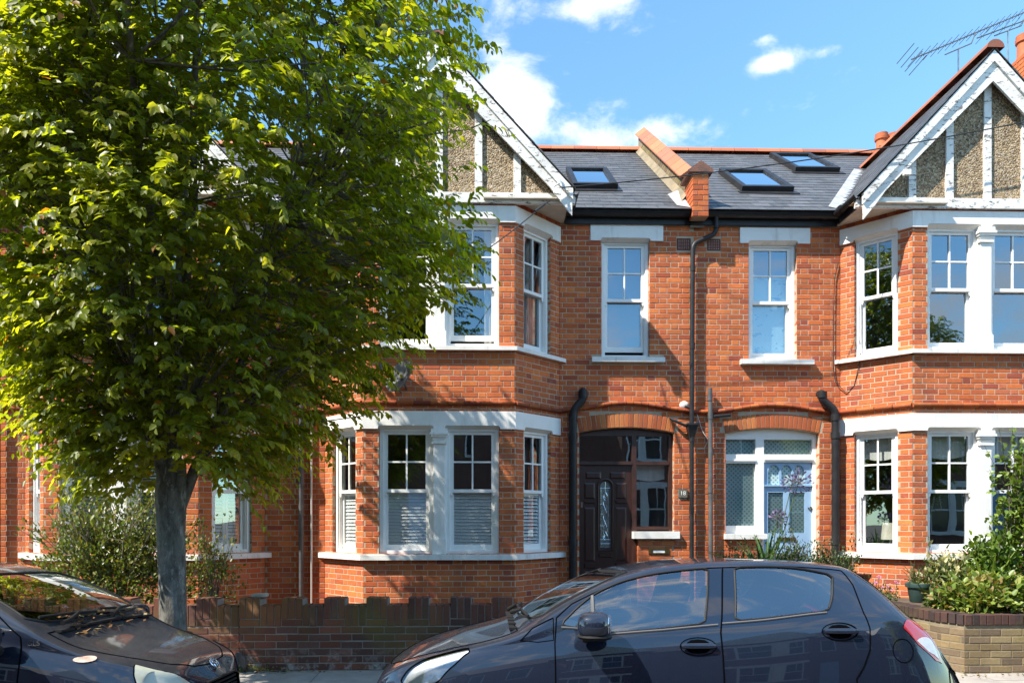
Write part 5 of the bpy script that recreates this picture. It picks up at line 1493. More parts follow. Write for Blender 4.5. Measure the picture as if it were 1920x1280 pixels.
L = NR.uniform(.015, .035, 130); leaf_mesh('foliage', leaf_arrays(B, unit(NR.normal(0, 1, (130, 3))+np.array([0, -.3, .8])), unit(NR.normal(0, 1, (130, 3))), L, L*.5), np.array([(.2, .24, .06), (.28, .25, .09), (.12, .16, .04)])[NR.randint(0, 3, 130)], M['sleaf'], wt)

# ------------------------------------------------------------------ dish, aerials, cables
fr = frsB[1]; x, z = P2(752, 708, YB-.18)
sd = thing('satellite_dish', 'grey satellite dish on the brick below the upper bay sill, half behind tree leaves', 'satellite dish', (x, YB, z))
d = Vector((-.62, -.68, .38)).normalized(); b = MB()
b.lathe([(.0, 0), (.08, .01), (.16, .036), (.23, .075), (.235, .08), (.23, .085), (.16, .048), (.08, .022), (0, .012)], Vector((x, YB-.16, z))-d*.03, 28, d); b.build('dish', M['greyp'], sd, smooth=True)
b = MB(); b.tube([(x+.05, YB+.0, z-.12), (x+.05, YB-.12, z-.1), (x, YB-.17, z)], .014, 8); b.build('bracket', M['greyp'], sd)
b = MB(); e = Vector((x, YB-.16, z))+d*.38-Vector((0, 0, .08)); b.tube([(x, YB-.18, z-.2), e], .009, 8); b.tube([e, e+Vector((.0, 0, .07))], .022, 8); b.build('feed_arm', M['greyp'], sd)
def aerial(label, base, top, A, B, n, el_len, refl=True):
    t = thing('tv_aerial', label, 'aerial', base); m = MB(); m.tube([base, top], .013, 8); m.build('mast', M['galv'], t)
    A, B = Vector(A), Vector(B); bb = MB(); bb.tube([A, B], .011, 6); d = (B-A).normalized()
    c = Vector(top); bb.tube([c+d*-.42+Vector((0, 0, -.02)), c+d*.42+Vector((0, 0, -.02))], .01, 6); bb.tube([c+d*.42+Vector((0, 0, -.02)), c+d*.55+Vector((0, 0, .12))], .009, 6); bb.build('boom', M['greyp'], t)
    s = d.cross(Vector((0, 0, 1))).normalized(); s = (s*.8+Vector((0, 0, .45))).normalized(); u = d.cross(s)
    ee = MB()
    for k in range(n):
        p = A+(B-A)*(k+.5)/n; l = el_len*(1-.3*k/n); ee.tube([p-s*l/2, p+s*l/2], .0045, 5); ee.tube([p-u*.03, p+u*.03], .0045, 5)
    if refl:
        for q in (-.12, -.04, .04, .12): p = A+u*q*1.2; ee.tube([p-s*.17, p+s*.17], .006, 5)
    ee.build('elements', M['cable'], t)
Ya = 12.2
p0 = P2(1797, 175, Ya); p1 = P2(1797, 90, Ya); a0 = P2(1709, 112, Ya-.5); a1 = P2(1925, 22, Ya+1.0)
aerial('rooftop television aerial with long boom of short elements, left one above the gable', (p0[0], Ya, p0[1]-.6), (p1[0], Ya, p1[1]), (a0[0], Ya-.5, a0[1]), (a1[0], Ya+1.0, a1[1]), 17, .3)
p0 = P2(1890, 120, Ya+.7); p1 = P2(1890, 56, Ya+.7); a0 = P2(1832, 72, Ya+.4); a1 = P2(2000, 10, Ya+1.4)
aerial('rooftop television aerial on the thin mast directly above the gable tip', (p0[0], Ya+.7, p0[1]-.5), (p1[0], Ya+.7, p1[1]), (a0[0], Ya+.4, a0[1]), (a1[0], Ya+1.4, a1[1]), 9, .28, False)
def cable(name, label, a, c, sag, r=.008, mat='cable', n=24):
    a, c = Vector(a), Vector(c); pts = [a.lerp(c, i/n)-Vector((0, 0, sag*4*(i/n)*(1-i/n))) for i in range(n+1)]
    b = MB(); b.tube(pts, r, 6); return tag(b.build(name, M[mat], smooth=True), label, 'cable')
a = P2(1050, 352, YGAB-.02); c = P2(1858, 247, 10.0); e_ = P2(2100, 190, 9.8)
cable('overhead_cable', 'thin black cable running from the left gable foot up across the right gable', (a[0], YGAB-.02, a[1]), (e_[0], 9.8, e_[1]), .14)
a = P2(1032, 374, YGAB+.05); c = P2(620, 640, 7.2)
cable('overhead_cable', 'thin drop cable slanting down from the left gable foot into the tree', (a[0], YGAB+.05, a[1]), (c[0], 7.2, c[1]), .12, .007)
m_ = P2(1000, 395, 9.5); b = MB(); q0 = Vector((a[0], YGAB+.05, a[1])); q1 = Vector((c[0], 7.2, c[1])); dd = (q1-q0).normalized(); b.tube([q0+dd*.16-Vector((0, 0, .01)), q0+dd*.42-Vector((0, 0, .025))], .017, 8); tag(b.build('cable_sleeve', M['cable']), 'black sleeve clamped on the slanting drop cable under the left gable', 'cable sleeve')
b = MB(); a = P2(1046, 352, YGAB)
b.tube([(a[0]+.03, YGAB-.01, a[1]+.12), (a[0]+.02, YGAB-.03, a[1]+.05), (a[0]-.06, YGAB-.03, a[1]), (a[0]-.05, YGAB-.03, a[1]-.08), (a[0]+.03, YGAB-.03, a[1]-.1), (a[0]+.04, YGAB-.01, a[1])], .013, 7); b.build('cable_hook', M['white'], HB, smooth=True)
pts = [WP(1575, 490), WP(1568, 520), WP(1566, 600), WP(1566, 690), WP(1570, 715), WP(1585, 735), WP(1597, 725), WP(1602, 690), WP(1601, 668)]
b = MB(); b.tube([(p[0], YW-.02-(.25 if i > 4 else 0)*(i-4)/4, p[2]) for i, p in enumerate(pts)], .006, 6); b.build('wall_cable', M['cable'], HC, smooth=True)
pts = [WP(1309, 775), WP(1318, 805), WP(1330, 825), WP(1322, 840), WP(1310, 840)]
b = MB(); b.tube([(p[0], YW-.02, p[2]) for p in pts], .006, 6); b.build('wall_cable', M['wire'], HB, smooth=True)
x, _, z = WP(1285, 758); b = MB(); b.ellipsoid((x, YW-.01, z), (.07, .03, .06), 8, 12, 1.); b.build('expanding_foam', M['lace'], HB, smooth=True)
b = MB(); b.tube([(x+.01, YW, z-.02), (x+.01, YW-.05, z-.02), (x+.07, YW-.07, z-.04)], .013, 7); b.build('wall_cable', M['cable'], HB)
# alarm box on the barge, small white sensor
x, z = P2(1698, 325, YGAB); b = MB(); b.box((x-.04, YGAB-.05, z-.035), (x+.05, YGAB+.0, z+.035)); b.build('alarm_box', M['white'], HC)
#--PART3--
# ------------------------------------------------------------------ the terrace across the street (seen in the glass and paint)
def opp_brick():
    n = NT('far_brick'); t = n.new('ShaderNodeTexBrick'); q = n.new('ShaderNodeSeparateXYZ'); n.set(q, 0, n.pos())
    c = n.new('ShaderNodeCombineXYZ'); n.set(c, 0, n.math('ADD', q.outputs[0], q.outputs[1])); n.set(c, 1, q.outputs[2]); n.set(t, 'Vector', c.outputs[0])
    n.set(t, 'Color1', (.2, .085, .06)); n.set(t, 'Color2', (.15, .06, .045)); n.set(t, 'Mortar', (.22, .18, .15)); n.set(t, 'Scale', 1.); n.set(t, 'Mortar Size', .006); n.set(t, 'Brick Width', .225); n.set(t, 'Row Height', .075)
    return n.done(n.prin(t.outputs[0], .9))
M['farbrick'] = opp_brick()
M['fartile'] = pm('far_tile', (.1, .1, .11), (.07, .07, .075), 5, .6)
M['farwin'] = pm('far_glass', (.03, .035, .04), None, rough=.08)
OPP = ('at the left end', 'second from left', 'third from left', 'fourth from left', 'fourth from right', 'third from right', 'second from right', 'at the right end')
for k, X0 in enumerate((-19.2, -13.4, -7.6, -1.8, 4.0, 9.8, 15.6, 21.4)):
    t = thing('opposite_house', 'terraced house across the street behind the viewer, '+OPP[k], 'house', (X0+2.9, -9, 0), 'houses across the street')
    b = MB(); b.box((X0, -16, -.2), (X0+5.79, -9, 6.0)); b.build('wall', M['farbrick'], t)
    b = MB(); b.add([(X0, -8.85, 5.95), (X0+5.8, -8.85, 5.95), (X0+5.8, -12.6, 8.6), (X0, -12.6, 8.6), (X0+5.8, -16.2, 5.95), (X0, -16.2, 5.95)], [(3, 2, 1, 0), (5, 4, 2, 3), (0, 1, 4, 5), (0, 5, 3), (1, 2, 4)]); b.build('roof', M['fartile'], t)
    xc = X0+(3.6 if k % 2 else 2.2)
    b = MB(); P_ = [(xc-1.7, -9.01), (xc-1.0, -8.3), (xc+1.0, -8.3), (xc+1.7, -9.01)]
    b.add([(x, y, z) for z in (-.2, 6.1) for x, y in P_], [(0, 4, 5, 1), (1, 5, 6, 2), (2, 6, 7, 3), (4, 7, 6, 5)]); b.build('bay', M['farbrick'], t)
    b = MB(); b.add([(xc-1.75, -8.2, 6.0), (xc+1.75, -8.2, 6.0), (xc, -8.2, 7.9), (xc-1.75, -12.5, 6.0), (xc+1.75, -12.5, 6.0), (xc, -12.0, 7.9)], [(0, 2, 1), (0, 3, 5, 2), (2, 5, 4, 1)]); b.build('gable', M['white'], t)
    for z0, z1 in ((1.1, 2.85), (3.95, 5.55)):
        b = MB()
        for y in (-8.26,): b.box((xc-1.1, -8.3, z1), (xc+1.1, y, z1+.22)); b.box((xc-1.1, -8.3, z0-.08), (xc+1.1, y+.04, z0))
        b.box((xc-.1, -8.3, z0), (xc+.1, -8.25, z1)); b.build('lintel', M['white'], t)
        for s in (-1, 1):
            b = MB(); a = xc+s*.46; cutf = lambda u, o, z: Vector((a+u, -8.3+o, z)); cut_rect(b, cutf, -.36, .36, z0, z1, .0, .03, .06, .06, .06, .06); b.fbox(cutf, -.3, .3, 0, .03, (z0+z1)/2-.03, (z0+z1)/2+.03); b.fbox(cutf, -.012, .012, 0, .02, (z0+z1)/2+.03, z1-.06); w = b.build('window', M['white'], t)
            b = MB(); b.fbox(cutf, -.3, .3, .002, .008, z0+.06, z1-.06); b.build('pane', M['farwin'], w)
    xd = X0+(1.0 if k % 2 else 4.7)
    b = MB(); b.box((xd-.45, -9, 4.0), (xd+.45, -8.97, 5.5)); w = b.build('window', M['white'], t); b = MB(); b.box((xd-.38, -8.97, 4.07), (xd+.38, -8.96, 5.43)); b.build('pane', M['farwin'], w)
    b = MB(); b.box((xd-.5, -9, 0), (xd+.5, -8.97, 2.7)); b.build('door', M['wood' if k % 2 else 'blue'], t)
    b = MB(); LW = 'low garden wall across the street, before the house '+OPP[k]; b.box((X0+.1, -4.62, -.1), (X0+(4.2 if k % 2 == 0 else 5.7), -4.4, .75)); w = b.build('garden_wall', M['farbrick']); w.parent = None; w.location = (t.location); tag(w, LW, 'wall', 'walls across the street')
b = MB(); b.box((-60, -9, -.4), (60, -4.5, -.02)); struct(b.build('garden_soil', M['soil']))

# ------------------------------------------------------------------ cars
def paint(name, c1, c2, dust=.3):
    n = NT(name)
    fl = n.noise(900, 1, .5)
    c = n.mix(fl, c1, c2)
    nrm = n.new('ShaderNodeNewGeometry'); q = n.new('ShaderNodeSeparateXYZ'); n.set(q, 0, nrm.outputs['Normal'])
    up = n.rng(q.outputs[2], .55, 1.)
    dn = n.rng(n.noise(5, 6, .7), .3, .75, .35, 1.)
    sp = n.rng(n.noise(130, 2, .6), .62, .72)
    k = n.math('MULTIPLY', n.math('MULTIPLY', up, dn), dust)
    k = n.math('ADD', k, n.math('MULTIPLY', sp, .02))
    c = n.mix(k, c, (.2, .175, .15))
    r = n.math('ADD', n.math('MULTIPLY', k, .5), .45)
    return n.done(n.prin(c, r, None, Metallic=.15, Specular_IOR_Level=.08, Coat_Weight=1., Coat_Roughness=n.math('ADD', n.math('MULTIPLY', k, .25), .015), Coat_IOR=1.68))
M['navycar'] = paint('navy_car_paint', (.006, .01, .022), (.011, .018, .038), .16)
M['navycar2'] = paint('dark_blue_car_paint', (.006, .009, .018), (.01, .015, .032), .34)
M['trim'] = pm('black_trim', (.012, .012, .013), None, rough=.6, spec=.25)
M['seal'] = pm('panel_gap', (.003, .003, .004), None, rough=.9, spec=0.)
M['graytrim'] = pm('grey_trim', (.1, .1, .105), None, rough=.45)
M['tyre'] = pm('tyre', (.012, .012, .012), (.02, .02, .02), 20, .85)
M['rim'] = pm('rim', (.4, .41, .42), None, rough=.3, metal=.9)
M['redlens'] = pm('red_lens', (.42, .012, .016), (.36, .01, .012), 9, .12, spec=.6, coat=1.)
M['clearlens'] = pm('frosted_lens', (.62, .6, .6), (.5, .48, .48), 20, .15, coat=1.)
M['yellowlens'] = pm('hazed_lens', (.5, .5, .4), (.36, .36, .28), 6, .25, .1, 20, coat=.6)
M['reflector'] = pm('reflector', (.7, .72, .74), None, rough=.18, metal=.9)
M['amber'] = pm('indicator', (.62, .5, .42), (.5, .3, .2), 30, .3, coat=.5)
M['seat'] = pm('seat_cloth', (.02, .022, .026), (.035, .037, .042), 60, .95)
def pchip(xs, ys):
    xs, ys = np.array(xs, float), np.array(ys, float); h = np.diff(xs); d = np.diff(ys)/h; m = np.zeros(len(xs))
    for i in range(1, len(xs)-1):
        if d[i-1]*d[i] > 0: w1, w2 = 2*h[i]+h[i-1], h[i]+2*h[i-1]; m[i] = (w1+w2)/(w1/d[i-1]+w2/d[i])
    m[0], m[-1] = d[0], d[-1]
    def f(x):
        x = np.clip(np.asarray(x, float), xs[0], xs[-1]); i = np.clip(np.searchsorted(xs, x, 'right')-1, 0, len(xs)-2); t = (x-xs[i])/h[i]
        return ys[i]*(2*t**3-3*t*t+1)+h[i]*m[i]*(t**3-2*t*t+t)+ys[i+1]*(3*t*t-2*t**3)+h[i]*m[i+1]*(t**3-t*t)
    return f
NC = 14
knots = np.concatenate([[0]*4, np.arange(1, NC-3)/(NC-3), [1]*4]) if True else None
def basis(t):
    t = np.clip(np.asarray(t, float), 0, 1-1e-9); n = len(knots)-1
    B = [((t >= knots[i]) & (t < knots[i+1])).astype(float) for i in range(n)]
    for p in range(1, 4):
        N = []
        for i in range(n-p):
            a = knots[i+p]-knots[i]; c = knots[i+p+1]-knots[i+1]
            N.append((0 if a == 0 else (t-knots[i])/a*B[i])+(0 if c == 0 else (knots[i+p+1]-t)/c*B[i+1]))
        B = N
    return np.stack(B[:NC], -1)
class Car:
    """body surface: section curve at every station x (from the nose), parameter t from the sill up to the centre line"""
    def __init__(s, L, W, zs, ye, ze, zc, zb=.17):
        s.L = L; s.W, s.zs, s.ye, s.ze, s.zc = [pchip(*zip(*q)) for q in (W, zs, ye, ze, zc)]; s.zb = zb
        s.TT = np.linspace(0, 1, 260); s.BB = basis(s.TT); s.cache = {}
    def ctrl(s, x):
        x = np.asarray(x, float); W, zs, ye, ze, zc = s.W(x), s.zs(x), s.ye(x), s.ze(x), s.zc(x); o = np.ones_like(x)
        zs = np.minimum(zs, ze-.012); lo = s.zb
        h = (zs-lo)
        C = [(W-.13, lo*o), (W-.05, lo*o+.015), (W-.012, lo+h*.22), (W+.003, lo+h*.42), (W+.003, lo+h*.6), (W-.016, lo+h*.79), (W-.055, zs-.025),
             (W-.075+(ye-W+.075)*.1, zs+(ze-zs)*.1), (W-.075+(ye-W+.075)*.5+.012, zs+(ze-zs)*.5), (W-.075+(ye-W+.075)*.86+.008, zs+(ze-zs)*.88),
             (ye-.012, ze+.0), (ye*.84, ze+(zc-ze)*.42), (ye*.42, zc-.002), (0*o, zc)]
        return np.stack([np.stack(c, -1) for c in C], -2)          # (...,14,2)
    def P(s, x, t):
        x, t = np.broadcast_arrays(np.asarray(x, float), np.asarray(t, float)); yz = (basis(t)[..., None]*s.ctrl(x)).sum(-2)
        return np.stack([x, yz[..., 0], yz[..., 1]], -1)
    def N(s, x, t):
        e = 2e-3; px = s.P(np.minimum(x+e, s.L), t)-s.P(np.maximum(x-e, 0), t); pt = s.P(x, np.minimum(t+e, 1))-s.P(x, np.maximum(t-e, 0))
        n = np.cross(px, pt); n = np.where(n[..., 1:2]+n[..., 2:3]*.5 < 0, -n, n); return unit(n)
    def side(s, x, z):
        yz = (s.BB[..., None]*s.ctrl(x)[None]).sum(1); k = np.argmax(yz[:, 1]) if yz[:, 1].max() > z else len(yz)-1
        zz = np.maximum.accumulate(yz[:, 1]); return min(.76, float(np.interp(z, zz, s.TT)))
    def top(s, x, y):
        yz = (s.BB[..., None]*s.ctrl(x)[None]).sum(1); i0 = int(.5*len(s.TT)); return float(np.interp(-y, -np.minimum.accumulate(yz[i0:, 0]), s.TT[i0:]))
    def uv(s, pts):
        out = []
        for p in pts:
            if p[0] == 's': out.append((p[1], s.side(p[1], p[2])))
            elif p[0] == 't': out.append((p[1], s.top(p[1], p[2])))
            else: out.append((p[1], p[2]))
        return out
TS = 2.3
def dense(poly, step=.035, closed=True):
    out = []; n = len(poly)
    for i in range(n if closed else n-1):
        a, c = poly[i], poly[(i+1) % n]; d = math.hypot(c[0]-a[0], (c[1]-a[1])*TS); k = max(1, int(d/step))
        for j in range(k): out.append((a[0]+(c[0]-a[0])*j/k, a[1]+(c[1]-a[1])*j/k))
    if not closed: out.append(poly[-1])
    return out
def roundpoly(poly, it=2):
    for _ in range(it):
        q = []; n = len(poly)
        for i in range(n):
            a, c = poly[i], poly[(i+1) % n]; d = math.hypot(c[0]-a[0], (c[1]-a[1])*TS); f = min(.25, .035/max(d, 1e-6))
            q += [(a[0]*(1-f)+c[0]*f, a[1]*(1-f)+c[1]*f), (a[0]*f+c[0]*(1-f), a[1]*f+c[1]*(1-f))]
        poly = q
    return poly
def inpoly(P, poly):
    x, y = P[:, 0], P[:, 1]; r = np.zeros(len(P), bool); n = len(poly)
    for i in range(n):
        x0, y0 = poly[i]; x1, y1 = poly[(i+1) % n]
        if y0 == y1: continue
        r ^= ((y0 > y) != (y1 > y)) & (x < (x1-x0)*(y-y0)/(y1-y0)+x0)
    return r
def build_car(name, label, car, loc, facing, regions, mats, group=None):
    """regions: list of (region name, polygon in (x,t)) - later ones win; facing -1: nose towards -x"""
    root = thing(name, label, 'car', loc, group); root['group'] = 'cars parked along the kerb'
    L = car.L
    def W_(p, side=1):                         # car space -> world
        return Vector((loc[0]+(p[0]-L/2)*(-facing)*-1 if facing > 0 else loc[0]+(p[0]-L/2), 0, 0))
    def tow(p, sgn):                           # x from nose, y half, z ; sgn -1 = street side
        x = p[0]-L/2
        return (loc[0]+(x if facing < 0 else -x), loc[1]+sgn*p[1], loc[2]+p[2])
    pts, edges = [], []
    def addloop(poly, closed=True):
        b0 = len(pts); pts.extend([Vector((x, t*TS)) for x, t in poly]); n = len(poly)
        edges.extend([(b0+i, b0+(i+1) % n) for i in range(n if closed else n-1)])
    xs = np.concatenate([np.linspace(0, .12, 7)[:-1], np.linspace(.12, L-.1, int(L/.045)), np.linspace(L-.1, L, 6)[1:]])
    ts = np.linspace(0, 1, 64)
    addloop(dense([(0, 0), (L, 0), (L, 1), (0, 1)], .04))
    polys = [(nm, dense(pl)) for nm, pl in regions]
    for nm, pl in polys: addloop(pl)
    allp = np.array([(x+R.uniform(-1e-4, 1e-4), t) for x in xs[1:-1] for t in ts[1:-1]])
    near = np.zeros(len(allp), bool)
    for nm, pl in polys:
        q = np.array(pl)
        for i in range(len(allp)):
            if not near[i] and np.min((q[:, 0]-allp[i, 0])**2+((q[:, 1]-allp[i, 1])*TS)**2) < .012**2: near[i] = True
    pts.extend([Vector((x, t*TS)) for x, t in allp[~near]])
    v, e, f, _, _, _ = delaunay_2d_cdt(pts, edges, [], 0, 1e-6)
    v = np.array([(p.x, p.y/TS) for p in v]); f = np.array([q for q in f if len(q) == 3])
    v[:, 0] = np.clip(v[:, 0], 0, L); v[:, 1] = np.clip(v[:, 1], 0, 1)
    cen = v[f].mean(1); reg = np.array(['body']*len(f), dtype=object)
    for nm, pl in polys: reg[inpoly(cen, pl)] = nm
    P3 = car.P(v[:, 0], v[:, 1]); N3 = car.N(v[:, 0], v[:, 1])
    objs = {}
    def emit(nm, oname, parent, mat, sgns, off=0.):
        sel = f[reg == nm]
        if not len(sel): return None
        V, F_, NN = [], [], []
        idx = {}
        for sg in sgns:
            for i in np.unique(sel): idx[(i, sg)] = len(V); V.append(tow(P3[i]+N3[i]*off, sg)); n = N3[i]; NN.append(Vector(((n[0] if facing < 0 else -n[0]), sg*n[1], n[2])))
            for q in sel:
                a = [idx[(i, sg)] for i in q]; g = (Vector(V[a[1]])-Vector(V[a[0]])).cross(Vector(V[a[2]])-Vector(V[a[0]]))
                if g.dot(NN[a[0]]+NN[a[1]]+NN[a[2]]) < 0: a = a[::-1]
                F_.append(tuple(a))
        if nm == 'body':                          # nose and tail caps
            for xe, dr in ((0, 1), (L, -1)):
                tt = np.linspace(0, 1, 30); q = car.P(np.full(30, xe), tt); b0 = len(V)
                ring = [tow(p, -1) for p in q]+[tow(p, 1) for p in q[::-1]]; V.extend(ring); NN.extend([Vector(((-1 if (xe == 0) == (facing < 0) else 1), 0, .0))]*len(ring))
                F_.append(tuple(range(b0, b0+len(ring))))
        off3 = children_off(parent); me = bpy.data.meshes.new(oname); me.from_pydata([tuple(Vector(p)-off3) for p in V], [], F_)
        me.polygons.foreach_set('use_smooth', [True]*len(me.polygons)); me.normals_split_custom_set_from_vertices([n.normalized() for n in NN]); me.materials.append(mat)
        o = bpy.data.objects.new(oname, me); COL.objects.link(o); o.parent = parent; return o
    body = emit('body', 'body', root, mats['body'], (-1, 1))
    for nm, oname, par, mk, sg, off in mats['parts']:
        for grp in ([(-1, 1)] if sg == 'both' else [(-1,), (1,)]):
            p = root if par is None else objs.get((par, grp), root)
            objs[(nm, grp)] = emit(nm, oname, p, mats[mk] if mk in mats else M[mk], grp, off)
    def seam(poly, r, mat, parent, sgns=(-1, 1), nm='panel_gap', off=-.0, closed=True):
        for sg in sgns:
            q = dense(poly, .03, closed); a = np.array(q); p = car.P(a[:, 0], a[:, 1])+car.N(a[:, 0], a[:, 1])*off
            pp = [tow(x, sg) for x in p]
            if closed: pp = pp+[pp[0], pp[1]]
            b = MB(); b.tube(pp, r, 6, False); b.build(nm, mat, parent, smooth=True)
    return root, objs, tow, seam, body
def car_wheel(root, c, r, w):
    b = MB(); d = (0, 1, 0); b.lathe([(r*.66, -w/2), (r*.93, -w/2), (r, -w*.36), (r, w*.36), (r*.93, w/2), (r*.66, w/2)], c, 36, d); wh = b.build('wheel', M['tyre'], root, smooth=True)
    b = MB(); sgn = -1 if c[1] < root.location.y else 1; C = Vector(c)
    b.lathe([(r*.67, -w*.45), (r*.64, -w*.3*0), (r*.2, sgn*w*.3), (r*.1, sgn*w*.33), (0, sgn*w*.33)], c, 30, d)
    for k in range(5):
        a = 2*pi*k/5; e = Vector((math.cos(a), 0, math.sin(a))); b.tube([C+e*r*.15+Vector((0, sgn*w*.36, 0)), C+e*r*.64+Vector((0, sgn*w*.3, 0))], r*.085, 8)
    b.build('rim', M['rim'], wh, smooth=True)
def car_seat(b, x, y, z, tow, hr=True, rear=False, w=.24):
    for sg_y in ([y] if not isinstance(y, (list, tuple)) else y):
        def E(px, pz, rx, ry, rz, tilt=0.):
            q = tow((px, abs(sg_y), pz), 1 if sg_y > 0 else -1); rot = Matrix.Rotation(tilt, 3, 'Y'); b.ellipsoid(q, (rx, ry, rz), 8, 14, .55, rot)
        fx = 1 if tow((1, 0, 0), 1)[0] > tow((0, 0, 0), 1)[0] else -1
        E(x, z, .25, w, .09); E(x+.30, z+.3, .075, w*.92, .33, fx*.25)
        if hr: E(x+.40, z+.70, .045, .13, .09, fx*.2)
def mirror(root, tow, x, y, z, facing, mat):
    fx = 1 if tow((1, 0, 0), 1)[0] > tow((0, 0, 0), 1)[0] else -1
    for sg in (-1, 1):
        c = Vector(tow((x, y+.10, z), sg)); b = MB(); b.ellipsoid(c, (.095, .115, .078), 12, 20, .72, Matrix.Rotation(fx*sg*.25, 3, 'Z')); m = b.build('wing_mirror', mat, root, smooth=True)
        b = MB(); b.ellipsoid(c+Vector((0, 0, -.062)), (.1, .11, .022), 6, 16, .8); b.tube([c+Vector((-fx*.02, -sg*.05, -.065)), Vector(tow((x-.04, y-.01, z-.085), sg))], .03, 8); b.build('mirror_foot', M['trim'], m, smooth=True)
        b = MB(); b.ellipsoid(c+Vector((fx*.075, -sg*.0, 0)), (.022, .092, .058), 8, 16, .7, Matrix.Rotation(fx*sg*.2, 3, 'Z')); b.build('mirror_glass', M['chrome'], m, smooth=True)
def handle(root_door, car, tow, sg, x, z, ln=.2):
    t = car.side(x, z); p = car.P(x, t); n = car.N(x, t); c = Vector(tow(p, sg)); nn = Vector((0, sg*n[1], n[2])).normalized()
    rot = Matrix((Vector((1, 0, 0)), nn, Vector((1, 0, 0)).cross(nn))).transposed()
    b = MB(); b.ellipsoid(c+nn*.001, (ln*.36, .004, .042), 6, 20, .8, rot); h = b.build('handle_recess', M['seal'], root_door, smooth=True)
    b = MB(); b.ellipsoid(c+nn*.022, (ln*.52, .012, .017), 8, 18, .6, rot); b.build('door_handle', root_door.data.materials[0] if root_door.type == 'MESH' else M['trim'], root_door, smooth=True)
    b = MB()
    b.tube([c+nn*.002+rot @ Vector((ln*.53*math.cos(k/24*2*pi), 0, .052*math.sin(k/24*2*pi))) for k in range(25)], .003, 5, False); b.build('handle_rim', M['seal'], root_door, smooth=True)

CZ = ROADZ
CARY = 5.09
def carx(px, Y, nose, facing): X = PX(px, Y); return (X-nose)*(-facing)
def SP(px, py, y, nose, facing, yc=CARY):            # photo point on the street side of a car at half width y -> ('s', x, z)
    X, Z = P2(px, py, yc-y); return ('s', (X-nose)*(-facing), Z-CZ)

# --- dark blue hatchback in the middle, nose to the left
NOSE = PX(716, 5.09); L1 = 3.74
car1 = Car(L1,
    [(0, .50), (.05, .60), (.12, .68), (.25, .755), (.5, .815), (.9, .838), (1.6, .848), (2.5, .848), (3.0, .832), (3.3, .795), (3.5, .735), (3.64, .655), (L1, .57)],
    [(0, .62), (.08, .72), (.2, .82), (.45, .905), (.8, .965), (1.2, 1.02), (1.7, 1.06), (2.3, 1.10), (2.9, 1.16), (3.15, 1.15), (3.36, 1.03), (3.55, .8), (L1, .6)],
    [(0, .42), (.08, .52), (.2, .61), (.45, .68), (.75, .725), (.95, .735), (1.2, .695), (1.5, .645), (1.8, .61), (2.2, .60), (2.7, .585), (3.0, .56), (3.2, .60), (3.4, .65), (3.55, .645), (3.65, .59), (L1, .51)],
    [(0, .66), (.05, .745), (.1, .79), (.2, .85), (.3, .89), (.5, .945), (.7, .99), (.85, 1.03), (.98, 1.085), (1.1, 1.165), (1.36, 1.305), (1.56, 1.385), (1.8, 1.435), (2.1, 1.462), (2.45, 1.468), (2.75, 1.452), (2.95, 1.425), (3.03, 1.385), (3.2, 1.235), (3.29, 1.14), (3.38, 1.055), (3.48, .93), (3.58, .78), (3.67, .66), (L1, .60)],
    [(0, .69), (.03, .75), (.09, .81), (.2, .868), (.3, .908), (.5, .97), (.7, 1.02), (.84, 1.064), (.98, 1.16), (1.22, 1.29), (1.47, 1.387), (1.63, 1.43), (1.93, 1.475), (2.2, 1.487), (2.55, 1.482), (2.85, 1.465), (3.04, 1.44), (3.1, 1.405), (3.3, 1.22), (3.41, 1.10), (3.52, .985), (3.61, .83), (3.68, .69), (L1, .62)])
sp = lambda px, py, y=.80: SP(px, py, y, NOSE, -1)
win1f = car1.uv([sp(1056, 1181, .80), sp(1085, 1150, .75), sp(1120, 1121, .70), sp(1170, 1098, .66), sp(1230, 1080, .63), sp(1290, 1070, .62), sp(1334, 1066, .62), sp(1333, 1120, .7), sp(1329, 1181, .8), sp(1250, 1190, .8), sp(1150, 1199, .8), sp(1066, 1188, .8)])
win1r = car1.uv([sp(1384, 1066, .62), sp(1440, 1067, .62), sp(1510, 1073, .63), sp(1574, 1086, .65), sp(1570, 1130, .72), sp(1563, 1157, .78), sp(1480, 1167, .8), sp(1388, 1176, .8), sp(1386, 1120, .7)])
door1f = car1.uv([sp(1043, 1300, .84), sp(1043, 1220, .83), sp(1046, 1170, .78), sp(1075, 1140, .73), sp(1120, 1110, .68), sp(1184, 1085, .64), sp(1250, 1067, .61), sp(1320, 1057, .6), sp(1359, 1054, .6), sp(1360, 1120, .7), sp(1361, 1200, .84), sp(1361, 1300, .84), ('s', car1.uv([sp(1361, 1300, .84)])[0][0], .30), ('s', car1.uv([sp(1050, 1300, .84)])[0][0], .30)])
door1r = car1.uv([sp(1361.5, 1300, .84), sp(1361.5, 1200, .84), sp(1360.5, 1120, .7), sp(1359.5, 1054, .6), sp(1430, 1054, .6), sp(1520, 1060, .6), sp(1590, 1074, .61), sp(1610, 1105, .66), sp(1630, 1160, .77), sp(1641, 1190, .8), sp(1641, 1230, .83), sp(1628, 1262, .84), sp(1612, 1285, .84), ('s', 2.92, .42), ('s', 2.86, .30), ('s', car1.uv([sp(1361.5, 1300, .84)])[0][0], .30)])
ws1 = car1.uv([('t', .92, .0), ('t', .93, .3), ('t', 1.0, .60), ('t', 1.06, .662), ('t', 1.3, .628), ('t', 1.5, .58), ('t', 1.58, .54), ('t', 1.53, .3), ('t', 1.5, .0)])
ws1[0] = (ws1[0][0], 1.0); ws1[-1] = (ws1[-1][0], 1.0)
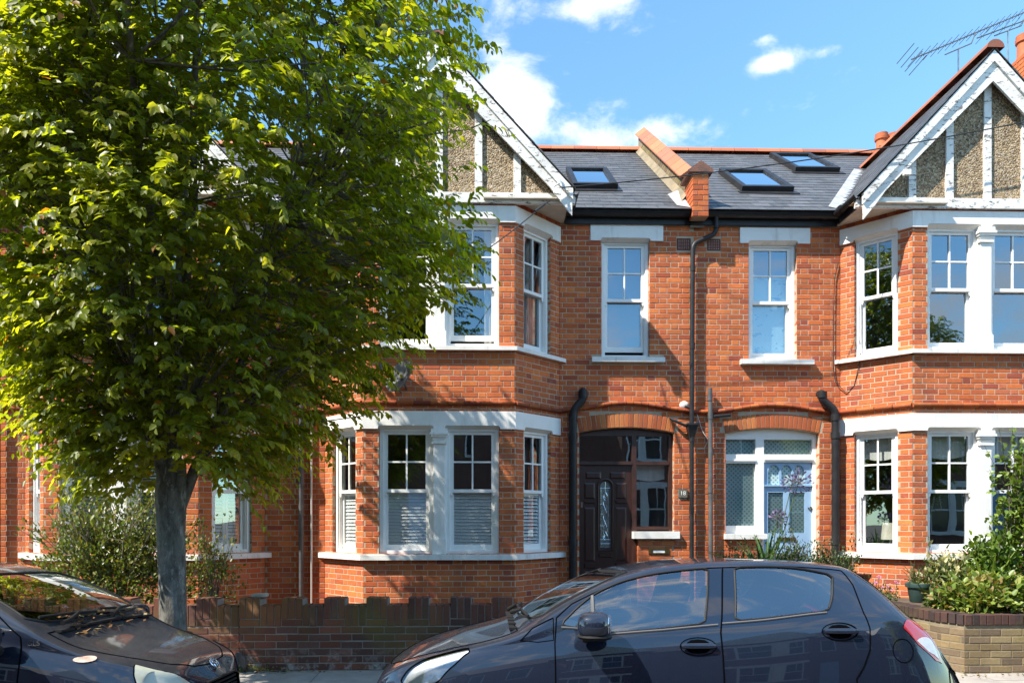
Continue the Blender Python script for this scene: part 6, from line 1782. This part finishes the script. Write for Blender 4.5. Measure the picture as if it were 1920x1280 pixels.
bon1 = car1.uv([('t', .07, 0), ('t', .10, .3), ('t', .2, .5), ('t', .4, .62), ('t', .7, .675), ('t', .9, .675), ('t', .88, .3), ('t', .87, 0)]); bon1[0] = (bon1[0][0], 1.); bon1[-1] = (bon1[-1][0], 1.)
rw1 = car1.uv([('t', 3.11, 0), ('t', 3.10, .42), ('t', 3.12, .49), ('t', 3.3, .565), ('t', 3.35, .57), ('t', 3.38, .3), ('t', 3.38, 0)]); rw1[0] = (rw1[0][0], 1.); rw1[-1] = (rw1[-1][0], 1.)
hd1 = car1.uv([sp(752, 1283, .58), sp(770, 1256, .58), sp(800, 1240, .62), sp(840, 1230, .66), sp(878, 1223, .7), sp(880, 1233, .74), sp(858, 1252, .76), sp(838, 1268, .76), sp(820, 1290, .76), sp(780, 1305, .7)])
tl1 = car1.uv([sp(1701, 1187, .76), sp(1740, 1184, .66), sp(1752, 1200, .66), sp(1768, 1252, .68), sp(1754, 1246, .7), sp(1727, 1218, .75)])
tc1 = car1.uv([sp(1722, 1210, .74), sp(1748, 1208, .68), sp(1761, 1244, .69), sp(1742, 1230, .72)])
tri1 = car1.uv([sp(976, 1214, .8), sp(1000, 1190, .79), sp(1040, 1170, .78), sp(1041, 1214, .83), sp(1010, 1218, .83)])
fuel = car1.uv([sp(1702+21*math.cos(a), 1231+22*math.sin(a), .8) for a in np.linspace(0, 2*pi, 17)[:-1]])
def warch(car, xw, r=.33, zc_=.29):
    q = [('s', xw+r*math.cos(a), max(zc_+r*math.sin(a), car.zb+.012)) for a in np.linspace(-.2, pi+.2, 26)]; p = car.uv(q); return [(x, max(t, .002)) for x, t in p]
wa = [warch(car1, .78), warch(car1, 3.12)]
regs = [('bonnet', bon1), ('windscreen', ws1), ('rear_window', rw1), ('front_door', door1f), ('front_glass', roundpoly(win1f, 1)), ('rear_door', door1r), ('rear_glass', roundpoly(win1r, 1)),
        ('headlight', roundpoly(hd1, 1)), ('tail', tl1), ('tailclear', tc1), ('triangle', tri1), ('fuel', fuel), ('arch', wa[0]), ('arch', wa[1])]
mats1 = {'body': M['navycar'], 'parts': [('bonnet', 'bonnet', None, 'navycar', 'both', 0), ('windscreen', 'windscreen', None, 'carglass', 'both', 0), ('rear_window', 'rear_window', None, 'carglass', 'both', 0),
    ('front_door', 'door', None, 'navycar', 'each', 0), ('front_glass', 'door_window', 'front_door', 'carglass', 'each', -.004), ('rear_door', 'door', None, 'navycar', 'each', 0), ('rear_glass', 'door_window', 'rear_door', 'carglass', 'each', -.004),
    ('headlight', 'headlight', None, 'lens', 'each', 0), ('tail', 'tail_light', None, 'redlens', 'each', .004), ('tailclear', 'clear_lens', 'tail', 'clearlens', 'each', .006), ('triangle', 'quarter_trim', None, 'navycar', 'each', -.003), ('fuel', 'fuel_flap', None, 'navycar', 'each', 0)]}
c1x = NOSE+L1/2
root1, ob1, tow1, seam1, body1 = build_car('parked_car', 'dark blue metallic five door hatchback parked in front of the doors, nose to the left', car1, (c1x, CARY, CZ), -1, regs, mats1)
def inner_copy(o, off, mat, nm, parent):                   # reflector bowl behind a lens
    me = o.data.copy(); me.materials.clear(); me.materials.append(mat)
    cn = [Vector(n.vector) for n in me.vertex_normals] if hasattr(me, 'vertex_normals') else [v.normal for v in me.vertices]
    for v, n in zip(me.vertices, cn): v.co = v.co-n*off
    q = bpy.data.objects.new(nm, me); COL.objects.link(q); q.parent = parent; return q
M['lampbase'] = pm('lamp_inner', (.35, .37, .4), (.6, .62, .65), 14, .25, metal=.6)
for sg in (-1, 1):
    hl = ob1[('headlight', (sg,))]; inner_copy(hl, .012, M['lampbase'], 'reflector', hl)
    for (x, y, z, r) in ((.27, .62, .80, .055), (.40, .69, .80, .05)):
        b = MB(); q = Vector(tow1((x, y, z), sg)); d = Vector((-1, sg*.35, 0)).normalized(); b.lathe([(r, .03), (r*.9, 0), (r*.55, -.05), (.0, -.07)], q, 18, d); b.ellipsoid(q-d*.01, (r*.45,)*3, 8, 12); b.build('bulb', M['chrome'], hl, smooth=True)
gapm = M['seal']
for dk, poly in (('front_door', door1f), ('rear_door', door1r)):
    for sg in (-1, 1): seam1(poly, .0042, gapm, ob1[(dk, (sg,))], (sg,))
for dk, poly in (('front_door', win1f), ('rear_door', win1r)):
    for sg in (-1, 1): seam1(roundpoly(poly, 1), .007, M['trim'], ob1[(dk, (sg,))], (sg,), 'window_seal', .0)
seam1(bon1, .004, gapm, root1, closed=False); seam1(fuel, .003, gapm, root1, (-1, 1)); seam1(tri1, .003, gapm, root1, (-1, 1)); seam1(roundpoly(hd1, 1), .0045, gapm, root1, (-1, 1), 'lamp_seal')
seam1(ws1[:-1]+[ws1[-1]], .008, M['trim'], root1, (-1, 1), 'screen_seal', 0, False); seam1(rw1, .007, M['trim'], root1, (-1, 1), 'screen_seal', 0, False)
hatch = car1.uv([('t', 3.04, .0), ('t', 3.03, .48), ('t', 3.06, .55), ('t', 3.2, .595), ('t', 3.36, .64), ('t', 3.44, .64)]); hatch[0] = (3.04, 1.)
seam1(hatch, .004, gapm, root1, (-1, 1), closed=False)
bumper = car1.uv([('s', 3.2, .74), ('s', 3.36, .72), ('s', 3.5, .73), ('s', 3.58, .78)]); seam1(bumper, .004, gapm, root1, (-1, 1), closed=False)
bl_ = car1.uv([sp(1056, 1190, .82), sp(1150, 1202, .82), sp(1250, 1194, .82), sp(1356, 1184, .82)]); seam1(bl_, .007, M['graytrim'], ob1[('front_door', (-1,))], (-1,), 'belt_trim', .002, False); seam1(bl_, .007, M['graytrim'], ob1[('front_door', (1,))], (1,), 'belt_trim', .002, False)
bl_ = car1.uv([sp(1364, 1182, .82), sp(1480, 1171, .82), sp(1566, 1161, .82)]); seam1(bl_, .007, M['graytrim'], ob1[('rear_door', (-1,))], (-1,), 'belt_trim', .002, False); seam1(bl_, .007, M['graytrim'], ob1[('rear_door', (1,))], (1,), 'belt_trim', .002, False)
qd = car1.uv([sp(1113, 1126, .69), sp(1118, 1196, .81)]); [seam1(qd, .013, M['graytrim'], ob1[('front_door', (sg,))], (sg,), 'window_divider', .0, False) for sg in (-1, 1)]
for sg in (-1, 1):
    for dk, px, py in (('front_door', 1316, 1225), ('rear_door', 1588, 1197)):
        s_ = sp(px, py, .84); handle(ob1[(dk, (sg,))], car1, tow1, sg, s_[1], s_[2], .2)
mx_ = sp(1112, 1187, .95); mirror(root1, tow1, mx_[1]+.02, .815, mx_[2]-.0, -1, M['navycar'])
for x in (.78, 3.12):
    for sg in (-1, 1): car_wheel(root1, tow1((x, .745, .29), sg), .29, .18)
b = MB()
def inner(b, car, tow, x0, x1, floor=.30):
    for (xa, xb, y, za, zb) in ((x0, x1, .70, floor-.03, floor), (x0-.02, x0, .70, floor, .86)):
        p = [tow((xa, y, za), -1), tow((xb, y, zb), 1)]; b.box([min(p[0][i], p[1][i]) for i in range(3)], [max(p[0][i], p[1][i]) for i in range(3)])
inner(b, car1, tow1, 1.0, 3.2)
for (xa, xb, y, za, zb) in ((.98, 1.35, .70, .80, .98),):
    q = tow1((1.17, 0, .92), 1); b.ellipsoid(q, (.24, .72, .12), 8, 20, .5)
for sg in (-1, 1):                                        # door cards
    p = [tow1((1.1, .77, .3), sg), tow1((3.0, .755, .98), sg)]; b.box([min(p[0][i], p[1][i]) for i in range(3)], [max(p[0][i], p[1][i]) for i in range(3)])
b.build('dashboard', M['trim'], root1, smooth=True)
for nm, x, ys_, w in (('seat', 1.75, (-.36,), .24), ('seat', 1.75, (.36,), .24), ('rear_seat', 2.65, (-.36, .36), .3)):
    b = MB(); car_seat(b, x, ys_, .52, tow1, True, w=w); b.build(nm, M['seat'], root1, smooth=True)
b = MB(); q = Vector(tow1((1.5, .36, .98), 1)); b.tube([q+Vector((.06*math.sin(a), .18*math.cos(a), .17*math.sin(a))) for a in np.linspace(0, 2*pi, 25)], .014, 8, False); b.tube([q+Vector((0, -.17, 0)), q+Vector((0, .17, 0))], .016, 8); b.build('steering_wheel', M['trim'], root1, smooth=True)
def wiper(root, car, tow, pts, arm):
    b = MB(); pp = []
    for x, y in pts:
        t = car.top(x, abs(y)); p = car.P(x, t)+car.N(x, t)*.022; pp.append(tow(p, -1 if y < 0 else 1))
    b.tube(pp, .009, 6); q = []
    for x, y in arm:
        t = car.top(x, abs(y)); p = car.P(x, t)+car.N(x, t)*.032; q.append(tow(p, -1 if y < 0 else 1))
    b.tube(q, [.016, .013, .009], 8); b.build('wiper', M['trim'], root, smooth=True)
wiper(root1, car1, tow1, [(.98, -.58), (.955, -.3), (.94, -.02)], [(.9, -.1), (.92, -.18), (.95, -.3)])
wiper(root1, car1, tow1, [(.945, .02), (.945, .25), (.98, .52)], [(.89, .5), (.91, .4), (.945, .28)])
b = MB(); p = [tow1((.84, .64, 1.02), -1), tow1((.93, .64, 1.045), 1)]
for k in range(8):
    y0 = -.62+k*.155
    t0 = car1.top(.88, abs(y0+.07)); z = car1.P(.88, t0)[2]; q = tow1((.885, 0, z+.004), 1); b.box((q[0]-.035, q[1]+y0, q[2]-.01), (q[0]+.035, q[1]+y0+.15, q[2]+.004))
b.build('cowl_grille', M['trim'], root1)
b = MB(); ra = P2(1498, 1047, 5.05); rb = P2(1515, 1018, 5.05); b.tube([(ra[0], 5.05, ra[1]-.02), (ra[0]+.02, 5.05, ra[1]+.005)], .012, 8); b.tube([(ra[0]+.01, 5.05, ra[1]-.0), (rb[0], 5.05, rb[1])], [.005, .003], 6); b.build('roof_aerial', M['trim'], root1, smooth=True)
def grille(root, tow, zs_, w, mat='trim'):
    for z0, z1 in zs_:
        b = MB(); p = [tow((-.012, w, z0), -1), tow((.06, w, z1), 1)]; b.box([min(p[0][i], p[1][i]) for i in range(3)], [max(p[0][i], p[1][i]) for i in range(3)]); b.build('grille', M[mat], root)
grille(root1, tow1, ((.3, .46),), .42)
def badge(root, tow, z, x=-.012):
    q = Vector(tow((x, 0, z), 1)); b = MB()
    for rx, rz in ((.05, .034), (.018, .03), (.034, .012)):
        b.tube([q+Vector((-.0, rx*math.cos(a), rz*math.sin(a)+(.012 if rx == .034 else 0))) for a in np.linspace(0, 2*pi, 21)], .004, 5, False)
    b.build('badge', M['chrome'], root, smooth=True)
badge(root1, tow1, .60)

# --- older dark blue hatchback at the left, nose to the right
NOSE2 = PX(411, 5.09); L2 = 3.62
car2 = Car(L2,
    [(0, .44), (.05, .56), (.12, .645), (.25, .73), (.45, .785), (.8, .812), (1.5, .83), (2.5, .83), (3.0, .81), (3.3, .77), (3.5, .69), (L2, .6)],
    [(0, .62), (.08, .71), (.2, .79), (.4, .87), (.7, .94), (1.0, .985), (1.5, 1.02), (2.2, 1.05), (2.9, 1.09), (3.2, 1.05), (3.4, .92), (3.5, .8), (L2, .64)],
    [(0, .36), (.08, .48), (.2, .58), (.4, .655), (.6, .70), (.8, .725), (1.0, .69), (1.3, .64), (1.6, .60), (2.0, .59), (2.6, .575), (2.95, .55), (3.2, .585), (3.4, .6), (3.5, .57), (L2, .5)],
    [(0, .66), (.05, .74), (.1, .79), (.2, .83), (.32, .875), (.5, .925), (.62, .965), (.77, 1.04), (.9, 1.12), (1.1, 1.235), (1.35, 1.345), (1.6, 1.415), (1.9, 1.45), (2.3, 1.455), (2.7, 1.42), (2.95, 1.36), (3.15, 1.2), (3.35, 1.0), (3.48, .8), (L2, .66)],
    [(0, .70), (.04, .75), (.09, .81), (.175, .855), (.31, .905), (.49, .955), (.62, .995), (.74, 1.06), (.99, 1.225), (1.19, 1.33), (1.36, 1.395), (1.5, 1.435), (1.75, 1.47), (2.2, 1.485), (2.6, 1.455), (2.9, 1.40), (3.15, 1.22), (3.35, 1.02), (3.48, .82), (L2, .68)])
sp2 = lambda px, py, y=.78: SP(px, py, y, NOSE2, 1)
d2x = sp2(22, 1230, .8)[1]
door2 = car2.uv([('s', d2x-.01, .3), ('s', d2x-.01, .7), ('s', d2x+.0, .9), ('s', d2x+.02, 1.04), ('s', d2x+.22, 1.2), ('s', d2x+.5, 1.33), ('s', d2x+.78, 1.40), ('s', d2x+1.12, 1.42), ('s', d2x+1.12, 1.0), ('s', d2x+1.1, .3)])
win2 = car2.uv([('s', d2x+.1, 1.05), ('s', d2x+.3, 1.2), ('s', d2x+.55, 1.31), ('s', d2x+.8, 1.365), ('s', d2x+1.05, 1.38), ('s', d2x+1.06, 1.08), ('s', d2x+.6, 1.05)])
door2r = car2.uv([('s', d2x+1.125, 1.42), ('s', d2x+1.125, .3), ('s', d2x+1.6, .3), ('s', d2x+1.75, .6), ('s', d2x+1.95, .8), ('s', d2x+1.95, 1.1), ('s', d2x+1.85, 1.34), ('s', d2x+1.6, 1.40)])
win2r = car2.uv([('s', d2x+1.19, 1.38), ('s', d2x+1.18, 1.09), ('s', d2x+1.85, 1.12), ('s', d2x+1.78, 1.33), ('s', d2x+1.55, 1.37)])
ws2 = car2.uv([('t', .80, .0), ('t', .81, .3), ('t', .86, .58), ('t', .92, .655), ('t', 1.15, .615), ('t', 1.32, .565), ('t', 1.38, .5), ('t', 1.36, .3), ('t', 1.34, .0)]); ws2[0] = (ws2[0][0], 1.); ws2[-1] = (ws2[-1][0], 1.)
bon2 = car2.uv([('t', .06, 0), ('t', .08, .25), ('t', .16, .42), ('t', .35, .56), ('t', .6, .645), ('t', .78, .66), ('t', .76, .3), ('t', .75, 0)]); bon2[0] = (bon2[0][0], 1.); bon2[-1] = (bon2[-1][0], 1.)
rw2 = car2.uv([('t', 2.98, 0), ('t', 2.98, .42), ('t', 3.02, .48), ('t', 3.22, .53), ('t', 3.24, .3), ('t', 3.24, 0)]); rw2[0] = (rw2[0][0], 1.); rw2[-1] = (rw2[-1][0], 1.)
hd2 = car2.uv([sp2(232, 1256, .72), sp2(240, 1247, .7), sp2(262, 1243, .66), sp2(295, 1247, .6), sp2(325, 1260, .54), sp2(350, 1280, .5), sp2(350, 1296, .52), sp2(300, 1310, .62), sp2(250, 1300, .7), sp2(236, 1280, .73)])
ind2 = car2.uv([sp2(137+20*math.cos(a), 1252+5.5*math.sin(a), .80) for a in np.linspace(0, 2*pi, 17)[:-1]])
tl2 = car2.uv([('s', 3.18, .95), ('s', 3.3, .93), ('s', 3.42, .72), ('s', 3.3, .7)])
tri2 = car2.uv([sp2(33, 1218, .8), sp2(52, 1222, .8), sp2(30, 1190, .78), sp2(28, 1200, .79)])
wa2 = [warch(car2, .68, .32, .28), warch(car2, 3.05, .32, .28)]
regs = [('bonnet', bon2), ('windscreen', ws2), ('rear_window', rw2), ('front_door', door2), ('front_glass', roundpoly(win2, 2)), ('rear_door', door2r), ('rear_glass', roundpoly(win2r, 2)), ('headlight', roundpoly(hd2, 2)), ('indicator', ind2), ('tail', tl2), ('arch', wa2[0]), ('arch', wa2[1])]
mats2 = {'body': M['navycar2'], 'parts': [('bonnet', 'bonnet', None, 'navycar2', 'both', 0), ('windscreen', 'windscreen', None, 'carglass', 'both', 0), ('rear_window', 'rear_window', None, 'carglass', 'both', 0),
    ('front_door', 'door', None, 'navycar2', 'each', 0), ('front_glass', 'door_window', 'front_door', 'carglass', 'each', -.004), ('rear_door', 'door', None, 'navycar2', 'each', 0), ('rear_glass', 'door_window', 'rear_door', 'carglass', 'each', -.004),
    ('headlight', 'headlight', None, 'yellowlens', 'each', .004), ('indicator', 'side_indicator', None, 'amber', 'each', .008), ('tail', 'tail_light', None, 'redlens', 'each', .004)]}
root2, ob2, tow2, seam2, body2 = build_car('parked_car', 'older dark blue hatchback with hazed round headlight at the left edge, nose to the right', car2, (NOSE2-L2/2, CARY, CZ), 1, regs, mats2)
for sg in (-1, 1):
    hl = ob2[('headlight', (sg,))]; inner_copy(hl, .008, M['yellowlens'], 'reflector', hl)
    b = MB(); q = Vector(tow2((.22, .6, .74), sg)); d = Vector((1, sg*.4, .1)).normalized(); b.lathe([(.075, .04), (.06, 0), (.03, -.03), (0, -.035)], q, 20, d); b.build('bulb', M['chrome'], hl, smooth=True)
    seam2(roundpoly(hd2, 2), .005, gapm, root2, (sg,), 'lamp_seal')
for dk, poly, wn_ in (('front_door', door2, win2), ('rear_door', door2r, win2r)):
    for sg in (-1, 1): seam2(poly, .0045, gapm, ob2[(dk, (sg,))], (sg,)); seam2(roundpoly(wn_, 2), .01, M['trim'], ob2[(dk, (sg,))], (sg,), 'window_seal'); 
for sg in (-1, 1):
    for dk, dx in (('front_door', .95), ('rear_door', 1.75)): handle(ob2[(dk, (sg,))], car2, tow2, sg, d2x+dx, .88, .18)
seam2(bon2, .0045, gapm, root2, closed=False); seam2(ws2, .01, M['trim'], root2, (-1, 1), 'screen_seal', 0, False); seam2(rw2, .008, M['trim'], root2, (-1, 1), 'screen_seal', 0, False)
mirror(root2, tow2, d2x+.14, .80, 1.05, 1, M['navycar2'])
for x in (.68, 3.05):
    for sg in (-1, 1): car_wheel(root2, tow2((x, .73, .28), sg), .28, .17)
b = MB(); inner(b, car2, tow2, .9, 3.2); q = tow2((1.05, 0, .92), 1); b.ellipsoid(q, (.24, .68, .1), 8, 20, .5)
for sg in (-1, 1): p = [tow2((1.0, .75, .3), sg), tow2((3.0, .735, .96), sg)]; b.box([min(p[0][i], p[1][i]) for i in range(3)], [max(p[0][i], p[1][i]) for i in range(3)])
b.build('dashboard', M['trim'], root2, smooth=True)
for nm, x, ys_, w in (('seat', 1.6, (-.35,), .23), ('seat', 1.6, (.35,), .23), ('rear_seat', 2.45, (-.35, .35), .3)):
    b = MB(); car_seat(b, x, ys_, .5, tow2, True, w=w); b.build(nm, M['seat'], root2, smooth=True)
b = MB(); q = Vector(tow2((1.4, .35, .97), -1)); b.tube([q+Vector((-.06*math.sin(a), .18*math.cos(a), .17*math.sin(a))) for a in np.linspace(0, 2*pi, 25)], .014, 8, False); b.tube([q+Vector((0, -.17, 0)), q+Vector((0, .17, 0))], .016, 8); b.build('steering_wheel', M['trim'], root2, smooth=True)
wiper(root2, car2, tow2, [(.88, -.6), (.85, -.3), (.83, -.05)], [(.79, -.52), (.80, -.42), (.84, -.25)])
wiper(root2, car2, tow2, [(.85, .02), (.84, .25), (.86, .5)], [(.78, .05), (.80, .15), (.84, .28)])
b = MB()
for k in range(8):
    y0 = -.6+k*.15; t0 = car2.top(.765, abs(y0+.07)); z = car2.P(.765, t0)[2]; q = tow2((.77, 0, z+.004), 1); b.box((q[0]-.035, q[1]+y0, q[2]-.01), (q[0]+.035, q[1]+y0+.145, q[2]+.004))
b.build('cowl_grille', M['trim'], root2)
b = MB(); q = tow2((-.004, 0, .63), 1)
for k in range(6):
    z = .545+k*.028; p = [tow2((-.016, .3-.01*k, z), -1), tow2((.05, .3-.01*k, z+.012), 1)]; b.box([min(p[0][i], p[1][i]) for i in range(3)], [max(p[0][i], p[1][i]) for i in range(3)])
b.build('grille', M['trim'], root2)
q = Vector(tow2((.055, 0, .78), 1)); b = MB()
for rx, rz in ((.05, .034), (.018, .03), (.034, .012)): b.tube([q+Vector((.01-.03*math.sin(a)*rz/.034, rx*math.cos(a), rz*math.sin(a)+(.012 if rx == .034 else 0))) for a in np.linspace(0, 2*pi, 21)], .0045, 5, False)
b.build('badge', M['chrome'], root2, smooth=True)
s_ = sp2(40, 1220, .81); t_ = car2.side(s_[1], s_[2]); p_ = car2.P(s_[1], t_); n_ = car2.N(s_[1], t_); q = Vector(tow2(p_+n_*.006, -1))
text_mesh('GLS', .045, M['chrome'], root2, q, (pi/2, 0, 0), 'badge_lettering', .001)
# the road's camber tips both cars a little towards the kerb
CAMBER = -.045
for r_ in (root1, root2): r_.rotation_euler = (CAMBER, 0, 0); r_.location.z -= .006
def camber(p): q = Matrix.Rotation(CAMBER, 3, 'X') @ (Vector(p)-Vector((0, CARY, CZ))); return q+Vector((0, CARY, CZ-.006))
# leaves lying on the bonnet of the left car
b = MB()
for k in range(46):
    x = R.uniform(.68, .86); y = R.uniform(-.55, .6); t = car2.top(x, abs(y)); p = camber(tow2(car2.P(x, t)+car2.N(x, t)*.012, -1 if y < 0 else 1)); a = R.uniform(0, 6.3); l = R.uniform(.012, .035); d = Vector((math.cos(a), math.sin(a), R.uniform(-.2, .5)))*l; e = Vector((-math.sin(a), math.cos(a), R.uniform(-.2, .6)))*l*.45
    b.add([p-d, p-e, p+d, p+e], [(0, 1, 2, 3)], pick([(.3, .16, .06), (.2, .1, .04), (.34, .26, .12)]))
o = tag(b.build('dry_leaves', M['petal']), 'dry brown leaves caught under the wipers of the left car', 'leaves'); o['kind'] = 'stuff'
# ------------------------------------------------------------------ the terrace goes on to the right of the frame: a copy of house 18 with its parts
hd = HB.copy(); COL.objects.link(hd); hd.location.x += 11.56; hd['label'] = 'red brick house next beyond the peeling gable, right of the frame'
def copy_parts(src, dst):
    for ch in list(src.children):
        c = ch.copy(); COL.objects.link(c); c.parent = dst; copy_parts(ch, c)
copy_parts(HB, hd)
